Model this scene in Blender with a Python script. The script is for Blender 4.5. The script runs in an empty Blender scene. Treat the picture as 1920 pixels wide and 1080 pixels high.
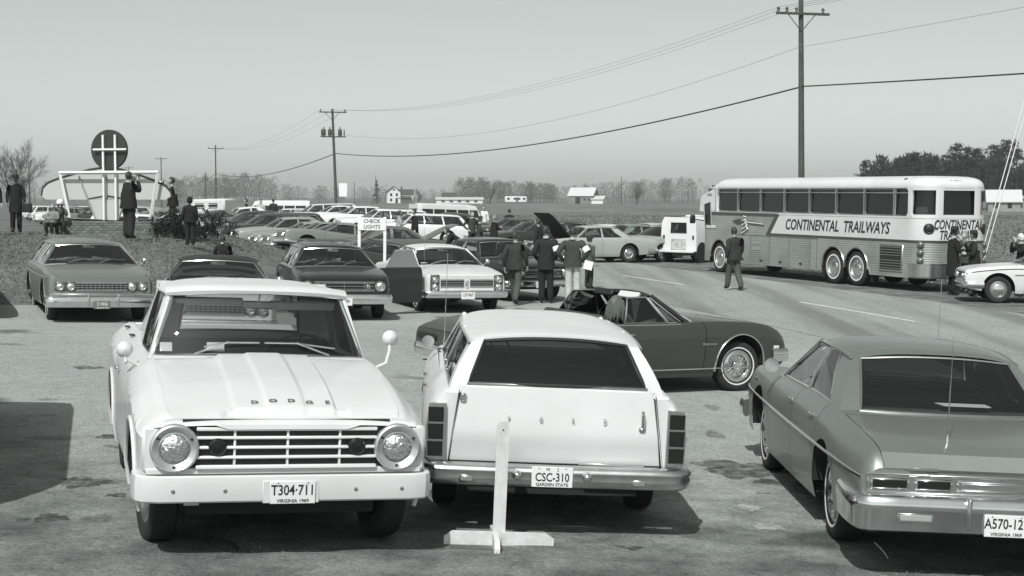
import bpy, math, random
import numpy as np
from mathutils import Matrix, Vector

# ------------------------------------------------------------------ camera, sky, sun, exposure
S = bpy.context.scene
C = S.collection
R = math.radians
rnd = random.Random(7)

cam_d = bpy.data.cameras.new('camera')
cam = bpy.data.objects.new('camera', cam_d)
C.objects.link(cam)
cam.location = (0, 0, 2.534)
cam.rotation_euler = (R(90 - 3.389), 0, 0)
cam_d.sensor_width = 36
cam_d.lens = 36 * 2900 / 1920
cam_d.clip_end = 6000
S.camera = cam

SUN_DIR = Vector((-0.24, -0.80, 1.0)).normalized()       # towards the sun: behind the photographer, a little to the left
SUN_EL = math.asin(SUN_DIR.z)
SUN_AZ = math.atan2(SUN_DIR.x, SUN_DIR.y)

wd = bpy.data.worlds.new('World')
S.world = wd
wd.use_nodes = True
nt = wd.node_tree
bg = nt.nodes['Background']
sky = nt.nodes.new('ShaderNodeTexSky')
sky.sky_type = 'NISHITA'
sky.sun_disc = False
sky.sun_elevation = SUN_EL
sky.sun_rotation = SUN_AZ
sky.air_density = 1.0
sky.dust_density = 1.6
sky.ozone_density = 1.0
bw = nt.nodes.new('ShaderNodeSeparateColor')                # black-and-white film behind a red filter: the blue overhead comes out darker
pw = nt.nodes.new('ShaderNodeMath'); pw.operation = 'POWER'; pw.inputs[1].default_value = 0.70
tint = nt.nodes.new('ShaderNodeMix'); tint.data_type = 'RGBA'; tint.blend_type = 'MULTIPLY'
tint.inputs['Factor'].default_value = 1.0
tint.inputs['B'].default_value = (0.930, 1.0, 0.970, 1)
nt.links.new(sky.outputs[0], bw.inputs[0])
nt.links.new(bw.outputs[0], pw.inputs[0])
nt.links.new(pw.outputs[0], tint.inputs['A'])
nt.links.new(tint.outputs['Result'], bg.inputs['Color'])
bg.inputs['Strength'].default_value = 0.228

sun_d = bpy.data.lights.new('sun', 'SUN')
sun_d.energy = 3.55
sun_d.angle = R(0.5)
sun_d.color = (1.0, 0.99, 0.985)
sun = bpy.data.objects.new('sun', sun_d)
C.objects.link(sun)
sun.rotation_euler = SUN_DIR.to_track_quat('Z', 'Y').to_euler()
sun.location = (-20, -60, 80)

S.view_settings.view_transform = 'Standard'
S.view_settings.look = 'None'
S.view_settings.exposure = 0.12
S.view_settings.gamma = 1.0

# ------------------------------------------------------------------ the lie of the land
def ss(a, b, t):
    t = min(1.0, max(0.0, (t - a) / (b - a)))
    return t * t * (3 - 2 * t)

def terr(x, y):
    fy = (1 - .75 * ss(14, 40, y)) * (1 - ss(60, 200, y))
    z = -.043 * max(-40, min(40, x)) * fy
    z += 1.27 * ss(29.5, 41, y) * (1 - ss(50, 62, y)) * (1 - ss(-10, -5, x))
    z += .55 * math.exp(-((x + 11) / 7) ** 2 - ((y - 88) / 16) ** 2)
    z += .35 * ss(14, 30, x - .29 * (47 - y)) * ss(15, 35, y) * (1 - ss(140, 260, y))
    return z

def slope(x, y, e=.6):
    return (-(terr(x + e, y) - terr(x - e, y)) / (2 * e), -(terr(x, y + e) - terr(x, y - e)) / (2 * e))

def ground_matrix(x, y, yaw, dz=0.0):
    a, b = slope(x, y)
    n = Vector((a, b, 1)).normalized()
    f = Vector((math.cos(yaw), math.sin(yaw), 0))
    f = (f - n * f.dot(n)).normalized()
    l = n.cross(f)
    return Matrix(((f.x, l.x, n.x, x), (f.y, l.y, n.y, y), (f.z, l.z, n.z, terr(x, y) + dz), (0, 0, 0, 1)))

# ------------------------------------------------------------------ materials (all grey: black-and-white film)
MATS = {}
def g(v):
    t = max(0.0, 1 - v / .75)                             # the print tones: neutral whites, greenish blacks
    return (v * (1 - .10 * t * t - .05 * t), v, v * (1 - .08 * t * t - .02 * t), 1)

def mat(name, v, rough=.6, metal=0.0, coat=0.0, vary=0.0, scale=6.0, bump=0.0, bscale=60.0, spec=.5):
    if name in MATS:
        return MATS[name]
    m = bpy.data.materials.new(name)
    m.use_nodes = True
    n = m.node_tree
    p = n.nodes['Principled BSDF']
    p.inputs['Base Color'].default_value = g(v)
    p.inputs['Roughness'].default_value = rough
    p.inputs['Metallic'].default_value = metal
    p.inputs['Coat Weight'].default_value = coat
    p.inputs['Coat Roughness'].default_value = .08
    p.inputs['Specular IOR Level'].default_value = spec
    if vary or bump:
        tc = n.nodes.new('ShaderNodeTexCoord')
    if vary:
        no = n.nodes.new('ShaderNodeTexNoise')
        no.inputs['Scale'].default_value = scale
        no.inputs['Detail'].default_value = 8
        no.inputs['Roughness'].default_value = .65
        cr = n.nodes.new('ShaderNodeValToRGB')
        cr.color_ramp.elements[0].position = .30
        cr.color_ramp.elements[1].position = .72
        cr.color_ramp.elements[0].color = g(v * (1 - vary))
        cr.color_ramp.elements[1].color = g(min(.92, v * (1 + vary * .5)))
        n.links.new(tc.outputs['Object'], no.inputs['Vector'])
        n.links.new(no.outputs['Fac'], cr.inputs[0])
        n.links.new(cr.outputs[0], p.inputs['Base Color'])
    if bump:
        nb = n.nodes.new('ShaderNodeTexNoise')
        nb.inputs['Scale'].default_value = bscale
        nb.inputs['Detail'].default_value = 4
        bp = n.nodes.new('ShaderNodeBump')
        bp.inputs['Strength'].default_value = bump
        bp.inputs['Distance'].default_value = .02
        n.links.new(tc.outputs['Object'], nb.inputs['Vector'])
        n.links.new(nb.outputs['Fac'], bp.inputs['Height'])
        n.links.new(bp.outputs[0], p.inputs['Normal'])
    MATS[name] = m
    return m

def paint(v, name=None, rough=.42, coat=.35, metal=0.0):
    return mat(name or 'paint_%03d' % round(v * 1000), v, rough, metal, coat, vary=.09, scale=1.4)

def glass_mat(name, tr=.72, rough=0.0, f0=1.5, dust=.04):
    if name in MATS:
        return MATS[name]
    m = bpy.data.materials.new(name)
    m.use_nodes = True
    n = m.node_tree
    n.nodes.remove(n.nodes['Principled BSDF'])
    out = n.nodes['Material Output']
    t = n.nodes.new('ShaderNodeBsdfTransparent'); t.inputs[0].default_value = g(tr)
    gl = n.nodes.new('ShaderNodeBsdfGlossy'); gl.inputs['Roughness'].default_value = rough; gl.inputs[0].default_value = g(.95)
    di = n.nodes.new('ShaderNodeBsdfDiffuse'); di.inputs[0].default_value = g(.6)
    fr = n.nodes.new('ShaderNodeFresnel'); fr.inputs[0].default_value = f0
    mx = n.nodes.new('ShaderNodeMixShader'); m2 = n.nodes.new('ShaderNodeMixShader')
    m2.inputs[0].default_value = dust
    n.links.new(t.outputs[0], m2.inputs[1]); n.links.new(di.outputs[0], m2.inputs[2])
    n.links.new(fr.outputs[0], mx.inputs[0]); n.links.new(m2.outputs[0], mx.inputs[1]); n.links.new(gl.outputs[0], mx.inputs[2])
    n.links.new(mx.outputs[0], out.inputs[0])
    MATS[name] = m
    return m

GLASS = glass_mat('window_glass', .66, 0, 1.50, .014)
WHITE = paint(.64, 'white_paint')
CHROME = mat('chrome', .78, .16, 1.0, vary=.12, scale=5)
DULLCH = mat('dull_chrome', .62, .28, 1.0, vary=.15, scale=8)
RUBBER = mat('tyre_rubber', .022, .8, vary=.25, scale=9)
WWALL = mat('whitewall', .68, .6)
BLACK = mat('black_paint', .018, .45)
DARK = mat('underbody', .02, .9)
INTER = mat('interior_vinyl', .028, .65)
SEATM = mat('seat_vinyl', .055, .6)
SEATL = mat('seat_light', .34, .6)
LENS = mat('headlight_lens', .66, .14, .9, bump=.8, bscale=38)
TAIL = mat('taillight_lens', .018, .22, 0, 0, spec=.30, bump=.12, bscale=45)
AMBER = mat('turn_lens', .22, .2, 0, .5)
PAPER = mat('paper', .82, .8)
PLATEW = mat('plate_white', .72, .5)
PLATED = mat('plate_dark', .16, .5)
INK = mat('ink', .02, .6)
SKIN = mat('skin', .42, .6, vary=.08, scale=20)
SKIND = mat('skin_dark', .16, .6)
HAIRD = mat('hair_dark', .03, .6)
HAIRL = mat('hair_light', .26, .6, vary=.5, scale=40)

# ------------------------------------------------------------------ mesh helpers
class MB:
    def __init__(s):
        s.v = []; s.f = []; s.m = []
    def add(s, vs, fs, m=0):
        o = len(s.v)
        s.v += [tuple(p) for p in vs]
        s.f += [tuple(i + o for i in q) for q in fs]
        s.m += [m] * len(fs)
        return s
    def grid(s, rows, m=0, close=False):
        n = len(rows[0]); vs = [p for r in rows for p in r]; fs = []
        for i in range(len(rows) - 1):
            for j in range(n if close else n - 1):
                k = (j + 1) % n
                fs.append((i * n + j, i * n + k, (i + 1) * n + k, (i + 1) * n + j))
        return s.add(vs, fs, m)
    def box(s, c, d, b=0.0, m=0, rot=None):
        x, y, z = d[0] / 2, d[1] / 2, d[2] / 2
        if b <= 0:
            vs = [(sx * x, sy * y, sz * z) for sx in (-1, 1) for sy in (-1, 1) for sz in (-1, 1)]
            fs = [(0, 1, 3, 2), (4, 6, 7, 5), (0, 4, 5, 1), (2, 3, 7, 6), (0, 2, 6, 4), (1, 5, 7, 3)]
        else:
            b = min(b, x * .95, y * .95, z * .95)
            vs = []
            for sx in (-1, 1):
                for sy in (-1, 1):
                    for sz in (-1, 1):
                        vs += [(sx * x, sy * (y - b), sz * (z - b)), (sx * (x - b), sy * y, sz * (z - b)), (sx * (x - b), sy * (y - b), sz * z)]
            I = lambda sx, sy, sz, k: ((sx > 0) * 4 + (sy > 0) * 2 + (sz > 0)) * 3 + k
            fs = []
            for q in (-1, 1):
                fs.append((I(q, -1, -1, 0), I(q, 1, -1, 0), I(q, 1, 1, 0), I(q, -1, 1, 0)))
                fs.append((I(-1, q, -1, 1), I(1, q, -1, 1), I(1, q, 1, 1), I(-1, q, 1, 1)))
                fs.append((I(-1, -1, q, 2), I(1, -1, q, 2), I(1, 1, q, 2), I(-1, 1, q, 2)))
                for w in (-1, 1):
                    fs.append((I(q, w, -1, 0), I(q, w, 1, 0), I(q, w, 1, 1), I(q, w, -1, 1)))
                    fs.append((I(q, -1, w, 0), I(q, 1, w, 0), I(q, 1, w, 2), I(q, -1, w, 2)))
                    fs.append((I(-1, q, w, 1), I(1, q, w, 1), I(1, q, w, 2), I(-1, q, w, 2)))
                    for u in (-1, 1):
                        fs.append((I(q, w, u, 0), I(q, w, u, 1), I(q, w, u, 2)))
        if rot is not None:
            vs = [tuple(rot @ Vector(p)) for p in vs]
        return s.add([(p[0] + c[0], p[1] + c[1], p[2] + c[2]) for p in vs], fs, m)
    def lathe(s, prof, c=(0, 0, 0), axis='y', n=24, m=0, sgn=1, cap=False):
        rows = []
        for r, h in prof:
            row = []
            for i in range(n):
                a = 2 * math.pi * i / n; ca, sa = r * math.cos(a), r * math.sin(a); h_ = h * sgn
                p = {'x': (h_, ca, sa), 'y': (ca, h_, sa), 'z': (ca, sa, h_)}[axis]
                row.append((p[0] + c[0], p[1] + c[1], p[2] + c[2]))
            rows.append(row)
        s.grid(rows, m, True)
        if cap:
            s.add(rows[-1], [tuple(range(n))], m); s.add(rows[0], [tuple(range(n))], m)
        return s
    def tube(s, pts, r, n=6, m=0, closed=False, flat=1.0, cap=True):
        pts = [Vector(p) for p in pts]; k = len(pts); rows = []
        up0 = None
        for i in range(k):
            a = pts[i - 1] if (i or closed) else pts[i]; b = pts[(i + 1) % k] if (i < k - 1 or closed) else pts[i]
            t = (b - a)
            if t.length < 1e-9: t = Vector((0, 0, 1))
            t.normalize()
            if up0 is None:
                up0 = Vector((0, 0, 1)) if abs(t.z) < .9 else Vector((1, 0, 0))
            u = (up0 - t * up0.dot(t))
            if u.length < 1e-6: u = t.orthogonal()
            u.normalize(); up0 = u
            w = t.cross(u)
            rr = r[i] if isinstance(r, (list, tuple)) else r
            rows.append([pts[i] + (u * math.cos(2 * math.pi * j / n) + w * flat * math.sin(2 * math.pi * j / n)) * rr for j in range(n)])
        if closed: rows.append(rows[0])
        s.grid(rows, m, True)
        if cap and not closed:
            s.add(rows[0], [tuple(range(n))], m); s.add(rows[-1], [tuple(range(n))], m)
        return s
    def prism(s, poly, fn, h0, h1, m=0):
        n = len(poly)
        a = [fn(p, h0) for p in poly]; b = [fn(p, h1) for p in poly]
        fs = [tuple(range(n)), tuple(range(2 * n - 1, n - 1, -1))]
        fs += [(i, (i + 1) % n, n + (i + 1) % n, n + i) for i in range(n)]
        return s.add(a + b, fs, m)
    def sweep(s, path, prof, m=0, caps=True):
        # path: plan points (x,y); prof: (outward, z); outward = left-hand normal of the path turned out
        rows = []; k = len(path)
        for i in range(k):
            a = path[max(0, i - 1)]; b = path[min(k - 1, i + 1)]
            tx, ty = b[0] - a[0], b[1] - a[1]; L = math.hypot(tx, ty) or 1
            nx, ny = ty / L, -tx / L
            rows.append([(path[i][0] + nx * o, path[i][1] + ny * o, z) for o, z in prof])
        s.grid(rows, m, True)
        if caps:
            s.add(rows[0], [tuple(range(len(prof)))], m); s.add(rows[-1], [tuple(range(len(prof)))], m)
        return s
    def mesh(s, name, ang=38):
        me = bpy.data.meshes.new(name)
        me.from_pydata(s.v, [], s.f)
        if any(s.m):
            me.polygons.foreach_set('material_index', s.m)
        me.update()
        if ang:
            me.shade_smooth()
            me.set_sharp_from_angle(angle=R(ang))
        return me
    def build(s, name, mats, parent=None, ang=38, fix=True):
        if not s.v: return None
        me = s.mesh(name, 0)
        if fix:
            import bmesh
            bm = bmesh.new(); bm.from_mesh(me)
            bmesh.ops.remove_doubles(bm, verts=bm.verts, dist=1e-5)
            bmesh.ops.recalc_face_normals(bm, faces=bm.faces)
            bm.to_mesh(me); bm.free()
        if ang:
            me.shade_smooth(); me.set_sharp_from_angle(angle=R(ang))
        for mm in (mats if isinstance(mats, (list, tuple)) else [mats]):
            me.materials.append(mm)
        o = bpy.data.objects.new(name, me)
        C.objects.link(o)
        if parent is not None: o.parent = parent
        return o

def tag(o, label=None, cat=None, group=None, kind=None):
    if label: o['label'] = label
    if cat: o['category'] = cat
    if group: o['group'] = group
    if kind: o['kind'] = kind
    return o

def empty(name, mw=None):
    o = bpy.data.objects.new(name, None)
    o.empty_display_size = .3
    C.objects.link(o)
    if mw is not None: o.matrix_world = mw
    return o

def kids(o):
    return KIDS.get(o.name) or list(o.children)
KIDS = {}

def copy_tree(o, parent=None, swap=None):
    c = o.copy()
    C.objects.link(c)
    c.parent = parent
    if swap and o.type == 'MESH':
        for i, sl in enumerate(c.material_slots):
            if sl.material and sl.material.name in swap:
                nm = swap[sl.material.name]
                sl.link = 'OBJECT'
                sl.material = nm
    for ch in list(o.children):
        copy_tree(ch, c, swap)
    return c

TEXTC = {}
def text_part(body, size, mw, m, parent, name='lettering', depth=.004, bold=0.0, shear=0.0, sx=1.0, sp=1.0, split=False):
    key = (body, size, depth, bold, shear, sp)
    if key not in TEXTC:
        cu = bpy.data.curves.new('text', 'FONT')
        cu.body = body; cu.size = size; cu.extrude = depth; cu.align_x = 'CENTER'; cu.align_y = 'CENTER'
        cu.offset = bold; cu.shear = shear; cu.space_character = sp; cu.resolution_u = 3
        ob = bpy.data.objects.new('text', cu)
        me = bpy.data.meshes.new_from_object(ob)
        bpy.data.objects.remove(ob)
        TEXTC[key] = me
    me = TEXTC[key].copy()
    me.name = name
    me.transform(mw @ Matrix.Diagonal((sx, 1, 1, 1)))
    me.materials.clear(); me.materials.append(m)
    if not split:
        o = bpy.data.objects.new(name, me)
        C.objects.link(o)
        o.parent = parent
        return o
    # one object for each letter
    adj = {}
    for p in me.polygons:
        vs = list(p.vertices)
        for a in vs: adj.setdefault(a, set()).update(vs)
    co = [tuple(v.co) for v in me.vertices]; polys = [tuple(p.vertices) for p in me.polygons]; seen = {}; k = 0
    for v in adj:
        if v in seen: continue
        st = [v]; seen[v] = k
        while st:
            a = st.pop()
            for b in adj[a]:
                if b not in seen: seen[b] = k; st.append(b)
        k += 1
    # faces of one glyph (front, rim, back) lie in one island; merge islands whose spans overlap along the line of text
    xa = [(mw.inverted() @ Vector(c)).x for c in co]
    span = [[1e9, -1e9] for _ in range(k)]
    for v, i in seen.items(): span[i][0] = min(span[i][0], xa[v]); span[i][1] = max(span[i][1], xa[v])
    order = sorted(range(k), key=lambda i: span[i][0]); grp = {}; gi = -1; end = -1e9
    for i in order:
        if span[i][0] > end - .25 * (span[i][1] - span[i][0]): gi += 1; end = span[i][1]
        else: end = max(end, span[i][1])
        grp[i] = gi
    for q in range(gi + 1):
        fs = [p for p in polys if grp[seen[p[0]]] == q]; idx = sorted({v for p in fs for v in p}); mp = {v: j for j, v in enumerate(idx)}
        m2 = MB(); m2.add([co[v] for v in idx], [tuple(mp[v] for v in p) for p in fs]); m2.build('letter', m, parent, 0, fix=False)

def face_mat(loc, normal, up=(0, 0, 1)):
    # text plane: local x to the reader's right, local y up, local z = normal
    n = Vector(normal).normalized(); u = Vector(up); u = (u - n * u.dot(n)).normalized(); x = u.cross(n)
    return Matrix(((x.x, u.x, n.x, loc[0]), (x.y, u.y, n.y, loc[1]), (x.z, u.z, n.z, loc[2]), (0, 0, 0, 1)))

def table(t):
    xs = np.array([p[0] for p in sorted(t)], float); ys = np.array([p[1] for p in sorted(t)], float)
    h = np.diff(xs); d = np.diff(ys) / h; mm = np.zeros(len(xs))
    mm[0], mm[-1] = d[0], d[-1]
    for i in range(1, len(xs) - 1):
        if d[i - 1] * d[i] > 0:
            w1, w2 = 2 * h[i] + h[i - 1], h[i] + 2 * h[i - 1]
            mm[i] = (w1 + w2) / (w1 / d[i - 1] + w2 / d[i])
    def f(x):
        if x <= xs[0]: return float(ys[0])
        if x >= xs[-1]: return float(ys[-1])
        i = int(np.searchsorted(xs, x)) - 1; t_ = (x - xs[i]) / h[i]
        return float(ys[i] * (1 + 2 * t_) * (1 - t_) ** 2 + h[i] * mm[i] * t_ * (1 - t_) ** 2 + ys[i + 1] * t_ * t_ * (3 - 2 * t_) + h[i] * mm[i + 1] * t_ * t_ * (t_ - 1))
    return f

# ------------------------------------------------------------------ wheels
def wheel_meshes(r, wd, style):
    t = MB()
    ri = r * .62
    prof = [(ri, -wd * .36), (ri + .012, -wd * .46), (r * .80, -wd * .53), (r * .93, -wd * .50), (r * .985, -wd * .40), (r, -wd * .2), (r, wd * .2),
            (r * .985, wd * .40), (r * .93, wd * .50), (r * .80, wd * .53), (ri + .012, wd * .46), (ri, wd * .36)]
    t.lathe(prof, axis='y', n=32)
    if style in ('white', 'wire', 'bus'):
        a, b = (.70, .755) if style != 'bus' else (.64, .74)
        t.lathe([(r * a, wd * .515), (r * a + .002, wd * .53), (r * b - .002, wd * .538), (r * b, wd * .525)], axis='y', n=32, m=1)
    rim = MB()
    rim.lathe([(ri + .004, -wd * .40), (ri - .02, -wd * .30), (ri - .03, wd * .25), (ri + .004, wd * .43), (ri - .012, wd * .45), (ri - .03, wd * .34), (ri * .80, wd * .26), (ri * .55, wd * .30), (.02, wd * .30)], axis='y', n=28)
    rim.lathe([(ri - .025, -wd * .1), (.01, -wd * .1)], axis='y', n=20, m=1)
    cap = MB()
    if style == 'wire':
        cap.lathe([(ri - .01, wd * .44), (ri - .03, wd * .50), (ri - .05, wd * .44)], axis='y', n=28)
        for i in range(30):
            a = 2 * math.pi * i / 30; b = a + .34 * (1 if i % 2 else -1)
            cap.tube([((ri - .04) * math.cos(a), wd * .43, (ri - .04) * math.sin(a)), (.05 * math.cos(b), wd * .52, .05 * math.sin(b))], .0035, 4)
        cap.lathe([(.065, wd * .42), (.06, wd * .54), (.03, wd * .60), (.002, wd * .61)], axis='y', n=16)
        for i in range(3):
            a = 2 * math.pi * i / 3 + .3
            cap.box((.055 * math.cos(a), wd * .60, .055 * math.sin(a)), (.06, .015, .03), .005, rot=Matrix.Rotation(-a, 3, 'Y'))
    elif style == 'bus':
        cap.lathe([(ri * .72, wd * .30), (ri * .70, wd * .36), (ri * .55, wd * .37), (ri * .50, wd * .50), (ri * .30, wd * .52), (.004, wd * .52)], axis='y', n=24)
        for i in range(8):
            a = 2 * math.pi * i / 8
            cap.lathe([(.022, wd * .36), (.022, wd * .42), (.001, wd * .42)], (ri * .62 * math.cos(a), 0, ri * .62 * math.sin(a)), 'y', 8)
    elif style == 'dog':
        cap.lathe([(ri * .62, wd * .30), (ri * .60, wd * .40), (ri * .40, wd * .47), (.004, wd * .48)], axis='y', n=24)
    else:
        cap.lathe([(ri - .012, wd * .44), (ri - .03, wd * .52), (ri * .70, wd * .47), (ri * .62, wd * .40), (ri * .36, wd * .42), (ri * .30, wd * .52), (.004, wd * .54)], axis='y', n=28)
        for i in range(18):
            a = 2 * math.pi * i / 18; q = ri * .76
            cap.box((q * math.cos(a), wd * .475, q * math.sin(a)), (.05, .008, .010), 0, rot=Matrix.Rotation(-a, 3, 'Y'))
    return t, rim, cap

WHEELS = {}
def wheel(parent, x, y, r, wd=.19, style='cap', steer=0.0, rimmat=None, z=None):
    key = (round(r, 3), wd, style)
    if key not in WHEELS:
        t, rim, cap = wheel_meshes(r, wd, style)
        a = rim.build('wheel', [DULLCH, DARK]); b = t.build('tyre', [RUBBER, WWALL], a); c = cap.build('hubcap', [CHROME], a)
        WHEELS[key] = (a.data, b.data, c.data)
        for o in (b, c, a): bpy.data.objects.remove(o)
    da, db, dc = WHEELS[key]
    a = bpy.data.objects.new('wheel', da); C.objects.link(a); a.parent = parent
    a.location = (x, y, r if z is None else z)
    a.rotation_euler = (0, rnd.uniform(0, 6), (0 if y > 0 else math.pi) + steer)
    a.rotation_mode = 'XYZ'
    for n, d in (('tyre', db), ('hubcap', dc)):
        o = bpy.data.objects.new(n, d); C.objects.link(o); o.parent = a
    if rimmat:
        a.material_slots[0].link = 'OBJECT'; a.material_slots[0].material = rimmat
    return a

# ------------------------------------------------------------------ car bodies
class Car:
    """front axle at x = 0, forward +x, left +y, ground z = 0"""
    def __init__(s, name, pnt, roofp=None, **k):
        s.p = pnt; s.rp = roofp or pnt
        D = dict(style='sedan', wb=3.0, fo=.85, ro=1.25, w=.98, belt=.96, H=1.42, r=.34, sill=.24, tyre='cap', wroof=.64, cowl=-.62, wtop=-1.18, detail=1, crown=.05,
                 track=.80, arch=.075, rarch=None, split=None, glass=GLASS, bow=.16, seats=True, light=True)
        D.update(k); s.k = D
        for a, b in D.items(): setattr(s, a, b)
        st = s.style
        s.xF, s.xR = s.fo, -(s.wb + s.ro)
        if 'rbase' not in D: s.rbase = {'sedan': -s.wb - .12, 'coupe': -s.wb - .10, 'wagon': s.xR + .12, 'conv': -s.wb + .25}[st]
        if 'rtop' not in D: s.rtop = {'sedan': -s.wb + .45, 'coupe': -s.wb + .62, 'wagon': s.xR + .50, 'conv': -s.wb + .45}[st]
        B = s.belt; xF, xR, wb, w = s.xF, s.xR, s.wb, s.w
        s.zs = table(D.get('zs') or [(xR, B - .13), (xR + .35, B - .05), (-wb + .2, B + .0), (-1.6, B), (-.5, B), (.35, B - .06), (xF - .12, B - .11), (xF, B - .15)])
        s.zc = table(D.get('zc') or [(xR, B - .11), (xR + .3, B - .01), (s.rbase - .05, B + .04), (s.rbase + .3, B + .04), (-.9, B + .06), (-.5, B + .05), (.3, B - .01), (xF - .1, B - .09), (xF, B - .14)])
        s.ww = table(D.get('ww') or [(xR, w * .91), (xR + .08, w * .955), (xR + .3, w * .985), (-wb, w), (-1.3, w), (.1, w * .985), (xF - .25, w * .965), (xF - .06, w * .93), (xF, w * .89)])
        s.pf = table(D.get('prof') or [(-.2, .93), (0, .945), (.12, .978), (.42, .995), (.62, 1.0), (.86, .985), (.95, .968), (1.0, .95)])
        s.zb = table(D.get('zb') or [(xR, .42), (xR + .25, .36), (-wb - .45, .30), (-wb + .4, s.sill), (-.5, s.sill), (.42, .30), (xF - .1, .34), (xF, .38)])
        s.zr = table(D.get('zr') or [(s.rtop - .02, s.H - .075), (s.rtop + .5, s.H - .05), (s.wtop - .5, s.H - .055), (s.wtop, s.H - .085), (s.wtop + .04, s.H - .10)])
        s.wr = table(D.get('wr') or [(s.rtop, s.wroof * .97), ((s.rtop + s.wtop) / 2, s.wroof * 1.02), (s.wtop, s.wroof * .97)])
        s.root = empty(name)
        s.body()
        s.greenhouse()
        for q in (0, -wb):
            for y in (-1, 1):
                wheel(s.root, q, y * s.track, s.r, style=s.tyre, steer=(s.k.get('steer', 0) if q == 0 else 0))
        if s.seats: s.interior()

    def surf(s, x, z):
        zs = s.zs(x); t = (z - s.sill) / max(.05, zs - s.sill)
        return s.ww(x) * s.pf(t)

    def bottom(s, x):
        z = s.zb(x)
        for q, e in ((0, s.arch), (-s.wb, s.arch if s.rarch is None else s.rarch)):
            Ra = s.r + e; d = abs(x - q)
            if d <= Ra + 1e-6:
                z = max(z, s.r + .02 + math.sqrt(max(0, Ra * Ra - d * d)))
        return z

    def stations(s, a, b):
        xs = {a, b}
        n = max(2, int((b - a) / .13))
        xs |= {a + (b - a) * i / n for i in range(n + 1)}
        for q, e in ((0, s.arch), (-s.wb, s.arch if s.rarch is None else s.rarch)):
            Ra = s.r + e
            xs = {x for x in xs if not (q - Ra < x < q + Ra) or x in (a, b)}
            xs |= {q + Ra * math.cos(math.pi * i / 16) for i in range(17)} | {q - Ra - .004, q + Ra + .004}
        for e in (.02, .05, .09): xs |= {s.xF - e, s.xR + e}
        return sorted(x for x in xs if a - 1e-9 <= x <= b + 1e-9)

    FK = (0, .06, .16, .30, .45, .60, .74, .86, .94, 1)
    def side_row(s, x, sg):
        zb, zs = s.bottom(x), s.zs(x)
        row = []
        for f in s.FK:
            z = zb + (zs - zb) * f
            row.append((x, sg * s.surf(x, z), z))
        y = s.surf(x, zs)
        row += [(x, sg * (y - .018), zs + .010), (x, sg * (y - .055), zs + .014)]
        return row

    def top_y(s, x):
        return s.surf(x, s.zs(x)) - .055

    def top_row(s, x, gap=.006, n=12, bumpf=None):
        n = s.k.get('topn', n); gap = min(gap, s.k.get('topgap', gap))
        y0 = s.top_y(x) - gap; z0 = s.zs(x) + .014; zc = s.zc(x)
        row = []
        for i in range(2 * n + 1):
            u = -1 + i / n
            z = z0 + (zc - z0) * (1 - abs(u) ** 2.4)
            if bumpf: z += bumpf(x, u)
            row.append((x, u * y0, z))
        return row

    def body(s):
        xF, xR = s.xF, s.xR
        names = []
        if s.split is not None: cuts = s.split
        elif s.style in ('sedan', 'wagon'): cuts = [('front_fender', -.62), ('front_door', -1.72), ('rear_door', -2.72), ('quarter_panel', None)]
        else: cuts = [('front_fender', -.62), ('door', -2.0), ('quarter_panel', None)]
        s.cuts = cuts
        for sg in (1, -1):
            a = xF
            for nm, e in cuts:
                b = xR if e is None else e
                lo, hi = b + (.004 if e is not None else 0), a - (.004 if a != xF else 0)
                if s.k.get('opendoor') == (nm, sg): a = b; continue
                m = MB(); m.grid([s.side_row(x, sg) for x in s.stations(lo, hi)])
                m.build(nm, s.p, s.root, 30)
                a = b
        # bonnet, scuttle, boot lid or rear shelf
        hb = s.k.get('hoodbump')
        h0 = s.cowl + .16
        if not s.k.get('nohood'):
            m = MB(); m.grid([s.top_row(x, bumpf=hb) for x in np.linspace(h0 + .004, xF, 16)]); m.build('hood', s.p, s.root, 30)
        m = MB(); m.grid([s.top_row(x, 0) for x in np.linspace(s.cowl - .12, h0 - .004, 4)]); m.build('cowl', s.p, s.root, 30)
        if s.style in ('sedan', 'coupe', 'conv'):
            t0 = s.rbase - .16
            if not s.k.get('notrunk'):
                m = MB(); m.grid([s.top_row(x, bumpf=s.k.get('trunkbump')) for x in np.linspace(xR, t0 - .004, 14)]); m.build('trunk_lid', s.p, s.root, 30)
            m = MB(); m.grid([s.top_row(x, 0) for x in np.linspace(t0 + .004, s.rbase + .15, 4)]); m.build('rear_deck', s.p, s.root, 30)
        for x, nm in ((xF, 'front_panel'), (xR, 'rear_panel')):
            if nm == 'rear_panel' and s.k.get('norear'): continue
            m = MB(); L = s.side_row(x, 1); Rr = s.side_row(x, -1)
            rows = [[L[i], tuple((np.array(L[i]) * .5 + np.array(Rr[i]) * .5)), Rr[i]] for i in range(len(L))]
            m.grid(rows)
            tr = s.top_row(x, 0, bumpf=hb if x == xF else None)
            m.add(tr, [tuple(range(len(tr)))])
            m.build(nm, s.k.get('capmat', s.p) if x == xF else s.k.get('rcapmat', s.p), s.root, 30)
        # underside and wheel housings
        m = MB()
        W = s.w
        m.box(((xF + xR) / 2, 0, .34), (xF - xR - .30, (s.track - .16) * 2, .10))
        m.box((-s.wb / 2, 0, .31), (s.wb - 2 * s.r - .22, W * 2 - .16, .08))
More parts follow.
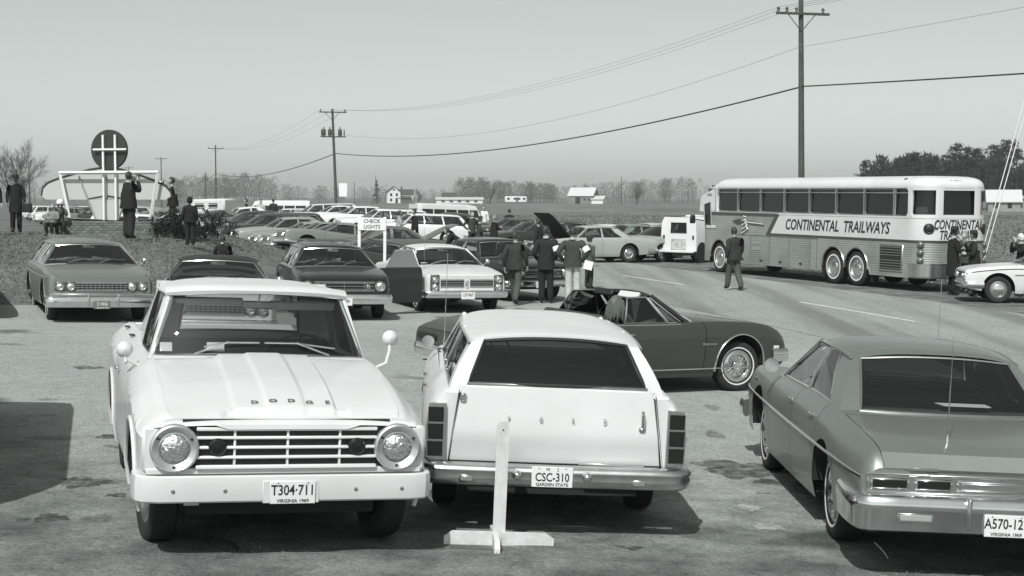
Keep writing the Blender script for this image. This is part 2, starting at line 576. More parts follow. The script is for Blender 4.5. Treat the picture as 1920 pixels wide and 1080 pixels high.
        for q, e in ((0, s.arch), (-s.wb, s.arch if s.rarch is None else s.rarch)):
            Ra = s.r + e
            for sg in (1, -1):
                rows = []
                for i in range(17):
                    a = math.pi * i / 16; x = q + Ra * math.cos(a); z = s.r + .02 + Ra * math.sin(a)
                    y = s.surf(x, z) - .004
                    rows.append([(x, sg * y, z), (x, sg * (s.track - .17), z)])
                m.grid(rows)
                m.add([(q + Ra * math.cos(math.pi * i / 16), sg * (s.track - .17), s.r + .02 + Ra * math.sin(math.pi * i / 16)) for i in range(17)], [tuple(range(17))])
        m.build('underbody', DARK, s.root)

    # side glass plane: x along the car, t from belt (0) to roof edge (1)
    def G(s, x, t, inn=0.0):
        xb = min(max(x, s.xR), s.xF)
        yb, zb = s.surf(xb, s.zs(xb)) - .045, s.zs(xb) + .006
        yr, zr = s.wr(min(max(x, s.rtop), s.wtop)), s.zr(min(max(x, s.rtop), s.wtop))
        y = yb + (yr - yb) * t + .05 * t * (1 - t) - inn
        return (x, y, zb + (zr - zb) * t)

    def side_poly(s, poly, sg, th, off=0.0):
        pts = []
        n = len(poly)
        for i in range(n):
            a, b = poly[i], poly[(i + 1) % n]
            for j in range(4): pts.append((a[0] + (b[0] - a[0]) * j / 4, a[1] + (b[1] - a[1]) * j / 4))
        fn = lambda p, h: (lambda q: (q[0], sg * q[1], q[2]))(s.G(p[0], p[1], h + off))
        m = MB(); m.prism(pts, fn, 0, th)
        return m, pts

    def pane(s, base_x, top_x, name, bow, wbase=None, wtop=None, zb=None, zt=None, frame=CHROME, wrap=.10, parent=None, fr=.014, sgn=1):
        # curved windscreen or rear window between the base line and the roof edge; bow bulges along +x*sgn
        wb_ = wbase if wbase is not None else s.G(base_x, 0)[1] - .01
        wt_ = wtop if wtop is not None else s.wr(top_x) - .02
        zb_ = zb if zb is not None else s.zs(base_x) + .02
        zt_ = zt if zt is not None else s.zr(top_x) - .012
        def P(u, t):
            y = u * (wb_ + (wt_ - wb_) * t); c = (1 - abs(u) ** 2.2)
            x = base_x + (top_x - base_x) * t + sgn * bow * c * (1 - .45 * t) + sgn * .05 * t * (1 - t)
            zc = s.zc(min(max(x, s.xR), s.xF)) if zb is None else zb_
            z0 = zb_ + (max(zb_, zc + .004) - zb_) * c
            return (x, y, z0 + (zt_ + .035 * c - z0) * t)
        m = MB(); N = 14
        m.grid([[P(-.98 + 1.96 * i / N, .02 + .96 * j / 6) for i in range(N + 1)] for j in range(7)])
        o = m.build(name, s.glass, s.root if parent is None else parent, 60)
        loop = [P(-1 + 2 * i / N, 0) for i in range(N + 1)] + [P(1, j / 6) for j in range(1, 6)] + [P(1 - 2 * i / N, 1) for i in range(N + 1)] + [P(-1, 1 - j / 6) for j in range(1, 6)]
        f = MB(); f.tube(loop, fr, 6, closed=True); f.build('window_trim', frame, o)
        return P

    def greenhouse(s):
        st = s.style
        c0, c1, r1, r0 = s.cowl, s.wtop, s.rtop, s.rbase
        # roof skin and lining
        def roof_row(x, dz=0.0, n=10, wsc=1.0):
            z0 = s.zr(x); w = s.wr(x) + .022; row = []
            for i in range(2 * n + 1):
                u = math.sin((-1 + i / n) * math.pi / 2)
                z = z0 + s.crown * (1 - abs(u) ** 2.6) + .035 * (1 - abs(u) ** 8) - .02 + dz
                row.append((x, u * w * wsc, z))
            return row
        if not s.k.get('noroof'):
            m = MB(); xs = [r1 - .03] + list(np.linspace(r1 + .02, c1 - .02, 14)) + [c1 + .03]
            rows = [roof_row(x) for x in xs]
            rows[0] = [(p[0], p[1], p[2] - .02) for p in rows[0]]; rows[-1] = [(p[0], p[1], p[2] - .015) for p in rows[-1]]
            m.grid(rows); m.build('roof', s.rp, s.root, 40)
            m = MB(); m.grid([roof_row(x, -.03, wsc=.96) for x in np.linspace(r1, c1, 8)]); m.build('headliner', mat('headliner', .12, .8), s.root)
            for sg in (1, -1):
                d = MB(); d.tube([(x, sg * (s.wr(x) + .024), s.zr(x) - .012) for x in np.linspace(r1 - .02, c1, 10)], .012, 6); d.build('drip_rail', s.k.get('railmat', CHROME), s.root)
        # windscreen and rear window
        s.WS = s.pane(c0, c1 + .02, 'windshield', s.bow, sgn=1)
        if not s.k.get('ownrear'):
            s.RW = s.pane(r0, r1 - .02, 'rear_window', .10 if st != 'wagon' else .04, sgn=-1)
        wins, sol = s.k.get('windows'), s.k.get('pillars')
        if wins is None:
            a = [(c0 - .10, .04), (c1 - .06, .94)]
            if st == 'sedan':
                e = r1 + .12
                wins = [[(c0 - .10, .03), (-1.73, .03), (-1.73, .93), (c1 - .05, .93)], [(-1.79, .03), (-2.62, .03), (e + .02, .55), (e + .16, .93), (-1.79, .93)]]
                sol = [[(-1.73, 0), (-1.79, 0), (-1.79, 1), (-1.73, 1)], [(-2.64, 0), (r0 + .03, 0), (r1 + .02, 1), (e + .14, 1), (e, .55)]]
            elif st == 'wagon':
                q = r1 + .05
                wins = [[(c0 - .10, .03), (-1.73, .03), (-1.73, .93), (c1 - .05, .93)], [(-1.79, .03), (-2.72, .03), (-2.66, .93), (-1.79, .93)], [(-2.80, .03), (r0 + .22, .03), (r1 + .16, .93), (-2.74, .93)]]
                sol = [[(-1.73, 0), (-1.79, 0), (-1.79, 1), (-1.73, 1)], [(-2.72, 0), (-2.80, 0), (-2.74, 1), (-2.66, 1)], [(r0 + .20, 0), (r0 + .01, 0), (r1, 1), (r1 + .14, 1)]]
            else:
                e = r1 + .10
                wins = [[(c0 - .10, .03), (-2.0, .03), (-2.0, .93), (c1 - .05, .93)], [(-2.01, .03), (-2.62, .03), (e + .10, .50), (e + .25, .93), (-2.01, .93)]]
                sol = [[(-2.64, 0), (r0 + .03, 0), (r1 + .02, 1), (e + .22, 1), (e + .06, .5)]]
        for sg in (1, -1):
            for w_ in wins:
                m, pts = s.side_poly(w_, sg, .006, .012)
                o = m.build('side_window', s.glass, s.root, 0)
                f = MB(); f.tube([(lambda q: (q[0], sg * q[1], q[2]))(s.G(p[0], p[1], .006)) for p in pts], .011, 5, closed=True); f.build('window_trim', s.k.get('trimmat', CHROME), o)
            for w_ in sol:
                m, pts = s.side_poly(w_, sg, .04, -.004); m.build('pillar', s.rp, s.root, 30)
            a = MB()
            p0, p1 = s.G(c0 - .03, 0), s.G(c1, 1)
            p0 = (p0[0], p0[1], p0[2] - .02)
            a.tube([(q[0], sg * q[1], q[2]) for q in (p0, tuple((np.array(p0) * .5 + np.array(p1) * .5)), p1)], .028, 6, flat=.8); a.build('windshield_pillar', s.rp, s.root)

    def interior(s):
        m = MB(); c0 = s.cowl - .05; e = s.rbase + .1 if s.style != 'wagon' else s.xR + .16
        B = s.belt - .03; w = s.w - .13
        vs = [(c0, -w, .36), (c0, w, .36), (e, w, .36), (e, -w, .36), (c0, -w, B), (c0, w, B), (e, w, B), (e, -w, B)]
        m.add(vs, [(0, 1, 2, 3), (0, 1, 5, 4), (1, 2, 6, 5), (2, 3, 7, 6), (3, 0, 4, 7)])
        m.build('interior_tub', INTER, s.root, 0)
        m = MB(); m.box((c0 - .16, 0, B - .06), (.34, w * 1.9, .22), .05); m.build('dashboard', INTER, s.root)
        m = MB(); x = c0 - 1.15
        m.box((x + .22, 0, .52), (.52, w * 1.72, .16), .05); m.box((x - .08, 0, .78), (.17, w * 1.72, .52), .06, rot=Matrix.Rotation(-.18, 3, 'Y'))
        m.build('front_seat', s.k.get('seatmat', SEATM), s.root)
        if s.style != 'conv' or True:
            m = MB(); x = c0 - 2.05
            m.box((x + .22, 0, .52), (.50, w * 1.6, .16), .05); m.box((x - .06, 0, .76), (.16, w * 1.6, .48), .06, rot=Matrix.Rotation(-.22, 3, 'Y'))
            m.build('rear_seat', s.k.get('seatmat', SEATM), s.root)
        m = MB(); rows = []
        cx, cy, cz = c0 - .50, .37, s.belt - .02
        rt = Matrix.Rotation(-1.15, 3, 'Y')
        ring = [Vector((cx, cy, cz)) + rt @ Vector((.19 * math.cos(2 * math.pi * i / 20), .19 * math.sin(2 * math.pi * i / 20), 0)) for i in range(20)]
        m.tube(ring, .011, 5, closed=True); m.tube([ring[0], ring[10]], .010, 5); m.tube([(cx, cy, cz), (cx + .4, cy, cz - .2)], .02, 6)
        m.build('steering_wheel', BLACK, s.root)
        m = MB(); q = s.WS(0, .86); m.box((q[0] - .10, 0, q[2]), (.02, .24, .055), .008); m.tube([(q[0] - .09, 0, q[2]), (q[0] - .02, 0, q[2] + .05)], .006, 5)
        m.build('rear_view_mirror', DULLCH, s.root)

    # ---------------- trim helpers
    def part(s, m, name, mt, parent=None, ang=38):
        return m.build(name, mt, parent or s.root, ang)

    def headlight(s, x, y, z, r=.09, bez=.018, mt=None, name='headlight', bulge=.03, bm=None):
        a = MB(); a.lathe([(r + bez, -.03), (r + bez, .012), (r + bez * .5, .022), (r, .012), (r * .97, -.004)], (x, y, z), 'x', 22)
        o = a.build(name, bm or CHROME, s.root)
        l = MB(); l.lathe([(r * .98, 0), (r * .8, bulge * .5), (r * .5, bulge * .85), (.002, bulge)], (x - .006, y, z), 'x', 22)
        l.build('lens', mt or LENS, o)
        return o

    def bumper(s, front, z0, z1, ext=.06, wrap=.45, mt=CHROME, dip=0.0, half=None, name=None):
        x = s.xF if front else s.xR; d = 1 if front else -1
        hw = half or (s.w * .975)
        path = []
        for i in range(25):
            u = -1 + i / 12.0
            path.append((x + d * (ext - .055 * abs(u) ** 3), u * hw * .955))
        ends = [(x - d * wrap * q, 1) for q in (.12, .5, 1)]
        full = [(e[0], -hw) for e in reversed(ends)] + [(x + d * (ext - .10), -hw * .988)] + path + [(x + d * (ext - .10), hw * .988)] + [(e[0], hw) for e in ends]
        if not front: full = full[::-1]
        h = z1 - z0
        prof = [(-.03, z0 + .01), (.0, z0), (.022, z0 + h * .12), (.034, z0 + h * .38), (.034, z0 + h * .62), (.022, z0 + h * .88), (.0, z1), (-.05, z1 - .004)]
        m = MB(); m.sweep(full, prof)
        return m.build(name or ('front_bumper' if front else 'rear_bumper'), mt, s.root, 50)

    def strip(s, x0, x1, z, r=.010, mt=CHROME, name='trim_strip', n=24, sides=(1, -1), out=.003):
        zf = z if callable(z) else (lambda x: z)
        for sg in sides:
            m = MB(); m.tube([(x, sg * (s.surf(x, zf(x)) + out), zf(x)) for x in np.linspace(x0, x1, n)], r, 6, flat=.7)
            m.build(name, mt, s.root)

    def arch_trim(s, mt=CHROME, r=.010, which=(0, 1)):
        for i, (q, e) in enumerate(((0, s.arch), (-s.wb, s.arch if s.rarch is None else s.rarch))):
            if i not in which: continue
            Ra = s.r + e
            for sg in (1, -1):
                pts = []
                for j in range(21):
                    a = math.pi * (j / 20 * 1.12 - .06); x = q + Ra * math.cos(a); z = s.r + .02 + Ra * math.sin(a)
                    pts.append((x, sg * (s.surf(x, z) + .003), z))
                m = MB(); m.tube(pts, r, 6); m.build('arch_trim', mt, s.root)

    def handles(s, xs, dz=-.10):
        for x in xs:
            for sg in (1, -1):
                z = s.zs(x) + dz; y = s.surf(x, z)
                m = MB(); m.box((x, sg * (y + .022), z), (.13, .016, .022), .006); m.box((x + .05, sg * (y + .008), z), (.03, .03, .02), .004); m.box((x - .055, sg * (y + .008), z), (.03, .03, .03), .004)
                m.build('door_handle', CHROME, s.root)

    def mirror(s, x, sg, mt=CHROME, r=.06, dz=.0):
        y = s.surf(x, s.zs(x)); z = s.zs(x) + .10 + dz
        m = MB(); m.tube([(x, sg * (y - .03), z - .10), (x + .01, sg * (y + .05), z - .03), (x, sg * (y + .09), z)], .011, 6)
        m.lathe([(.004, .055), (r * .6, .045), (r * .95, .015), (r, -.005), (r * .96, -.012), (.003, -.012)], (x, sg * (y + .10), z + .01), 'x', 18)
        m.build('side_mirror', mt, s.root)

    def wipers(s, sides=((-.42, .18), (.12, .62)), mt=DULLCH):
        for a, b in sides:
            p0 = s.WS(a / .8, .0); p1 = s.WS((a + b) / 2 / .8, .16); q0 = s.WS((a + .06) / .8, .10); q1 = s.WS(b / .8, .17)
            up = lambda p, h: (p[0] + h, p[1], p[2] + h)
            m = MB(); m.tube([up(p0, .02), up(p1, .035)], .008, 5); m.tube([up(q0, .025), up(p1, .03), up(q1, .025)], .007, 5)
            m.build('wiper', mt, s.root)

    def antenna(s, x, y, z, h=.9, lean=(0, 0)):
        m = MB(); m.lathe([(.014, 0), (.010, .05), (.004, .08)], (x, y, z), 'z', 8); m.tube([(x, y, z + .05), (x + lean[0], y + lean[1], z + h)], [.005, .0025], 5)
        m.build('antenna', CHROME, s.root)

    def plate(s, x, y, z, front, main, small=None, bgm=PLATEW, ink=INK, top=None, size=.088, tilt=0.0):
        d = 1 if front else -1
        m = MB(); m.box((x, y, z), (.008, .305, .152), .003)
        o = m.build('license_plate', bgm, s.root)
        fm = face_mat((x + d * .005, y, z + (-.004 if top else .014)), (d, 0, 0))
        if main: text_part(main, size, fm, ink, o, 'plate_number', .0012, .0012, 0, .78)
        if small: text_part(small, .032, face_mat((x + d * .005, y, z - .056), (d, 0, 0)), ink, o, 'plate_state', .0012, .0004, 0, 1.05)
        if top: text_part(top, .032, face_mat((x + d * .005, y, z + .058), (d, 0, 0)), ink, o, 'plate_state', .0012, .0004, 0, 1.05)
        for yy in (-.10, .10):
            b = MB(); b.lathe([(.006, 0), (.005, .004), (.001, .005)], (x + d * .004, y + yy, z + .066), 'x', 8, sgn=d)
            b.build('bolt', DULLCH, o)
        return o

    def put(s, x, y, yaw, label, cat, group=None, dz=0.0):
        s.root.matrix_world = ground_matrix(x, y, R(yaw), dz)
        tag(s.root, label, cat, group)
        return s

# ------------------------------------------------------------------ the white pickup truck
def fill(car, P, name='pillar', edges=(1, -1), m=None):
    for sg in edges:
        rows = []
        for i in range(7):
            t = i / 6; a = P(sg, t); q = car.G(a[0], t)
            rows.append([a, (a[0] + (.012 if a[0] < -1.5 else -.0), sg * q[1], q[2])])
        mb = MB(); mb.grid(rows); mb.build(name, m or car.rp, car.root)

def make_truck():
    bumpf = lambda x, u: (.026 * (1 - ss(.415, .445, abs(u))) + .012 * (1 - ss(.15, .18, abs(u)))) * (1 - ss(.60, .70, x)) - .055 * ss(.60, .68, x) * (1 - ss(.50, .58, abs(u)))
    T = Car('pickup_truck', WHITE, style='truck', wb=2.9, fo=.68, ro=1.08, w=1.0, belt=1.17, H=1.765, r=.37, sill=.36, tyre='dog', wroof=.685, cowl=-.80, wtop=-1.03, rbase=-2.03, rtop=-1.90,
            track=.80, arch=.105, bow=.14, crown=.045, hoodbump=bumpf, steer=.10, topn=60, topgap=.0005,
            split=[('front_fender', -.70), ('door', -1.78), ('cab_corner', -2.08), ('bed_side', None)],
            zs=[(-4.0, 1.16), (-3.6, 1.20), (-2.1, 1.19), (-.8, 1.20), (0, 1.12), (.5, 1.01), (.64, .975), (.68, .955)],
            zc=[(-.95, 1.235), (-.7, 1.235), (0, 1.155), (.5, 1.04), (.64, .985), (.68, .955)],
            ww=[(-4.0, .93), (-3.92, .97), (-3.7, .99), (-2, 1.0), (0, 1.0), (.5, .99), (.62, .975), (.68, .955)],
            prof=[(-.3, .95), (0, .955), (.12, .985), (.5, .99), (.74, .995), (.80, 1.0), (.835, .985), (.90, .935), (1.0, .855)],
            zb=[(-4, .50), (-3.6, .44), (-2.4, .38), (-.5, .38), (.4, .42), (.68, .50)],
            zr=[(-1.95, 1.70), (-1.5, 1.70), (-1.05, 1.69), (-.98, 1.675)], seats=False, railmat=WHITE, trimmat=BLACK, norear=True,
            windows=[[(-1.06, .03), (-1.76, .03), (-1.74, .93), (-1.20, .93)], [(-.86, .03), (-1.03, .03), (-1.18, .93), (-1.09, .93)]],
            pillars=[[(-1.76, 0), (-2.05, 0), (-1.93, 1), (-1.74, 1)], [(-1.03, 0), (-1.06, 0), (-1.20, 1), (-1.17, 1)]], ownrear=True)
    r = T.root
    # roof visor lip in front of the windscreen
    m = MB(); rows = []
    for i in range(13):
        u = -1 + i / 6; y = u * .70; c = 1 - abs(u) ** 3
        x = -1.0 + .10 * c; z = 1.675 + .035 * c
        rows.append([(x - .10, y, z + .052), (x - .02, y, z + .040), (x + .015, y, z + .012), (x + .005, y, z - .012), (x - .04, y, z - .006)])
    m.grid(rows); m.build('roof_visor', WHITE, r)
    # cab back with its window
    P = T.pane(-2.05, -1.93, 'rear_window', .02, wbase=.50, wtop=.47, zb=1.30, zt=1.62, frame=BLACK, sgn=-1)
    m = MB()
    m.grid([[(-2.055, y, z) for y in np.linspace(-.82, .82, 7)] for z in (.62, 1.0, 1.30)])
    for sg in (1, -1):
        m.grid([[(P(sg, i / 5)[0], P(sg, i / 5)[1], P(sg, i / 5)[2]), (P(sg, i / 5)[0], sg * (.82 - .125 * i / 5), P(sg, i / 5)[2])] for i in range(6)])
    m.grid([[(-1.935, y, 1.62), (-1.92, y, 1.72)] for y in np.linspace(-.70, .70, 7)])
    m.build('cab_back', WHITE, r)
    # cab interior
    m = MB(); w = .79
    vs = [(-.82, -w, .45), (-.82, w, .45), (-2.0, w, .45), (-2.0, -w, .45), (-.82, -w, 1.16), (-.82, w, 1.16), (-2.0, w, 1.16), (-2.0, -w, 1.16)]
    m.add(vs, [(0, 1, 2, 3), (0, 1, 5, 4), (1, 2, 6, 5), (2, 3, 7, 6), (3, 0, 4, 7)]); m.build('interior_tub', INTER, r, 0)
    m = MB(); m.box((-.98, 0, 1.12), (.30, 1.50, .20), .05); m.build('dashboard', INTER, r)
    m = MB(); m.box((-1.62, 0, .80), (.50, 1.5, .16), .05); m.box((-1.86, 0, 1.04), (.15, 1.5, .44), .05); m.build('bench_seat', SEATM, r)
    m = MB(); rt = Matrix.Rotation(-.75, 3, 'Y')
    ring = [Vector((-1.32, .38, 1.22)) + rt @ Vector((.21 * math.cos(i * .314), .21 * math.sin(i * .314), 0)) for i in range(20)]
    m.tube(ring, .012, 6, closed=True); m.tube([ring[0], ring[10]], .011, 5); m.tube([(-1.32, .38, 1.22), (-.95, .38, 1.05)], .022, 6); m.build('steering_wheel', BLACK, r)
    for a, b in ((-.62, -.10), (.10, .62)):
        m = MB(); m.box((-1.08, (a + b) / 2, 1.625 + (.0 if a < 0 else -.025)), (.05, b - a, .05 if a < 0 else .07), .012, rot=Matrix.Rotation(.5, 3, 'Y')); m.build('sun_visor', mat('visor_vinyl', .62, .6), r)
    m = MB(); m.box((-1.07, .02, 1.60), (.02, .26, .06), .010); m.tube([(-1.06, .02, 1.61), (-1.02, .02, 1.68)], .007, 5); m.build('rear_view_mirror', DULLCH, r)
    # paper stickers behind the glass
    for y, z, sy in ((-.70, 1.30, .09), (-.34, 1.27, .13)):
        m = MB(); q = T.WS(y / .78, .10); m.box((q[0] - .03, y, q[2] + .02), (.004, sy, .075), 0, rot=Matrix.Rotation(-.6, 3, 'Y')); m.build('windshield_sticker', PAPER, r)
    # front: recess, grille bars, headlights
    m = MB(); m.box((.672, 0, .785), (.05, 1.40, .36)); m.build('grille_recess', BLACK, r)
    gm = mat('grille_white', .74, .4, 0, .2)
    for z in (.648, .714, .780, .845, .905):
        m = MB(); m.box((.715, 0, z), (.035, 1.22, .019 if z not in (.648, .905) else .026), .006); m.build('grille_bar', gm, r)
    for y in (-.355, 0, .355):
        m = MB(); m.box((.706, y, .777), (.03, .017, .26), .005); m.build('grille_upright', gm, r)
    m = MB()
    m.box((.685, 0, .618), (.05, 1.86, .045), .008)
    for y in (-.90, .90):
        m.box((.675, y, .765), (.05, .12, .31), .02)
    m.build('front_surround', WHITE, r)
    bz = mat('bezel_aluminium', .66, .32, .75, vary=.15, scale=9)
    for sg in (-1, 1):
        a = MB(); a.lathe([(.160, -.02), (.163, .05), (.156, .062), (.146, .066), (.138, .060), (.112, .036), (.100, .030)], (.685, sg * .752, .778), 'x', 32); o = a.build('headlight', bz, r)
        l = MB(); l.lathe([(.100, .0), (.085, .020), (.055, .034), (.002, .04)], (.708, sg * .752, .778), 'x', 26); l.build('lens', LENS, o)
        l = MB(); l.lathe([(.104, .028), (.104, .040), (.096, .042), (.095, .03)], (.684, sg * .752, .778), 'x', 26); l.build('lens_ring', CHROME, o)
        for a_ in (.5, 2.6, 4.7):
            l = MB(); l.box((.74, sg * .752 + .125 * math.cos(a_), .778 + .125 * math.sin(a_)), (.012, .02, .014), .003); l.build('retaining_screw', DARK, o)
        t = MB(); t.lathe([(.064, 0), (.062, .025), (.045, .042), (.002, .046)], (.705, sg * .47, .785), 'x', 20); t.build('turn_signal', TAIL, r)
    # overhanging hood lip, deeper in the middle, with a dark gap under it
    m = MB(); rows = []
    for i in range(41):
        u = -1 + i / 20; y = u * .885; c = 1 - ss(.44, .56, abs(u)); e = 1 - .05 * abs(u) ** 4
        z = .957 - .022 * abs(u) ** 3
        rows.append([(.62, y * .90, z + .016 + .01 * (1 - abs(u))), (.70 * e, y, z + .006), (.735 * e, y, z - .010 - .012 * c), (.742 * e, y, z - .022 - .030 * c), (.72 * e, y, z - .026 - .030 * c), (.68, y, z - .020 - .02 * c)])
    m.grid(rows); m.build('hood_lip', WHITE, r)
    # bumper, plate
    m = MB()
    path = [(.50, -1.0), (.62, -1.0), (.70, -.985), (.745, -.95)] + [(.775, y) for y in np.linspace(-.85, .85, 9)] + [(.745, .95), (.70, .985), (.62, 1.0), (.50, 1.0)]
    m.sweep(path, [(-.02, .425), (.0, .420), (.012, .432), (.016, .47), (.016, .56), (.010, .592), (-.002, .600), (-.03, .598)])
    b = m.build('front_bumper', WHITE, r, 24)
    for y in (-.76, -.42, .46, .78):
        k = MB(); k.lathe([(.014, 0), (.013, .008), (.001, .011)], (.790, y, .505), 'x', 10); k.build('bumper_bolt', DULLCH, b)
    m = MB(); m.box((.789, .02, .49), (.012, .38, .152), .004); m.build('plate_backing', WHITE, r)
    T.plate(.803, .03, .487, True, 'T304·711', 'VIRGINIA 1969', size=.098)
    m = MB(); m.box((.60, -.62, .40), (.02, .10, .06)); m.build('tow_bracket', DULLCH, r)
    # hood lettering: D O D G E
    for i, ch in enumerate('DODGE'):
        y = -.21 + .125 * i
        xx = .545; z = T.zc(xx) * .985 + T.zs(xx) * .015 + (.038 if abs(y) < .11 else .027) + .009; an = math.atan2(T.zc(xx - .02) - T.zc(xx + .02), .04)
        text_part(ch, .056, Matrix.Translation((xx, y, z)) @ Matrix.Rotation(R(90), 4, 'Z') @ Matrix.Rotation(an, 4, 'X'), mat('letter_chrome', .10, .35, .4), r, 'hood_letter', .002, 0, 0, 1.35)
    # cowl vents
    for a, b in ((-.40, -.12), (.06, .34)):
        for i in range(13):
            if i in (9,): continue
            y = a + (b - a) * i / 12; z = T.zc(-.66) + .002
            m = MB(); m.box((-.645, y, z - .012), (.030, .012, .012)); m.build('vent_slot', BLACK, r, 0)
    T.wipers(((-.50, -.02), (.52, .02)))
    # wing mirrors, body-colour heads
    for sg, x, y, z in ((1, -.80, 1.02, 1.36), (-1, -.86, 1.00, 1.24)):
        m = MB(); m.tube([(x + .05, sg * .90, 1.15), (x + .06, sg * .98, 1.19), (x + .03, sg * (y - .01), z - .08), (x, sg * y, z)], .012, 6)
        o = m.build('side_mirror', WHITE, r)
        k = MB(); k.lathe([(.003, .045), (.034, .037), (.058, .013), (.062, -.006), (.058, -.013), (.003, -.013)], (x, sg * y, z + .02), 'x', 20); k.build('mirror_head', WHITE, o)
    T.handles([-1.68], -.16)
    # bed: inner walls, floor, tailgate, rails
    m = MB(); yi = .80
    m.grid([[(x, -yi, 1.20), (x, -yi, .66), (x, yi, .66), (x, yi, 1.20)] for x in (-2.14, -3.0, -3.92)])
    m.box((-2.13, 0, .92), (.03, 1.62, .56)); m.build('bed_floor', WHITE, r, 20)
    for sg in (1, -1):
        m = MB(); m.grid([[(x, sg * (T.surf(x, T.zs(x)) - .05), T.zs(x) + .014), (x, sg * (T.surf(x, T.zs(x)) - .08), T.zs(x) + .022), (x, sg * .79, T.zs(x) + .016), (x, sg * .785, T.zs(x) - .03)] for x in np.linspace(-2.09, -3.96, 10)]); m.build('bed_rail', WHITE, r)
        for x in (-2.5, -3.2, -3.8):
            k = MB(); k.box((x, sg * .85, T.zs(x) + .021), (.10, .045, .008)); k.build('stake_pocket', BLACK, r, 0)
    m = MB(); m.box((-3.95, 0, .92), (.05, 1.62, .54), .012); m.build('tailgate', WHITE, r)
    m = MB(); m.box((-4.05, 0, .52), (.06, 1.7, .16), .02); m.build('rear_bumper', DULLCH, r)
    for sg in (1, -1):
        m = MB(); m.box((-3.99, sg * .86, .95), (.03, .09, .22), .01); m.build('taillight', TAIL, r)
    # the fender eyebrow over the front wheel
    for q in (0, -2.9):
        for sg in (1, -1):
            pts = []
            for j in range(19):
                a = math.pi * (j / 18 * 1.1 - .05); Ra = .482; x = q + Ra * math.cos(a); z = .39 + Ra * math.sin(a); pts.append((x, sg * (T.surf(x, z) + .004), z))
            m = MB(); m.tube(pts, .016, 7); m.build('arch_lip', WHITE, r)
    T.put(-1.756, 11.04, -72.9, 'white pickup truck with round headlights, cross-bar grille and plate T304-711', 'pickup truck')
    return T

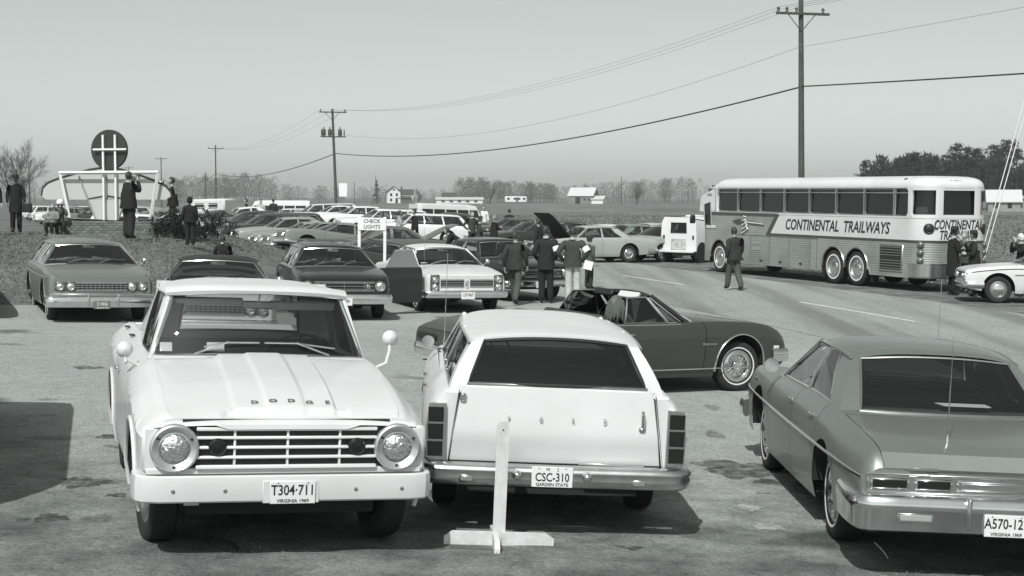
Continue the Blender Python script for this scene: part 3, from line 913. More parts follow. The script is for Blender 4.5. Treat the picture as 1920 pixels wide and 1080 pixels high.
# ------------------------------------------------------------------ the white station wagon seen from behind
def make_ford():
    W = paint(.66, 'wagon_white')
    K = Car('station_wagon', W, style='wagon', wb=3.07, fo=.9, ro=1.20, w=1.0, belt=1.06, H=1.50, r=.36, sill=.26, wroof=.66, rbase=-4.20, rtop=-3.86, cowl=-.60, wtop=-1.25, tyre='white', ownrear=True, norear=True,
            zs=[(-4.27, 1.045), (-4.1, 1.065), (-3.4, 1.07), (-2.5, 1.03), (-1.6, 1.01), (-.5, 1.0), (.4, .94), (.8, .90), (.9, .85)],
            zc=[(-4.27, 1.06), (-.9, 1.06), (-.5, 1.04), (.3, .97), (.8, .91), (.9, .86)],
            ww=[(-4.27, .955), (-4.22, .975), (-4.0, .99), (-3.07, 1.0), (-1.3, 1.0), (.1, .985), (.7, .95), (.9, .88)],
            prof=[(-.2, .93), (0, .945), (.12, .985), (.45, 1.0), (.62, 1.0), (.80, .985), (.90, .945), (.96, .905), (1.0, .87)],
            zr=[(-3.90, 1.405), (-3.5, 1.43), (-1.8, 1.435), (-1.3, 1.42), (-1.2, 1.40)], trimmat=DULLCH, seatmat=SEATM)
    r = K.root
    P = K.pane(-4.20, -3.88, 'rear_window', .03, wbase=.665, wtop=.545, zb=1.125, zt=1.415, frame=BLACK, sgn=-1, fr=.016)
    for sg in (1, -1):
        m = MB(); m.grid([[P(sg * 1.0, i / 6), (lambda a, q: (a[0] + .01, sg * q[1], q[2] if i else 1.06))(P(sg, i / 6), K.G(P(sg, i / 6)[0], i / 6))] for i in range(7)])
        m.build('rear_pillar', W, r)
    m = MB(); m.grid([[(lambda q: (q[0] - .0, q[1], q[2] + a))(P(-1 + i / 6, 1.0)) for i in range(13)] for a in (-.004, .03)]); m.build('roof_header', W, r)
    for sg in (1, -1):
        a = P(sg, 0); q = K.G(a[0], 0)
        m = MB(); m.grid([[(-4.272, sg * .735, 1.058), (-4.272, sg * .83, 1.058)], [(-4.24, sg * .70, 1.10), (-4.24, sg * .845, 1.072)], [(a[0], a[1], a[2] + .004), (a[0] + .01, sg * (q[1] + .01), 1.066)]]); m.build('corner_cap', W, r)
    # rear corners either side of the tailgate
    for sg in (1, -1):
        m = MB(); rows = []
        for i in range(9):
            z = .50 + (1.06 - .50) * i / 8
            ys = K.surf(-4.27, z); yt = .81 - .075 * i / 8
            rows.append([(-4.27, sg * yt, z), (-4.275, sg * (yt + (ys - yt) * .5), z), (-4.27, sg * ys, z)])
        m.grid(rows); m.build('rear_corner', W, r)
    # tailgate
    m = MB(); rows = []
    for i in range(13):
        f = i / 12; z = .555 + (1.105 - .555) * f; hw = .800 - .072 * f
        x = (-4.258 - .040 * f / .36) if f < .36 else (-4.298 + .034 * (f - .36) / .64)
        rows.append([(x + .03, -hw, z)] + [(x - .012 * (1 - (u * u)), u * (hw - .012), z) for u in np.linspace(-1, 1, 9)] + [(x + .03, hw, z)])
    m.grid(rows)
    m.grid([[(rows[-1][j][0], rows[-1][j][1], 1.105), (-4.21, rows[-1][j][1] * .93, 1.125)] for j in range(len(rows[-1]))])
    tg = m.build('tailgate', W, r, 30)
    m = MB(); m.box((-4.225, 0, 1.122), (.03, 1.36, .030), .006); m.build('belt_moulding', DULLCH, tg)
    m = MB(); loop = [(-4.292, -.803, .552), (-4.292, .803, .552), (-4.285, .735, 1.09), (-4.23, .73, 1.115)]
    m.tube([(-4.285, -.735, 1.09), (-4.288, -.808, .552), (-4.288, .808, .552), (-4.285, .735, 1.09)], .006, 5, flat=.6); m.build('tailgate_seam', BLACK, tg)
    m = MB(); m.tube([(-4.315, -.64, .845), (-4.335, -.64, .87), (-4.335, -.64, .94), (-4.31, -.64, .965)], .014, 8); m.lathe([(.026, 0), (.024, .012), (.002, .016)], (-4.295, -.64, .835), 'x', 14, sgn=-1); m.build('tailgate_handle', CHROME, tg)
    m = MB(); m.box((-4.285, .705, 1.03), (.03, .045, .06), .008); m.build('tailgate_hinge', DULLCH, tg)
    m = MB(); m.box((-4.30, -.42, .556), (.02, .50, .022), .004); m.build('chrome_strip', CHROME, tg)
    for i, ch in enumerate('FORD'):
        text_part(ch, .055, face_mat((-4.313, .36 - .24 * i, .885), (-1, 0, 0)), mat('worn_letter', .48, .4, .3), tg, 'tailgate_letter', .003, .001, 0, .6)
    # tail lamps
    for sg in (1, -1):
        m = MB()
        prof = [(.825, .565), (.965, .575), (.975, .78), (.955, .975), (.83, .985)]
        m.prism(prof, lambda p, h: (h, sg * p[0], p[1]), -4.24, -4.315); o = m.build('taillight', DULLCH, r)
        for a, b in ((.59, .70), (.715, .83), (.845, .955)):
            k = MB(); k.prism([(.845, a), (.955, a), (.960, b), (.845, b)], lambda p, h: (h, sg * p[0], p[1]), -4.30, -4.328); k.build('lens', TAIL, o)
    # bumper
    m = MB(); path = [(-3.86, -.995), (-4.05, -1.005), (-4.25, -1.0), (-4.34, -.965)] + [(-4.375 - .03 * (1 - abs(y)), y) for y in np.linspace(-.88, .88, 11)] + [(-4.34, .965), (-4.25, 1.0), (-4.05, 1.005), (-3.86, .995)]
    m.sweep(path[::-1], [(-.06, .395), (-.01, .39), (.02, .41), (.03, .455), (.024, .475), (.034, .50), (.034, .515), (.0, .548), (-.07, .552)])
    bp = m.build('rear_bumper', mat('worn_chrome', .66, .30, 1.0, vary=.30, scale=4), r, 50)
    for y in (-.62, .66):
        k = MB(); k.box((-4.405, y, .445), (.03, .115, .058), .012); o = k.build('reverse_light', DULLCH, bp); k = MB(); k.box((-4.420, y, .445), (.01, .09, .036), .004); k.build('lens', AMBER, o)
    for y in (-.23, .29):
        k = MB(); k.lathe([(.04, 0), (.036, .03), (.02, .05), (.002, .055)], (-4.42, y, .485), 'x', 16, sgn=-1); k.build('bumper_guard', CHROME, bp)
    for y in (-.70, -.58, .60, .72, .15, -.1):
        k = MB(); k.lathe([(.012, 0), (.010, .006), (.001, .008)], (-4.385, y, .535), 'x', 8, sgn=-1); k.build('bumper_bolt', DULLCH, bp)
    K.plate(-4.445, .03, .48, False, 'CSC-310', 'GARDEN STATE', top='N      J', size=.088)
    K.handles([-1.62, -2.62], -.12); K.strip(-4.2, .8, .52, .009)
    K.bumper(True, .40, .56)
    m = MB(); m.tube([(-2.2, .70, 1.36), (-2.3, .70, 1.36)], .01); 
    m = MB(); m.box((-3.2, 0, .95), (.14, 1.5, .30), .05); m.build('third_seat', SEATM, r)
    K.mirror(-.95, 1); K.antenna(.1, .80, .98, .95)
    f = .068, 15.746
    K.put(.066, 15.74, 93.1, 'white station wagon showing its tailgate and New Jersey plate CSC-310', 'station wagon')
    return K

# ------------------------------------------------------------------ grey four-door sedan seen from behind
def make_plymouth():
    G_ = paint(.25, 'sedan_grey', .40, .35, .55)
    K = Car('sedan', G_, style='sedan', wb=3.05, fo=.98, ro=1.25, w=1.01, belt=1.0, H=1.46, r=.36, wroof=.67, rbase=-2.98, rtop=-2.42, cowl=-.55, wtop=-1.2, tyre='white', crown=.05,
            zs=[(-4.30, .76), (-4.285, .785), (-4.2, .865), (-4.1, .89), (-3.9, .915), (-3.0, .975), (-2.2, 1.0), (-1.2, .985), (-.5, .97), (.3, .945), (.85, .91), (.98, .86)],
            zc=[(-4.30, .745), (-4.285, .775), (-4.20, .875), (-4.12, .905), (-3.85, .935), (-3.1, .985), (-2.7, 1.0), (-.9, 1.03), (-.5, 1.02), (.3, .95), (.85, .89), (.98, .84)],
            ww=[(-4.30, .985), (-4.2, .995), (-3.05, 1.01), (-1.3, 1.01), (0, 1.0), (.7, .975), (.98, .93)],
            prof=[(-.2, .92), (0, .935), (.15, .97), (.50, .99), (.60, 1.0), (.66, .995), (.85, .965), (.95, .93), (1.0, .90)],
            zr=[(-2.46, 1.355), (-2.0, 1.395), (-1.6, 1.40), (-1.2, 1.37), (-1.15, 1.36)], trimmat=CHROME, steer=0, rarch=.03, ownrear=True)
    r = K.root
    P = K.pane(-2.98, -2.44, 'rear_window', .10, wbase=.70, wtop=.60, sgn=-1, fr=.012)
    fill(K, P)
    K.strip(-4.25, .9, lambda x: .70 + .015 * (x + 4.2) / 5, .013, name='side_moulding')
    K.handles([-1.62, -2.52], -.10)
    K.mirror(-.72, 1, r=.07)
    # tail: light panel, lamps, bumper
    m = MB(); m.box((-4.305, 0, .675), (.05, 1.90, .135), .012); pn = m.build('tail_panel', DULLCH, r)
    for z in (.738, .612):
        m = MB(); m.box((-4.335, 0, z), (.02, 1.92, .020), .006); m.build('tail_trim', CHROME, pn)
    for sg in (1, -1):
        for a, b in ((.66, .93), (.36, .62)):
            m = MB(); m.box((-4.335, sg * (a + b) / 2, .675), (.03, b - a, .085), .012); o = m.build('taillight', CHROME, r)
            m = MB(); m.box((-4.352, sg * (a + b) / 2, .675), (.01, b - a - .035, .055), .008); m.build('lens', TAIL, o)
    m = MB(); m.box((-4.340, 0, .675), (.02, .66, .075), .01); o = m.build('centre_panel', CHROME, r)
    m = MB(); m.box((-4.352, 0, .675), (.008, .60, .045), .006); m.build('panel_insert', DULLCH, o)
    m = MB(); path = [(-3.75, -1.0), (-4.0, -1.015), (-4.25, -1.01), (-4.35, -.985)] + [(-4.385, y) for y in np.linspace(-.92, .92, 11)] + [(-4.35, .985), (-4.25, 1.01), (-4.0, 1.015), (-3.75, 1.0)]
    m.sweep(path[::-1], [(-.08, .345), (-.02, .34), (.015, .36), (.022, .45), (.030, .50), (.034, .535), (.020, .585), (-.01, .600), (-.06, .602)])
    bp = m.build('rear_bumper', CHROME, r, 50)
    for y in (-.62, .62):
        k = MB(); k.box((-4.405, y, .455), (.02, .26, .075), .012); o = k.build('bumper_light', DULLCH, bp); k = MB(); k.box((-4.414, y, .455), (.01, .22, .045), .008); k.build('lens', mat('bumper_lens', .35, .3), o)
    for y in (-.26, .26):
        k = MB(); k.box((-4.425, y, .50), (.05, .035, .22), .014); k.build('bumper_guard', DULLCH, bp)
    K.plate(-4.425, .0, .425, False, 'A570-127', 'VIRGINIA 1969', size=.098)
    m = MB(); m.box((-4.316, .56, .775), (.008, .20, .022), .002); m.build('model_badge', mat('badge', .3, .3, .6), r)
    K.antenna(-4.02, .32, .905, .78)
    K.antenna(.35, -.82, .94, .95)
    K.bumper(True, .40, .58, wrap=.25)
    for sg in (1, -1):
        for y in (.62, .80): K.headlight(K.xF, sg * y, .70, .075)
    m = MB(); m.box((K.xF, 0, .70), (.03, 1.05, .14), .01); m.build('grille', DULLCH, r)
    m = MB(); q = [( -2.86, -.35, 1.025), (-2.86, .02, 1.03), (-2.70, .05, 1.045), (-2.70, -.35, 1.04)]
    m.prism([(p[0], p[1]) for p in q], lambda p, h: (p[0], p[1], 1.04 + h), 0, .006); m.build('paper', PAPER, r)
    for sg in (1, -1):
        m = MB(); m.box((.30, sg * (K.surf(.30, .84) + .003), .84), (.20, .008, .025), .003); m.build('fender_badge', CHROME, r)
    K.put(3.346, 14.90, 90.27, 'grey four-door sedan with long trunk and Virginia plate A570-127', 'sedan')
    return K

# ------------------------------------------------------------------ dark two-door with a black top, driver inside
def make_cutlass():
    G_ = paint(.045, 'coupe_dark', .36, .5)
    top = mat('black_vinyl_top', .022, .6, bump=.1, bscale=80)
    K = Car('convertible', G_, roofp=top, style='conv', wb=2.84, fo=.84, ro=1.18, w=.97, belt=.95, H=1.37, r=.345, wroof=.62, cowl=-.80, wtop=-1.30, rbase=-2.76, rtop=-2.36, tyre='wire', crown=.04, steer=-.12,
            zs=[(-4.02, .78), (-3.7, .87), (-2.9, .955), (-2.2, .93), (-1.3, .925), (-.5, .945), (.2, .925), (.6, .86), (.78, .76), (.84, .68)],
            zc=[(-4.02, .78), (-3.7, .88), (-2.9, .97), (-2.6, .97), (-.9, 1.0), (-.5, 1.0), (.2, .95), (.6, .86), (.78, .76), (.84, .68)],
            prof=[(-.2, .90), (0, .915), (.15, .95), (.45, .985), (.68, 1.0), (.85, .985), (.95, .95), (1.0, .915)],
            zb=[(-4.02, .46), (-3.7, .38), (-2.3, .22), (-.5, .22), (.42, .26), (.75, .34), (.84, .42)],
            trimmat=DULLCH, railmat=BLACK, seatmat=SEATM, noroof=True, ownrear=True,
            windows=[[(-.96, .03), (-1.16, .03), (-1.36, .90), (-1.33, .93)], [(-1.18, .03), (-1.86, .03), (-1.72, .88), (-1.39, .93)]], pillars=[])
    r = K.root
    m = MB(); rows = []
    for i in range(15):
        u = -1 + i / 7; q = K.WS(u, 1.0)
        rows.append([(q[0] + .03, q[1], q[2] - .012), (q[0] - .01, q[1], q[2] + .022), (q[0] - .10, q[1] * 1.0, q[2] + .018), (q[0] - .11, q[1], q[2] - .02), (q[0] - .02, q[1], q[2] - .03)])
    m.grid(rows, close=True); m.build('windshield_header', top, r)
    for a, b in ((-.52, -.08), (.08, .52)):
        m = MB(); m.box((-1.44, (a + b) / 2, 1.275), (.05, b - a, .10), .012, rot=Matrix.Rotation(.6, 3, 'Y')); m.build('sun_visor', mat('visor_vinyl', .62, .6) if a < 0 else BLACK, r)
    m = MB(); rows = []
    for i in range(13):
        u = -1 + i / 6; y = u * .80; c = 1 - abs(u) ** 4
        rows.append([(-2.50 - .12 * (1 - c), y, .93), (-2.55, y, .95 + .06 * c), (-2.70, y, .97 + .08 * c), (-2.86, y, .96 + .03 * c), (-2.92, y, .955)])
    m.grid(rows); m.build('folded_top', top, r)
    K.arch_trim(CHROME, .012); K.handles([-1.86], -.12); K.strip(-3.9, .6, .33, .010)
    K.strip(-1.0, -2.3, lambda x: K.zs(x) - .002, .010)
    K.bumper(True, .40, .58, ext=.02, wrap=.30); K.bumper(False, .42, .60, ext=.03, wrap=.30)
    m = MB(); z = .55; x = .68
    for sg in (1, -1):
        m = MB(); y = K.surf(.62, .60); m.box((.62, sg * (y + .004), .60), (.09, .016, .035), .004); m.build('side_marker', mat('marker', .7, .3), r)
        m = MB(); m.box((-.55, sg * (K.surf(-.55, .66) + .003), .66), (.24, .008, .028), .003); m.build('fender_badge', mat('script_chrome', .25, .3, .6), r)
        for yy in (.55, .72): K.headlight(K.xF - .01, sg * yy, .60, .07)
        m = MB(); m.box((K.xR - .01, sg * .55, .68), (.03, .5, .09), .01); m.build('taillight', TAIL, r)
    K.mirror(-.98, 1, r=.06); K.wipers()
    K.put(2.61, 21.70, 30.6, 'dark open two-door convertible with wire wheels beyond the white station wagon', 'car')
    return K

# ------------------------------------------------------------------ the other cars
def roof_rack(K, x0, x1, n=5, mt=None):
    mt = mt or DULLCH
    z = lambda x: K.zr(x) + K.crown + .075
    for sg in (1, -1):
        m = MB(); m.tube([(x, sg * (K.wroof - .13), z(x)) for x in np.linspace(x0, x1, 6)], .011, 6); m.build('rack_rail', mt, K.root)
        for i in range(n):
            x = x0 + (x1 - x0) * (i + .5) / n
            m = MB(); m.tube([(x, sg * (K.wroof - .13), z(x)), (x, sg * (K.wroof - .13), z(x) - .08)], .010, 5); m.build('rack_post', mt, K.root)
    for i in range(n):
        x = x0 + (x1 - x0) * (i + .5) / n
        m = MB(); m.tube([(x, -(K.wroof - .13), z(x) - .01), (x, K.wroof - .13, z(x) - .01)], .009, 5); m.build('rack_slat', mt, K.root)

def dash_papers(K, spots):
    for i, (y, a, sx, sy) in enumerate(spots):
        x = K.cowl - .13 - .05 * (i % 2); z = K.zc(K.cowl) + .065
        m = MB(); rt = Matrix.Rotation(a, 3, 'Z') @ Matrix.Rotation(-.35 - .1 * (i % 3), 3, 'Y')
        m.grid([[tuple(Vector((x, y, z)) + rt @ Vector((u * sx, v * sy, .02 * math.sin(3 * u + 2 * v + i)))) for u in (-.5, 0, .5)] for v in (-.5, -.1, .5)])
        m.build('paper', PAPER, K.root, 0)

def bars(K, x, z0, z1, y0, y1, nh, nv, mt=DULLCH, name='grille_bar', frame=True, d=1):
    m = MB(); m.box((x - d * .012, (y0 + y1) / 2, (z0 + z1) / 2), (.03, y1 - y0, z1 - z0), .004); gr = m.build('grille', BLACK, K.root)
    for i in range(nh):
        z = z0 + (z1 - z0) * (i + .5) / nh
        m = MB(); m.box((x + d * .012, (y0 + y1) / 2, z), (.014, y1 - y0, .010)); m.build(name, mt, gr, 0)
    for i in range(nv):
        y = y0 + (y1 - y0) * (i + .5) / nv
        m = MB(); m.box((x + d * .010, y, (z0 + z1) / 2), (.012, .008, z1 - z0)); m.build(name, mt, gr, 0)
    if frame:
        m = MB(); m.tube([(x + d * .010, y0, z0), (x + d * .010, y1, z0), (x + d * .010, y1, z1), (x + d * .010, y0, z1)], .012, 5, closed=True); m.build('grille_frame', CHROME, gr)
    return gr

def std_front(K, kind='quad', plate=None, bmp=(.36, .52)):
    z = (K.zs(K.xF) + bmp[1]) / 2 + .01; hw = K.ww(K.xF); x = K.xF
    if kind == 'quad':
        bars(K, x, z - .075, z + .075, -hw * .52, hw * .52, 4, 12)
        for sg in (1, -1):
            m = MB(); m.box((x - .004, sg * hw * .735, z), (.03, hw * .42, .17), .01); m.build('headlight_panel', mat('headlight_panel', .10, .4, .4), K.root)
            for q in (.62, .84): K.headlight(x + .012, sg * hw * q, z, .072, .012)
    elif kind == 'single':
        bars(K, x, z - .085, z + .085, -hw * .70, hw * .70, 3, 3)
        for sg in (1, -1):
            K.headlight(x + .012, sg * hw * .83, z, .085, .020); K.headlight(x + .02, sg * hw * .55, z, .052, .008, mt=AMBER, name='parking_light')
    elif kind == 'stack':
        for sg in (1, -1):
            bars(K, x, z - .075, z + .075, min(sg * .07, sg * hw * .70), max(sg * .07, sg * hw * .70), 4, 0)
            m = MB(); m.box((x - .002, sg * hw * .85, z), (.04, .21, .36), .03); m.build('headlight_panel', mat('headlight_panel', .10, .4, .4), K.root)
            for dz in (-.082, .082): K.headlight(x + .020, sg * hw * .85, z + dz, .070, .012)
    K.bumper(True, *bmp)
    if plate: K.plate(x + .108, 0, bmp[0] + .05, True, *plate)

def std_rear(K, kind='wide', plate=None, bmp=(.38, .54)):
    z = (K.zs(K.xR) + bmp[1]) / 2 + .0; hw = K.ww(K.xR); x = K.xR
    for sg in (1, -1):
        m = MB()
        if kind == 'wide': m.box((x - .005, sg * hw * .66, z), (.04, hw * .56, .10), .01)
        elif kind == 'tall': m.box((x - .005, sg * hw * .88, z), (.05, .12, .26), .015)
        else: m.lathe([(.085, -.02), (.085, .015), (.06, .03), (.002, .035)], (x, sg * hw * .80, z), 'x', 18, sgn=-1)
        m.build('taillight', TAIL, K.root)
    K.bumper(False, *bmp)
    if plate: K.plate(x - .108, 0, bmp[0] + .06, False, *plate)

def open_hood(K, ang=62):
    # bonnet hinged at the scuttle, with the dark engine bay under it
    m = MB(); m.box(((K.cowl + .16 + K.xF) / 2, 0, .72), (K.xF - K.cowl - .25, 1.3, .12), .02); m.build('engine_bay', DARK, K.root)
    h0 = K.cowl + .17; zh = K.zc(h0)
    rt = Matrix.Rotation(-R(ang), 3, 'Y')
    m = MB(); rows = []
    for x in np.linspace(h0, K.xF, 9):
        rows.append([tuple(Vector((h0, 0, zh)) + rt @ Vector((p[0] - h0, p[1], p[2] - zh))) for p in K.top_row(x)])
    m.grid(rows)
    rows2 = [[(p[0] + .02, p[1] * .97, p[2] - .012) for p in rw] for rw in rows]; m.grid(rows2, 1)
    m.build('hood', [K.p, DARK], K.root, 40)

def make_chevy():
    P = paint(.27, 'wagon_grey_metallic', .40, .35, .5)
    K = Car('station_wagon', P, style='wagon', wb=3.02, fo=.95, ro=1.25, w=1.0, belt=1.0, H=1.47, r=.36, wroof=.66, cowl=-.66, wtop=-1.28, tyre='white', sill=.26)
    std_front(K, 'quad', ('2 1416', 'VIRGINIA 1969', PLATED, PLATEW), (.30, .50)); std_rear(K)
    m = MB(); m.box((K.xF + .07, 0, .54), (.05, 1.86, .045), .015); m.build('bumper_upper', CHROME, K.root)
    for y in (-.24, .30):
        m = MB(); m.box((K.xF + .105, y, .44), (.05, .045, .24), .015); m.build('bumper_guard', CHROME, K.root)
    roof_rack(K, -1.9, -3.9); K.strip(-4.2, .85, lambda x: .82, .010); K.handles([-1.62, -2.62]); K.wipers(); dash_papers(K, [(-.42, .3, .18, .26), (-.20, -.2, .16, .24), (.18, .1, .2, .34)])
    m = MB(); m.tube([(K.cowl + .22, y, K.zc(K.cowl + .22) + .004) for y in np.linspace(-.5, .6, 8)], .012, 4, flat=.6); m.build('cowl_vent', BLACK, K.root)
    K.mirror(-.85, 1); K.arch_trim(CHROME, .008)
    K.put(-8.0, 29.6, -68.3, 'grey metallic station wagon with four headlights parked at the grass edge', 'station wagon')

def make_dark_wagon():
    P = paint(.020, 'wagon_black', .30, .5)
    K = Car('station_wagon', P, style='wagon', wb=2.95, fo=.90, ro=1.2, w=.97, belt=.98, H=1.45, r=.35, wroof=.64, tyre='cap', sill=.25, opendoor=('front_door', 1))
    std_front(K, 'single', ('1-8006', None), (.34, .53)); std_rear(K)
    roof_rack(K, -1.6, -3.7, 6); K.strip(-4.0, .8, lambda x: .62, .012); K.handles([-2.62]); K.wipers(); dash_papers(K, [(-.52, .5, .2, .26), (-.34, -.3, .22, .2), (-.12, .2, .2, .24), (.10, .7, .2, .2), (.30, -.2, .22, .28), (.02, .1, .3, .18)])
    m = MB(); w = K.w
    # driver's door swung wide open about its front edge
    d = empty('front_door'); d.parent = K.root
    hx, hy = -.62, K.surf(-.62, .8)
    d.location = (hx, hy, 0); d.rotation_euler = (0, 0, R(-62))
    off = lambda p: (p[0] - hx, p[1] - hy, p[2])
    m = MB(); rows = [K.side_row(x, 1) for x in K.stations(-1.716, -.624)]
    m.grid([[off(p) for p in rw] for rw in rows]); inner = [[off((p[0], p[1] - .09, p[2])) for p in rw[:-2]] for rw in rows]; m.grid(inner, 1)
    m.grid([[rows_[k] for k in range(len(inner[0]))] for rows_ in ([off(p) for p in rows[0][:-2]], inner[0])]); m.grid([[off(p) for p in rows[-1][:-2]], inner[-1]])
    m.build('door_shell', [P, mat('door_card', .06, .6)], d)
    poly = [(-.80, .02), (-1.70, .02), (-1.70, .95), (-1.22, .95)]
    pts = [tuple(off(K.G(a, b))) for a, b in poly]
    f = MB(); f.tube(pts, .016, 6, closed=True); f.build('window_frame', CHROME, d)
    f = MB(); f.add(pts, [(0, 1, 2, 3)]); f.build('side_window', GLASS, d, 0)
    for x in (-1.0, -1.62):
        pass
    K.put(-3.54, 31.42, -76.6, 'black station wagon with roof rack, driver door open and papers on its dashboard', 'station wagon')

def make_pontiac():
    W = WHITE
    K = Car('hardtop_car', W, style='sedan', wb=2.92, fo=.92, ro=1.25, w=.94, belt=.94, H=1.40, r=.34, wroof=.60, tyre='white', sill=.24)
    std_front(K, 'stack', ('127-967', None), (.34, .50)); std_rear(K)
    m = MB(); m.box((K.xF + .01, 0, .64), (.05, .07, .17), .02); m.build('grille_nose', CHROME, K.root)
    K.wipers(); K.handles([-1.62, -2.5]); K.mirror(-.80, 1); K.antenna(.15, -.75, .92, .85); K.arch_trim(CHROME, .008)
    m = MB(); m.box((K.cowl - .02, -.55, K.zc(K.cowl) + .03), (.10, .14, .012), .003); m.build('paper', PAPER, K.root)
    K.put(-1.264, 34.09, -72, 'white four-door car with stacked headlights and split black grille', 'car')

def make_dark_sedan():
    K = Car('sedan', paint(.018, 'sedan_black', .3, .5), style='sedan', wb=2.95, fo=.90, ro=1.2, w=.96, belt=.98, H=1.46, r=.35, wroof=.64, tyre='cap', sill=.26)
    std_front(K, 'single', ('', None)); std_rear(K); K.wipers(); K.handles([-1.62, -2.5]); K.strip(-3.9, .8, .60, .010)
    K.put(0.24, 38.2, -62, 'black four-door sedan with round headlights standing behind the men on the lot', 'sedan')

def make_white_convertible():
    top = mat('dark_soft_top', .03, .7, bump=.15, bscale=60)
    K = Car('soft_top_car', WHITE, roofp=top, style='coupe', wb=2.85, fo=.85, ro=1.15, w=.95, belt=.95, H=1.40, r=.34, wroof=.62, tyre='white', cowl=-.70, wtop=-1.25, railmat=BLACK)
    std_front(K, 'quad'); std_rear(K); K.wipers(); K.handles([-1.85]); K.antenna(.1, -.72, .93, .7); K.mirror(-.85, 1)
    K.put(-4.68, 24.3, -80, 'white two-door with a dark soft top behind the pickup cab', 'car')

def make_white_side_car():
    K = Car('coupe', WHITE, style='coupe', wb=2.8, fo=.80, ro=1.15, w=.92, belt=.93, H=1.36, r=.33, wroof=.60, tyre='dog')
    std_front(K, 'single'); std_rear(K); K.handles([-1.8]); K.strip(-3.8, .78, lambda x: K.zs(x) - .075, .012, mat('dark_trim', .05, .4)); K.wipers()
    for sg in (1, -1):
        m = MB(); m.box((-.50, sg * (K.surf(-.5, .70) + .003), .70), (.22, .008, .03), .003); m.build('fender_badge', mat('script_chrome', .25, .3, .6), K.root)
    K.put(12.32, 39.6, 172, 'white coupe with a thin dark side stripe on the far roadside', 'coupe')

# -------- prototypes for the parked rows
PROTO_P = mat('proto_paint', .5, .42, 0, .35)
def proto(style, name, fr, rr, **k):
    K = Car(name, PROTO_P, style=style, **k)
    std_front(K, fr); std_rear(K, rr)
    if style == 'wagon' and k.get('rackp'): roof_rack(K, -1.8, -3.7, 4)
    return K

PROTOS = {}
def get_proto(kind):
    if kind in PROTOS: return PROTOS[kind]
    if kind == 'sedan_boxy': K = proto('sedan', 'sedan', 'quad', 'wide', wb=3.0, w=.98, belt=.98, H=1.42)
    elif kind == 'sedan_small': K = proto('sedan', 'sedan', 'single', 'round', wb=2.75, fo=.78, ro=1.05, w=.90, belt=.96, H=1.40)
    elif kind == 'coupe': K = proto('coupe', 'coupe', 'quad', 'wide', wb=2.85, ro=1.2, w=.95, belt=.94, H=1.35)
    elif kind == 'fastback': K = proto('coupe', 'coupe', 'single', 'tall', wb=2.75, ro=1.1, w=.92, belt=.93, H=1.33, rbase=-3.35, rtop=-2.15)
    elif kind == 'wagon': K = proto('wagon', 'station_wagon', 'quad', 'tall', wb=2.95, w=.98, belt=.98, H=1.48)
    elif kind == 'wagon_rack': K = proto('wagon', 'station_wagon', 'single', 'round', wb=2.95, w=.96, belt=.98, H=1.46, rackp=True)
    elif kind == 'hood_up':
        K = Car('sedan', PROTO_P, style='sedan', wb=2.9, w=.95, belt=.96, H=1.42, nohood=True); std_front(K, 'quad'); std_rear(K); open_hood(K, 52)
    elif kind == 'hood_up_small':
        K = Car('sedan', PROTO_P, style='sedan', wb=2.7, fo=.78, ro=1.05, w=.90, belt=.96, H=1.42, nohood=True); std_front(K, 'single'); std_rear(K, 'round'); open_hood(K, 32)
    PROTOS[kind] = K.root
    K.root['proto'] = 1
    return K.root

USED = set()
SEEN = {'front_fender', 'door', 'front_door', 'rear_door', 'quarter_panel', 'hood', 'cowl', 'trunk_lid', 'rear_deck', 'front_panel', 'rear_panel', 'underbody', 'roof', 'windshield', 'rear_window',
        'side_window', 'pillar', 'windshield_pillar', 'wheel', 'front_bumper', 'rear_bumper', 'grille', 'headlight', 'taillight', 'tyre', 'hubcap', 'interior_tub', 'front_seat', 'lens'}
def copy_lite(o, parent, swap):
    for ch in list(o.children):
        if ch.name.split('.')[0] not in SEEN: continue
        c = ch.copy(); C.objects.link(c); c.parent = parent
        for i, sl in enumerate(c.material_slots):
            if sl.material and sl.material.name in swap: sl.link = 'OBJECT'; sl.material = swap[ch.material_slots[i].material.name]
        copy_lite(ch, c, swap)

def parked(kind, v, x, y, yaw, label, group, lite=False, roofv=None, cat=None, dz=0.0):
    src = get_proto(kind)
    swap = {'proto_paint': paint(v)}
    if lite:
        r = src.copy(); C.objects.link(r); copy_lite(src, r, swap)
    else:
        r = copy_tree(src, None, swap)
    r.matrix_world = ground_matrix(x, y, R(yaw), dz)
    if 'proto' in r: del r['proto']
    tag(r, label, cat or ('station wagon' if 'wagon' in kind else 'car'), group)
    if roofv is not None:
        for ch in r.children:
            if ch.name.startswith(('roof', 'pillar')):
                for sl in ch.material_slots: sl.link = 'OBJECT'; sl.material = paint(roofv)
    return r

def drop_protos():
    def rm(o):
        for ch in list(o.children): rm(ch)
        bpy.data.objects.remove(o)
    for r in PROTOS.values(): rm(r)

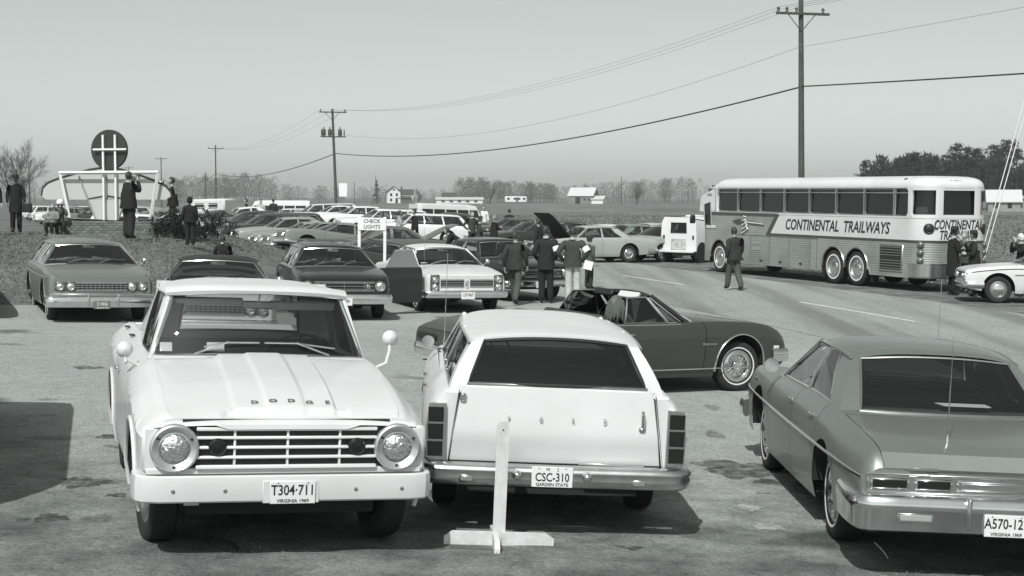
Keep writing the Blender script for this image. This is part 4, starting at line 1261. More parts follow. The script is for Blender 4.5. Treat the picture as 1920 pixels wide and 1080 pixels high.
# -------- vans
def make_van(name, lo, hi, gx, gy, yaw, label, L=4.4, W=1.85, H=2.0, group=None, steepnose=True, mirror=True, dz=0.0, cat='van'):
    r = empty(name)
    hw = W / 2; zb, zm = .32, 1.05
    xs = [0, .06, .18] + list(np.linspace(.35, L - .35, 9)) + [L - .16, L - .05, L]
    def half(x): return hw * (1 - .06 * (1 - ss(0, .2, x)) - .06 * ss(L - .25, L, x))
    def top(x): return H - .10 - .16 * ss(L - .7, L, x) - .03 * (1 - ss(0, .2, x))
    X = lambda x: x - (L - 1.0)          # front axle near x = 0
    def fx(x, z): return X(x) - (.42 * max(0, (z - 1.1) / .8) * ss(L - .5, L, x))
    lowm, him = MB(), MB()
    for sg in (1, -1):
        lowm.grid([[(X(x), sg * half(x) * f, z) for z, f in ((zb, .95), (.5, .99), (.8, 1.0), (zm, .995))] for x in xs])
        him.grid([[(fx(x, z), sg * half(x) * f, z) for z, f in ((zm, .995), (1.25, .975), (1.6, .93), (top(x), .87), (top(x) + .06, .80))] for x in xs])
    him.grid([[(fx(x, top(x)), u * half(x) * .80, top(x) + .06 + .05 * (1 - u * u)) for u in np.linspace(-1, 1, 9)] for x in xs])
    for x in (0, L):
        lowm.grid([[(X(x), u * half(x) * .97, z) for u in (-1, 0, 1)] for z in (zb, .6, zm)])
        him.grid([[(fx(x, z), u * half(x) * (.98 - .16 * (z - zm)), z) for u in (-1, 0, 1)] for z in (zm, 1.3, 1.6, top(x) + .07)])
    lowm.build('lower_body', paint(lo), r); him.build('upper_body', paint(hi), r)
    dk = glass_mat('van_glass', .10, .02, 1.5, .03)
    def pane(pts, nm):
        m = MB(); m.add(pts, [tuple(range(len(pts)))]); o = m.build(nm, dk, r, 0); t = MB(); t.tube(pts, .014, 5, closed=True); t.build('window_seal', BLACK, o)
    z0, z1 = 1.22, 1.68
    for sg in (1, -1):
        n = 4; a0 = .25; a1 = L - 1.0
        for i in range(n):
            xa = a0 + (a1 - a0) * i / n + .05; xb = a0 + (a1 - a0) * (i + 1) / n - .05
            pane([(X(xa), sg * (half(xa) * .978 + .006), z0), (X(xb), sg * (half(xb) * .978 + .006), z0), (X(xb), sg * (half(xb) * .92 + .006), z1), (X(xa), sg * (half(xa) * .92 + .006), z1)], 'side_window')
        xa, xb = L - .95, L - .25
        pane([(X(xa), sg * (half(xa) * .978 + .006), z0), (fx(xb, z0), sg * (half(xb) * .978 + .006), z0), (fx(xb - .1, z1), sg * (half(xb) * .92 + .006), z1), (X(xa), sg * (half(xa) * .92 + .006), z1)], 'side_window')
    for y0, y1 in ((-.68, -.06), (.06, .68)):
        pane([(X(0) - .008, y0, z0), (X(0) - .008, y1, z0), (X(0) - .008, y1 * .95, z1), (X(0) - .008, y0 * .95, z1)], 'rear_window')
    pane([(fx(L, z0) + .012, -.75, z0), (fx(L, z0) + .012, .75, z0), (fx(L, 1.68) + .012, .70, 1.68), (fx(L, 1.68) + .012, -.70, 1.68)], 'windshield')
    for x in (0, -(L - 2.0)):
        for sg in (1, -1):
            wheel(r, x - .1, sg * (hw - .13), .34, .18, 'dog')
            m = MB(); m.lathe([(.40, -.02), (.40, .012), (.02, .012)], (x - .1, sg * (hw - .012), .36), 'y', 24, sgn=sg); m.build('wheel_well', DARK, r)
    for xx, d, nm in ((X(L), 1, 'front_bumper'), (X(0), -1, 'rear_bumper')):
        m = MB(); m.box((xx + d * .05, 0, .44), (.08, W, .13), .02); m.build(nm, DULLCH, r)
        for sg in (1, -1):
            m = MB(); m.lathe([(.09, 0), (.085, .02), (.05, .04), (.002, .045)], (xx, sg * hw * .72, .78), 'x', 16, sgn=d); m.build('headlight' if d > 0 else 'taillight', LENS if d > 0 else TAIL, r)
    m = MB(); m.box((X(L / 2), 0, .36), (L * .9, W * .8, .10)); m.build('underbody', DARK, r)
    for sg in (1, -1):
        m = MB(); m.tube([(X(x), sg * (half(x) * 1.0 + .003), zm) for x in np.linspace(.1, L - .05, 10)], .012, 5); m.build('side_moulding', DULLCH, r)
    r.matrix_world = ground_matrix(gx, gy, R(yaw), dz)
    return tag(r, label, cat, group)

def make_jeep():
    r = empty('delivery_van')
    W_ = paint(.76, 'jeep_white'); m = MB()
    # cab box, rear at x = 0, forward +x
    L, hw, zt = 2.15, .80, 1.78
    for sg in (1, -1):
        m.grid([[(x, sg * hw * f, z) for z, f in ((.45, 1.0), (1.05, 1.0), (1.60, .95), (1.72, .90), (zt, .80))] for x in (0, .05, .6, 1.2, 1.8, 2.15)])
    m.grid([[(x, u * hw * .80, zt + .04 * (1 - u * u)) for u in np.linspace(-1, 1, 7)] for x in (0, 1, 2.15)])
    for x in (0, 2.15): m.grid([[(x, u * hw * f, z) for u in (-1, 0, 1)] for z, f in ((.45, 1), (1.05, 1), (1.6, .95), (1.79, .82))])
    m.build('cab', W_, r)
    m = MB(); m.box((2.65, 0, .80), (1.0, 1.45, .50), .06); m.build('hood', W_, r)
    dk = glass_mat('van_glass', .10, .02, 1.5, .03)
    def win(pts, nm):
        m = MB(); m.add(pts, [(0, 1, 2, 3)]); o = m.build(nm, dk, r, 0); t = MB(); t.tube(pts, .02, 6, closed=True); t.build('window_seal', BLACK, o)
    for y in (-.02,):
        win([(-.008, -.36, 1.18), (-.008, .36, 1.18), (-.008, .34, 1.56), (-.008, -.34, 1.56)], 'rear_window')
    for sg in (1, -1):
        win([(.95, sg * .792, 1.12), (1.75, sg * .792, 1.12), (1.75, sg * .772, 1.56), (.95, sg * .772, 1.56)], 'side_window')
        m = MB(); m.box((-.02, sg * .66, 1.0), (.03, .07, .16), .01); m.build('taillight', TAIL, r)
        for x in (.45, 2.75):
            wheel(r, x, sg * .70, .36, .19, 'dog')
            m = MB(); m.lathe([(.42, -.02), (.42, .012), (.02, .012)], (x, sg * .79, .40), 'y', 20, sgn=sg); m.build('wheel_well', DARK, r)
    m = MB(); m.box((-.02, 0, .72), (.02, .66, .44), .01); m.build('rear_door', mat('worn_white', .55, .6, vary=.6, scale=7), r)
    m = MB(); m.box((-.10, 0, .44), (.14, 1.5, .10), .02); m.build('rear_bumper', W_, r)
    m = MB(); m.tube([(1.85, -.80, 1.30), (1.92, -1.0, 1.40)], .014, 6); m.box((1.94, -1.03, 1.45), (.05, .18, .28), .03); m.build('side_mirror', BLACK, r)
    m = MB(); m.box((1.5, 0, .42), (3.0, 1.3, .12)); m.build('underbody', DARK, r)
    m = MB(); m.box((1.4, .0, 1.84), (.9, .5, .06), .02); m.build('roof_vent', W_, r)
    r.matrix_world = ground_matrix(6.56, 61, R(54))
    tag(r, 'small boxy white delivery van with worn rear door ahead of the bus', 'van')

def make_camper(x, y, yaw):
    r = empty('camper_pickup')
    m = MB(); m.box((0, 0, 1.62), (2.6, 1.9, 1.0), .10); o = m.build('camper_shell', WHITE, r)
    for sg in (1, -1):
        for a in (-.5, .45):
            k = MB(); k.box((a, sg * .955, 1.68), (.62, .02, .34), .01); w = k.build('side_window', BLACK, r)
            for q in (-.1, .1):
                k = MB(); k.box((a, sg * .97, 1.68 + q), (.62, .01, .03)); k.build('louvre', WHITE, w)
    m = MB(); m.box((.2, 0, .82), (4.6, 1.85, .55), .08); m.build('truck_body', paint(.10), r)
    m = MB(); m.box((1.85, 0, 1.30), (1.1, 1.5, .55), .12); m.build('cab', paint(.10), r)
    for xx in (-1.1, 1.9):
        for sg in (1, -1): wheel(r, xx, sg * .82, .37, .19, 'dog')
    r.matrix_world = ground_matrix(x, y, R(yaw))
    tag(r, 'dark pickup carrying a white camper shell with louvred windows', 'camper')

# ------------------------------------------------------------------ the coach
def make_bus():
    r = empty('coach_bus')
    SIL = mat('fluted_aluminium', .37, .48, .3, vary=.28, scale=1.0)
    POL = mat('polished_aluminium', .60, .22, .9, vary=.15, scale=2)
    BW = paint(.68, 'coach_white'); DK = mat('coach_dark_stripe', .06, .4, 0, .3)
    XF, XR, HW, RR, RF = 8.45, -4.40, 1.19, .62, .55
    WX = (0, -1.21, 7.0); TR = .515
    # plan outline, anticlockwise seen from above, starting at the front left corner end
    def outline(ins=0.0, fx=0.0):
        pts = []
        hw = HW - ins; xf = XF - ins - fx; xr = XR + ins; rr = max(.05, RR - ins); rf = max(.05, RF - ins)
        for x in np.linspace(xf - rf, xr + rr, 107)[:-1]: pts.append((float(x), hw))
        for i in range(13): a = math.pi / 2 + math.pi / 2 * i / 12; pts.append((xr + rr + rr * math.cos(a), hw - rr + rr * math.sin(a)))
        for i in range(13): a = math.pi + math.pi / 2 * i / 12; pts.append((xr + rr + rr * math.cos(a), -hw + rr + rr * math.sin(a)))
        for x in np.linspace(xr + rr, xf - rf, 107)[1:-1]: pts.append((float(x), -hw))
        for i in range(9): a = -math.pi / 2 + math.pi / 2 * i / 8; pts.append((xf - rf + rf * math.cos(a), -hw + rf + rf * math.sin(a)))
        for i in range(9): a = math.pi / 2 * i / 8; pts.append((xf - rf + rf * math.cos(a), hw - rf + rf * math.sin(a)))
        return pts
    N = len(outline())
    def arch(x):
        z = .36
        for q in WX:
            d = abs(x - q); Ra = .60
            if d < Ra: z = max(z, .52 + math.sqrt(Ra * Ra - d * d))
        return z
    def loop(z, ins, fx=0.0): return [(p[0], p[1], z) for p in outline(ins, fx)]
    base = outline()
    # fluted lower sides with wheel arches
    m = MB(); zs = []; z = .36
    while z < 1.98: zs += [(z, .006), (z + .010, 0), (z + .048, 0), (z + .058, .006)]; z += .066
    zs.append((2.0, 0))
    rows = []
    for z, ins in zs:
        row = []
        for p, b in zip(outline(ins), base):
            zz = max(z, arch(b[0])) if abs(b[1]) > HW - .02 else z
            row.append((p[0], p[1], zz))
        rows.append(row)
    m.grid(rows, close=True); m.build('fluted_body', SIL, r, 30, fix=False)
    # white letter panel running from a slanted start round the back
    def band(z0, z1, xa0, xa1, off, nm, mt):
        m = MB(); o = outline(-off); rows = []
        i0 = next(i for i, p in enumerate(o) if p[0] < xa0)
        iend = next(i for i in range(len(o) - 1, 0, -1) if p_ok(o[i], xa0))
        for i in range(i0, iend):
            p = o[i]; zt = z1
            if p[1] > 0 and p[0] > xa1: zt = z0 + (z1 - z0) * (xa0 - p[0]) / (xa0 - xa1)
            if p[1] < 0 and p[0] > xa1: zt = z0 + (z1 - z0) * (xa0 - p[0]) / (xa0 - xa1)
            rows.append([(p[0], p[1], z0), (p[0], p[1], (z0 + zt) / 2), (p[0], p[1], max(z0 + .002, zt))])
        m.grid(rows); m.build(nm, mt, r, 30)
    def p_ok(p, xa0): return p[0] < xa0 and p[1] < 0
    band(1.36, 2.04, 3.95, 3.35, .008, 'stripe_panel', DK)
    band(1.43, 2.03, 3.62, 3.10, .014, 'letter_panel', BW)
    m = MB(); m.grid([[(8.0, HW + .007, 1.97), (8.0, HW + .007, 2.075)], [(3.2, HW + .007, 1.97), (3.2, HW + .007, 2.075)]]); m.build('upper_stripe', DK, r, 0)
    # window band core (dark interior seen through dark glass) and roof
    m = MB(); m.grid([loop(2.0, .0), loop(2.09, .0), loop(2.095, .03)], close=True); m.build('window_sill_band', BW, r, 30)
    core = MB(); core.grid([loop(2.09, .06), loop(2.92, .10)], close=True)
    core.build('window_glass_band', glass_mat('coach_glass', .45, .01, 1.5, .01), r, 30)
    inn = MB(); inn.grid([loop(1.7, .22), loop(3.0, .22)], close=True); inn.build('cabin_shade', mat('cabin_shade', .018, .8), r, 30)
    m = MB(); rows = [loop(2.87, .035), loop(2.90, .02), loop(2.99, .03), loop(3.07, .07), loop(3.14, .15), loop(3.19, .28), loop(3.225, .48), loop(3.24, .75), loop(3.245, 1.05)]
    # the driver's end sits lower than the passenger deck
    def low(p):
        f = ss(7.15, 7.85, p[0]); return (p[0], p[1], p[2] - .40 * f * ss(2.86, 3.3, p[2]) - .0)
    rows = [[low(p) for p in rw] for rw in rows]
    m.grid(rows, close=True); m.add(rows[-1], [tuple(range(N))]); m.build('roof', BW, r, 40)
    m = MB(); m.tube([(p[0], p[1], 2.885) for p in outline(.018)], .014, 6, closed=True); m.build('drip_moulding', DULLCH, r)
    # window posts along the passenger deck
    xs = [7.28 - 1.47 * i for i in range(8)] + [-3.75]
    for sg in (1, -1):
        for i, x in enumerate(xs):
            w = .055 if i not in (0, 8) else .14
            k = MB(); k.prism([(x + w, 2.09), (x - w, 2.09), (x - w * .5, 2.20), (x - w * .5, 2.80), (x - w, 2.90), (x + w, 2.90), (x + w * .5, 2.80), (x + w * .5, 2.20)], lambda p, h: (p[0], sg * (HW - h), p[1]), .0, .10)
            k.build('window_post', DULLCH if i not in (0, 8) else BW, r)
        for i in range(8):
            a, b = xs[i] - .04, xs[i + 1] + .04
            k = MB(); k.box(((a + b) / 2, sg * (HW - .035), 2.755), (a - b, .05, .035), .006); k.build('transom_bar', DULLCH, r)
            f = MB(); f.tube([(a, sg * (HW - .03), 2.12), (b, sg * (HW - .03), 2.12), (b, sg * (HW - .04), 2.86), (a, sg * (HW - .04), 2.86)], .016, 5, closed=True); f.build('window_frame', DULLCH, r)
            # seat backs seen dimly inside
            s_ = MB(); s_.box(((a + b) / 2, sg * .62, 2.12), (.16, .85, .42), .05); s_.build('passenger_seat', SEATM, r)
    s_ = MB(); s_.box((-3.98, .94, 2.24), (.34, .10, .26), .04, rot=Matrix.Rotation(.5, 3, 'Z')); s_.build('headrest_cover', PAPER, r)
    # rear posts and frames on the curved back
    o = outline(.0)
    def arc(t0, t1, z0, z1, off, nm, mt, n=10):
        # t: 0 at the start of the left rear corner, 1 at its end, 1..2 the back, 2..3 the right corner
        def pos(t):
            if t < 1: a = math.pi / 2 + math.pi / 2 * t; return (XR + RR + (RR + off) * math.cos(a), HW - RR + (RR + off) * math.sin(a))
            if t < 2: return (XR - off, (HW - RR) * (1 - 2 * (t - 1)))
            a = math.pi + math.pi / 2 * (t - 2); return (XR + RR + (RR + off) * math.cos(a), -HW + RR + (RR + off) * math.sin(a))
        k = MB(); k.grid([[(*pos(t0 + (t1 - t0) * i / n), z) for z in (z0, (z0 + z1) / 2, z1)] for i in range(n + 1)]); return k.build(nm, mt, r, 40)
    for a, b in ((-.02, .10), (.80, 1.04), (1.96, 2.20), (2.9, 3.0)):
        arc(a, b, 2.08, 2.90, -.004, 'rear_post', BW)
    for a, b in ((.10, .80), (1.04, 1.96), (2.20, 2.90)):
        arc(a, b, 2.08, 2.15, -.006, 'rear_sill', BW); arc(a, b, 2.83, 2.91, -.006, 'rear_header', BW)
    # driver's end: lower side window, corner posts, mirror
    for sg in (1, -1):
        k = MB(); k.prism([(7.55, 1.62), (8.02, 1.62), (8.10, 2.32), (7.62, 2.42)], lambda p, h: (p[0], sg * (HW + h), p[1]), .004, .020); w_ = k.build('driver_window', glass_mat('van_glass', .10, .02, 1.5, .03), r)
        f = MB(); f.tube([(7.55, sg * (HW + .02), 1.62), (8.02, sg * (HW + .02), 1.62), (8.10, sg * (HW + .02), 2.32), (7.62, sg * (HW + .02), 2.42)], .02, 6, closed=True); f.build('window_frame', POL, w_)
        k = MB(); k.prism([(7.30, 2.08), (8.45, 2.08), (8.40, 2.60), (7.30, 2.92)], lambda p, h: (p[0], sg * (HW - h), p[1]), .0, .10); k.build('corner_panel', BW, r)
    k = MB(); k.tube([(8.1, HW, 1.75), (8.45, HW + .22, 1.80)], .018, 6); k.box((8.48, HW + .26, 1.80), (.10, .20, .30), .03); k.build('side_mirror', BLACK, r)
    k = MB(); k.box((7.6, HW + .012, 1.56), (.62, .02, .10), .006); k.build('door_stripe', BW, r)
    # louvred engine door, luggage doors, wheels, lamps
    for sg in (1, -1):
        k = MB(); k.box((-2.95, sg * (HW + .002), .90), (1.12, .05, .78), .015); gr = k.build('engine_louvre', DULLCH, r)
        k = MB(); k.box((-2.95, sg * (HW + .022), .90), (1.0, .02, .68)); k.build('louvre_recess', BLACK, gr)
        for i in range(9):
            if i == 4: continue
            q = MB(); q.box((-2.95, sg * (HW + .034), .60 + .075 * i), (1.0, .02, .022), 0, rot=Matrix.Rotation(.5 * sg, 3, 'X')); q.build('louvre_slat', mat('louvre_grey', .16, .5, .3), gr, 0)
        for x in (6.1, 4.9, 3.7, 2.5, 1.3, .9):
            q = MB(); q.box((x, sg * (HW + .001), .86), (.014, .012, .92)); q.build('door_seam', mat('seam', .12, .6), r, 0)
        q = MB(); q.box((3.5, sg * (HW + .001), 1.33), (5.3, .014, .014)); q.build('door_seam', mat('seam', .12, .6), r, 0)
        for x in (5.4, 4.2, 3.0, 1.8):
            q = MB(); q.box((x, sg * (HW + .012), .52), (.16, .02, .05), .008); q.build('door_latch', BLACK, r)
        for q_ in WX:
            rows = []
            for i in range(21):
                a = math.pi * i / 20; rows.append([(q_ + .60 * math.cos(a), sg * HW, .52 + .60 * math.sin(a)), (q_ + .60 * math.cos(a), sg * .75, .52 + .60 * math.sin(a))])
            k = MB(); k.grid(rows); k.add([rw[1] for rw in rows], [tuple(range(21))]); k.build('wheel_well', DARK, r)
            k = MB(); k.tube([(q_ + .605 * math.cos(math.pi * i / 20), sg * (HW + .006), .52 + .605 * math.sin(math.pi * i / 20)) for i in range(21)], .022, 6); k.build('arch_trim', POL, r)
            wheel(r, q_, sg * 1.03, TR, .27, 'bus', rimmat=POL)
    for z in (.86, 1.08, 1.30):
        for t, sg in ((.40, 1), (2.6, -1)):
            a = math.pi / 2 + math.pi / 2 * .40
            cx, cy = XR + RR + RR * math.cos(a), sg * (HW - RR + RR * math.sin(a))
            k = MB(); k.lathe([(.105, 0), (.105, .03), (.085, .055), (.05, .085), (.002, .095)], (0, 0, 0), 'x', 18)
            vs = [Vector(v) for v in k.v]; rt = Matrix.Rotation(math.atan2(sg * math.sin(a), math.cos(a)), 3, 'Z'); k.v = [tuple(rt @ v + Vector((cx, cy, z))) for v in vs]
            k.build('taillight', mat('tail_glass', .16, .15, .3, .5), r)
    arc(.05, 2.95, .40, .74, .03, 'rear_bumper', POL, 40)
    arc(.0, 3.0, .74, .78, .034, 'bumper_rail', DULLCH, 40)
    for t, y in ((.72, .0), (2.25, 0)):
        a = math.pi / 2 + math.pi / 2 * .62 if t < 1 else math.pi + math.pi / 2 * .38
        cy = (HW - RR + RR * math.sin(a)) if t < 1 else (-HW + RR + RR * math.sin(a)); cx = XR + RR + RR * math.cos(a)
        k = MB(); k.lathe([(.15, 0), (.15, .035), (.12, .045), (.10, .03), (.06, .05), (.002, .05)], (0, 0, 0), 'x', 20)
        rt = Matrix.Rotation(math.atan2(math.sin(a), math.cos(a)), 3, 'Z'); k.v = [tuple(rt @ Vector(v) + Vector((cx, cy, 1.76))) for v in k.v]
        k.build('round_vent', BLACK, r)
    # roof marker lamps
    for y in (.28, .08, -.12, -.32):
        k = MB(); k.lathe([(.05, 0), (.055, .05), (.03, .10), (.002, .11)], (-3.62, y, 3.19), 'x', 10, sgn=-1); k.build('marker_lamp', BLACK, r)
    k = MB(); k.lathe([(.07, 0), (.075, .05), (.04, .12), (.002, .13)], (-3.3, 1.0, 3.10), 'x', 10, sgn=-1); k.build('marker_lamp', BLACK, r)
    # lettering
    text_part('CONTINENTAL  TRAILWAYS', .47, face_mat((-.05, HW + .018, 1.725), (0, 1, 0)), INK, r, 'lettering', .003, .008, .22, .92, split=True)
    text_part('CONTINENTAL', .36, face_mat((XR - .018, .02, 1.865), (-1, 0, 0)), INK, r, 'lettering', .003, .006, .22, .66, split=True)
    text_part('TRAILWAYS', .36, face_mat((XR - .018, .02, 1.57), (-1, 0, 0)), INK, r, 'lettering', .003, .006, .22, .66, split=True)
    text_part('34226', .15, face_mat((XR + .10, .05, 3.06), (-1, 0, .25)), INK, r, 'fleet_number', .012)
    text_part('34226', .13, face_mat((7.75, HW + .002, 2.66), (0, 1, 0)), INK, r, 'fleet_number', .004)
    for i, w_ in enumerate((.62, .48)):
        k = MB(); k.box((4.55, HW + .003, 1.10 - .2 * i), (w_, .008, .11), .003); k.build('faint_patch', mat('faint_paint', .30, .5), r)
    # winged emblem on the fluted side
    k = MB(); k.prism([(6.1, 1.78), (5.75, 1.86), (5.3, 1.84), (4.05, 1.74), (4.05, 1.66), (5.3, 1.70), (5.8, 1.68)], lambda p, h: (p[0], HW + h, p[1]), .004, .02); em = k.build('emblem', DK, r)
    k = MB(); k.prism([(5.3, 1.80), (4.05, 1.735), (4.05, 1.70), (5.3, 1.755)], lambda p, h: (p[0], HW + h, p[1]), .02, .026); k.build('emblem_bar', BW, em)
    for i in range(4):
        k = MB(); k.tube([(5.35 - .06 * i, HW + .03, 1.96 - .10 * i), (5.15 - .03 * i, HW + .03, 1.92 - .13 * i), (5.25, HW + .03, 1.84 - .13 * i), (5.45, HW + .03, 1.80 - .14 * i)], .022, 5); k.build('emblem_feather', BW, em)
    m = MB(); m.box((2.0, 0, .42), (12.0, 1.9, .14)); m.build('underbody', DARK, r)
    for x in (.62, -1.95):
        for sg in (1, -1):
            k = MB(); k.box((x - .0, sg * 1.02, .32), (.02, .26, .34)); k.build('mud_flap', RUBBER, r)
    r.matrix_world = ground_matrix(10.85, 47.4, R(111.7))
    tag(r, 'long silver and white coach bus with big slanted lettering on its white side band', 'bus')

# ------------------------------------------------------------------ ground, lot, road
def ground_material(name, v, dark, light, s1, s2, s3, bump=.5, rough=.95, stain=None, streak=None, midc=.70, grime=False):
    m = bpy.data.materials.new(name); m.use_nodes = True; n = m.node_tree; p = n.nodes['Principled BSDF']
    p.inputs['Roughness'].default_value = rough; p.inputs['Specular IOR Level'].default_value = .2
    geo = n.nodes.new('ShaderNodeNewGeometry')
    def noise(sc, det, ro=.6):
        q = n.nodes.new('ShaderNodeTexNoise'); q.inputs['Scale'].default_value = sc; q.inputs['Detail'].default_value = det; q.inputs['Roughness'].default_value = ro
        n.links.new(geo.outputs['Position'], q.inputs['Vector']); return q
    gt = lambda q: (q * .945, q, q * .972, 1)              # old asphalt and dead grass lean a little green on the print
    def ramp(src, a, b, c0, c1, g=g):
        q = n.nodes.new('ShaderNodeValToRGB'); q.color_ramp.elements[0].position = a; q.color_ramp.elements[1].position = b
        q.color_ramp.elements[0].color = g(c0); q.color_ramp.elements[1].color = g(c1); n.links.new(src, q.inputs[0]); return q
    def mul(a, b, f=1.0):
        q = n.nodes.new('ShaderNodeMix'); q.data_type = 'RGBA'; q.blend_type = 'MULTIPLY'; q.inputs['Factor'].default_value = f
        n.links.new(a, q.inputs['A']); n.links.new(b, q.inputs['B']); return q.outputs['Result']
    one = .999
    base = ramp(noise(s1, 6).outputs['Fac'], .35, .70, v * dark, v * light, gt)
    mid = ramp(noise(s2, 5, .7).outputs['Fac'], .30, .62, midc, one)
    fine = ramp(noise(s3, 3, .8).outputs['Fac'], .28, .60, .45, one)
    col = mul(mul(base.outputs[0], mid.outputs[0]), fine.outputs[0])
    if stain:
        st = ramp(noise(stain, 3, .5).outputs['Fac'], .30, .37, .45, one)
        col = mul(col, st.outputs[0])
    if streak:
        mp = n.nodes.new('ShaderNodeMapping'); mp.inputs['Rotation'].default_value = (0, 0, streak); mp.inputs['Scale'].default_value = (1.1, .03, 1)
        n.links.new(geo.outputs['Position'], mp.inputs['Vector'])
        q = n.nodes.new('ShaderNodeTexNoise'); q.inputs['Scale'].default_value = 1.0; q.inputs['Detail'].default_value = 4; n.links.new(mp.outputs[0], q.inputs['Vector'])
        col = mul(col, ramp(q.outputs['Fac'], .35, .6, .62, one).outputs[0])
    if grime:
        # trodden-in dirt, thicker towards the verge, in patches of its own
        sx = n.nodes.new('ShaderNodeSeparateXYZ'); n.links.new(geo.outputs['Position'], sx.inputs[0])
        mr = n.nodes.new('ShaderNodeMapRange'); mr.inputs[1].default_value = 10.4; mr.inputs[2].default_value = 17.5; mr.inputs[3].default_value = .30; mr.inputs[4].default_value = -.12; n.links.new(sx.outputs[1], mr.inputs[0])
        ad = n.nodes.new('ShaderNodeMath'); ad.operation = 'SUBTRACT'; n.links.new(noise(.9, 8, .7).outputs['Fac'], ad.inputs[0]); n.links.new(mr.outputs[0], ad.inputs[1])
        col = mul(col, ramp(ad.outputs[0], .16, .46, .34, one).outputs[0])
    n.links.new(col, p.inputs['Base Color'])
    bp = n.nodes.new('ShaderNodeBump'); bp.inputs['Strength'].default_value = bump; bp.inputs['Distance'].default_value = .03
    n.links.new(noise(s3 * .8, 4, .7).outputs['Fac'], bp.inputs['Height']); n.links.new(bp.outputs[0], p.inputs['Normal'])
    return m

LOTM = ground_material('old_asphalt', .44, .88, 1.06, .22, 4.5, 30, .5, stain=.55, midc=.78, grime=True)
ROADM = ground_material('road_asphalt', .40, .90, 1.06, .3, 5.0, 24, .5, streak=R(-16.2), midc=.86)
GRASSM = ground_material('dormant_grass', .21, .60, 1.25, .35, 1.6, 7, .9)
FIELDM = ground_material('stubble_field', .26, .55, 1.35, .05, .45, 1.6, 1.0, midc=.45)
DIRTM = ground_material('dirt_and_dead_grass', .27, .5, 1.3, 1.2, 6, 30, .9)

def road_x(y): return 7.1 - .29 * (y - 38.1)

def sheet(name, xs, ys, zf, m, label=None):
    b = MB(); b.grid([[(x, y, zf(x, y)) for x in xs] for y in ys]); o = b.build(name, m, None, 60); o['kind'] = 'structure'; return o

ys_ = list(np.arange(-30, 66, 1.5)) + list(np.arange(67, 140, 5)) + list(np.linspace(145, 400, 18)) + [500, 650, 900, 1400, 2200, 3500]
xs_ = [-2600, -1400, -800, -400, -200, -120, -80, -60] + list(np.arange(-48, 49, 1.5)) + [60, 80, 120, 200, 400, 800, 1400, 2600]
sheet('ground', xs_, ys_, lambda x, y: terr(x, y) - .06, GRASSM)

def strip_sheet(name, xl, xr, ys, n, m, dz):
    b = MB(); b.grid([[(xl(y) + (xr(y) - xl(y)) * i / n, y, terr(xl(y) + (xr(y) - xl(y)) * i / n, y) + dz) for i in range(n + 1)] for y in ys]); o = b.build(name, m, None, 60); o['kind'] = 'structure'; return o

wob = lambda y, a, s: a * math.sin(y * s) + a * .5 * math.sin(y * s * 2.7 + 1)
def lot_left(y):
    if y < 29.0: return -60
    return -60 + 56.6 * ss(29.0, 33.2, y) ** .35 + wob(y, .2, 1.3) + max(0, y - 34) * -.16
lot = strip_sheet('parking_lot', lot_left, lambda y: road_x(y) - 3.3, [10.35 + .12 * i for i in range(12)] + list(np.arange(12, 29, 1.0)) + [29 + .15 * i for i in range(28)] + list(np.arange(33.5, 62, 1.2)), 60, LOTM, .0)
# ragged near edge of the lot where it breaks up into dirt
b = MB(); rows = []
for i in range(241):
    x = -9 + 18 * i / 240; e = 10.98 + .22 * math.sin(x * 1.3 + .5) + .12 * math.sin(x * 4.1) + .06 * math.sin(x * 11) + (.20 if x < -1.9 else 0)
    rows.append([(x, y, terr(x, y) + .004 + .020 * (1 - ss(e - .5, e, y))) for y in (7.0, 8.6, 9.5, 10.1, e - .35, e - .12, e)])
b.grid(rows); tag(b.build('dirt_verge', DIRTM, None, 60), kind='structure')
road = strip_sheet('road', lambda y: road_x(y) - 3.8, lambda y: road_x(y) + 3.8, list(np.arange(-30, 70, 2.0)) + list(np.linspace(72, 420, 60)), 8, ROADM, .006)
strip_sheet('road_shoulder', lambda y: road_x(y) + 3.75 + wob(y, .12, .9), lambda y: road_x(y) + 8.2 + wob(y, .3, .5), list(np.arange(-30, 70, 1.0)) + list(np.linspace(72, 300, 30)), 10, DIRTM, -.012)
strip_sheet('field', lambda y: max(road_x(y) + 11 + wob(y, .5, .3), -120), lambda y: 420, list(np.arange(40, 120, 3)) + list(np.linspace(124, 520, 60)), 60, FIELDM, -.02)
strip_sheet('farm_track', lambda y: road_x(y) + 11, lambda y: 260, [92, 93.5, 95, 96.5], 40, DIRTM, .02)
LINE = mat('road_paint', .72, .7, vary=.35, scale=9)
for y0, y1 in ((50.2, 45.2), (38.1, 32.9), (62.4, 57.2), (74.6, 69.4), (86.8, 81.6), (99, 94), (25.9, 20.8)):
    b = MB(); b.grid([[(road_x(y) + e, y, terr(road_x(y) + e, y) + .011) for e in (-.055, .055)] for y in np.linspace(y0, y1, 6)])
    o = b.build('lane_dash', LINE, road, 60)
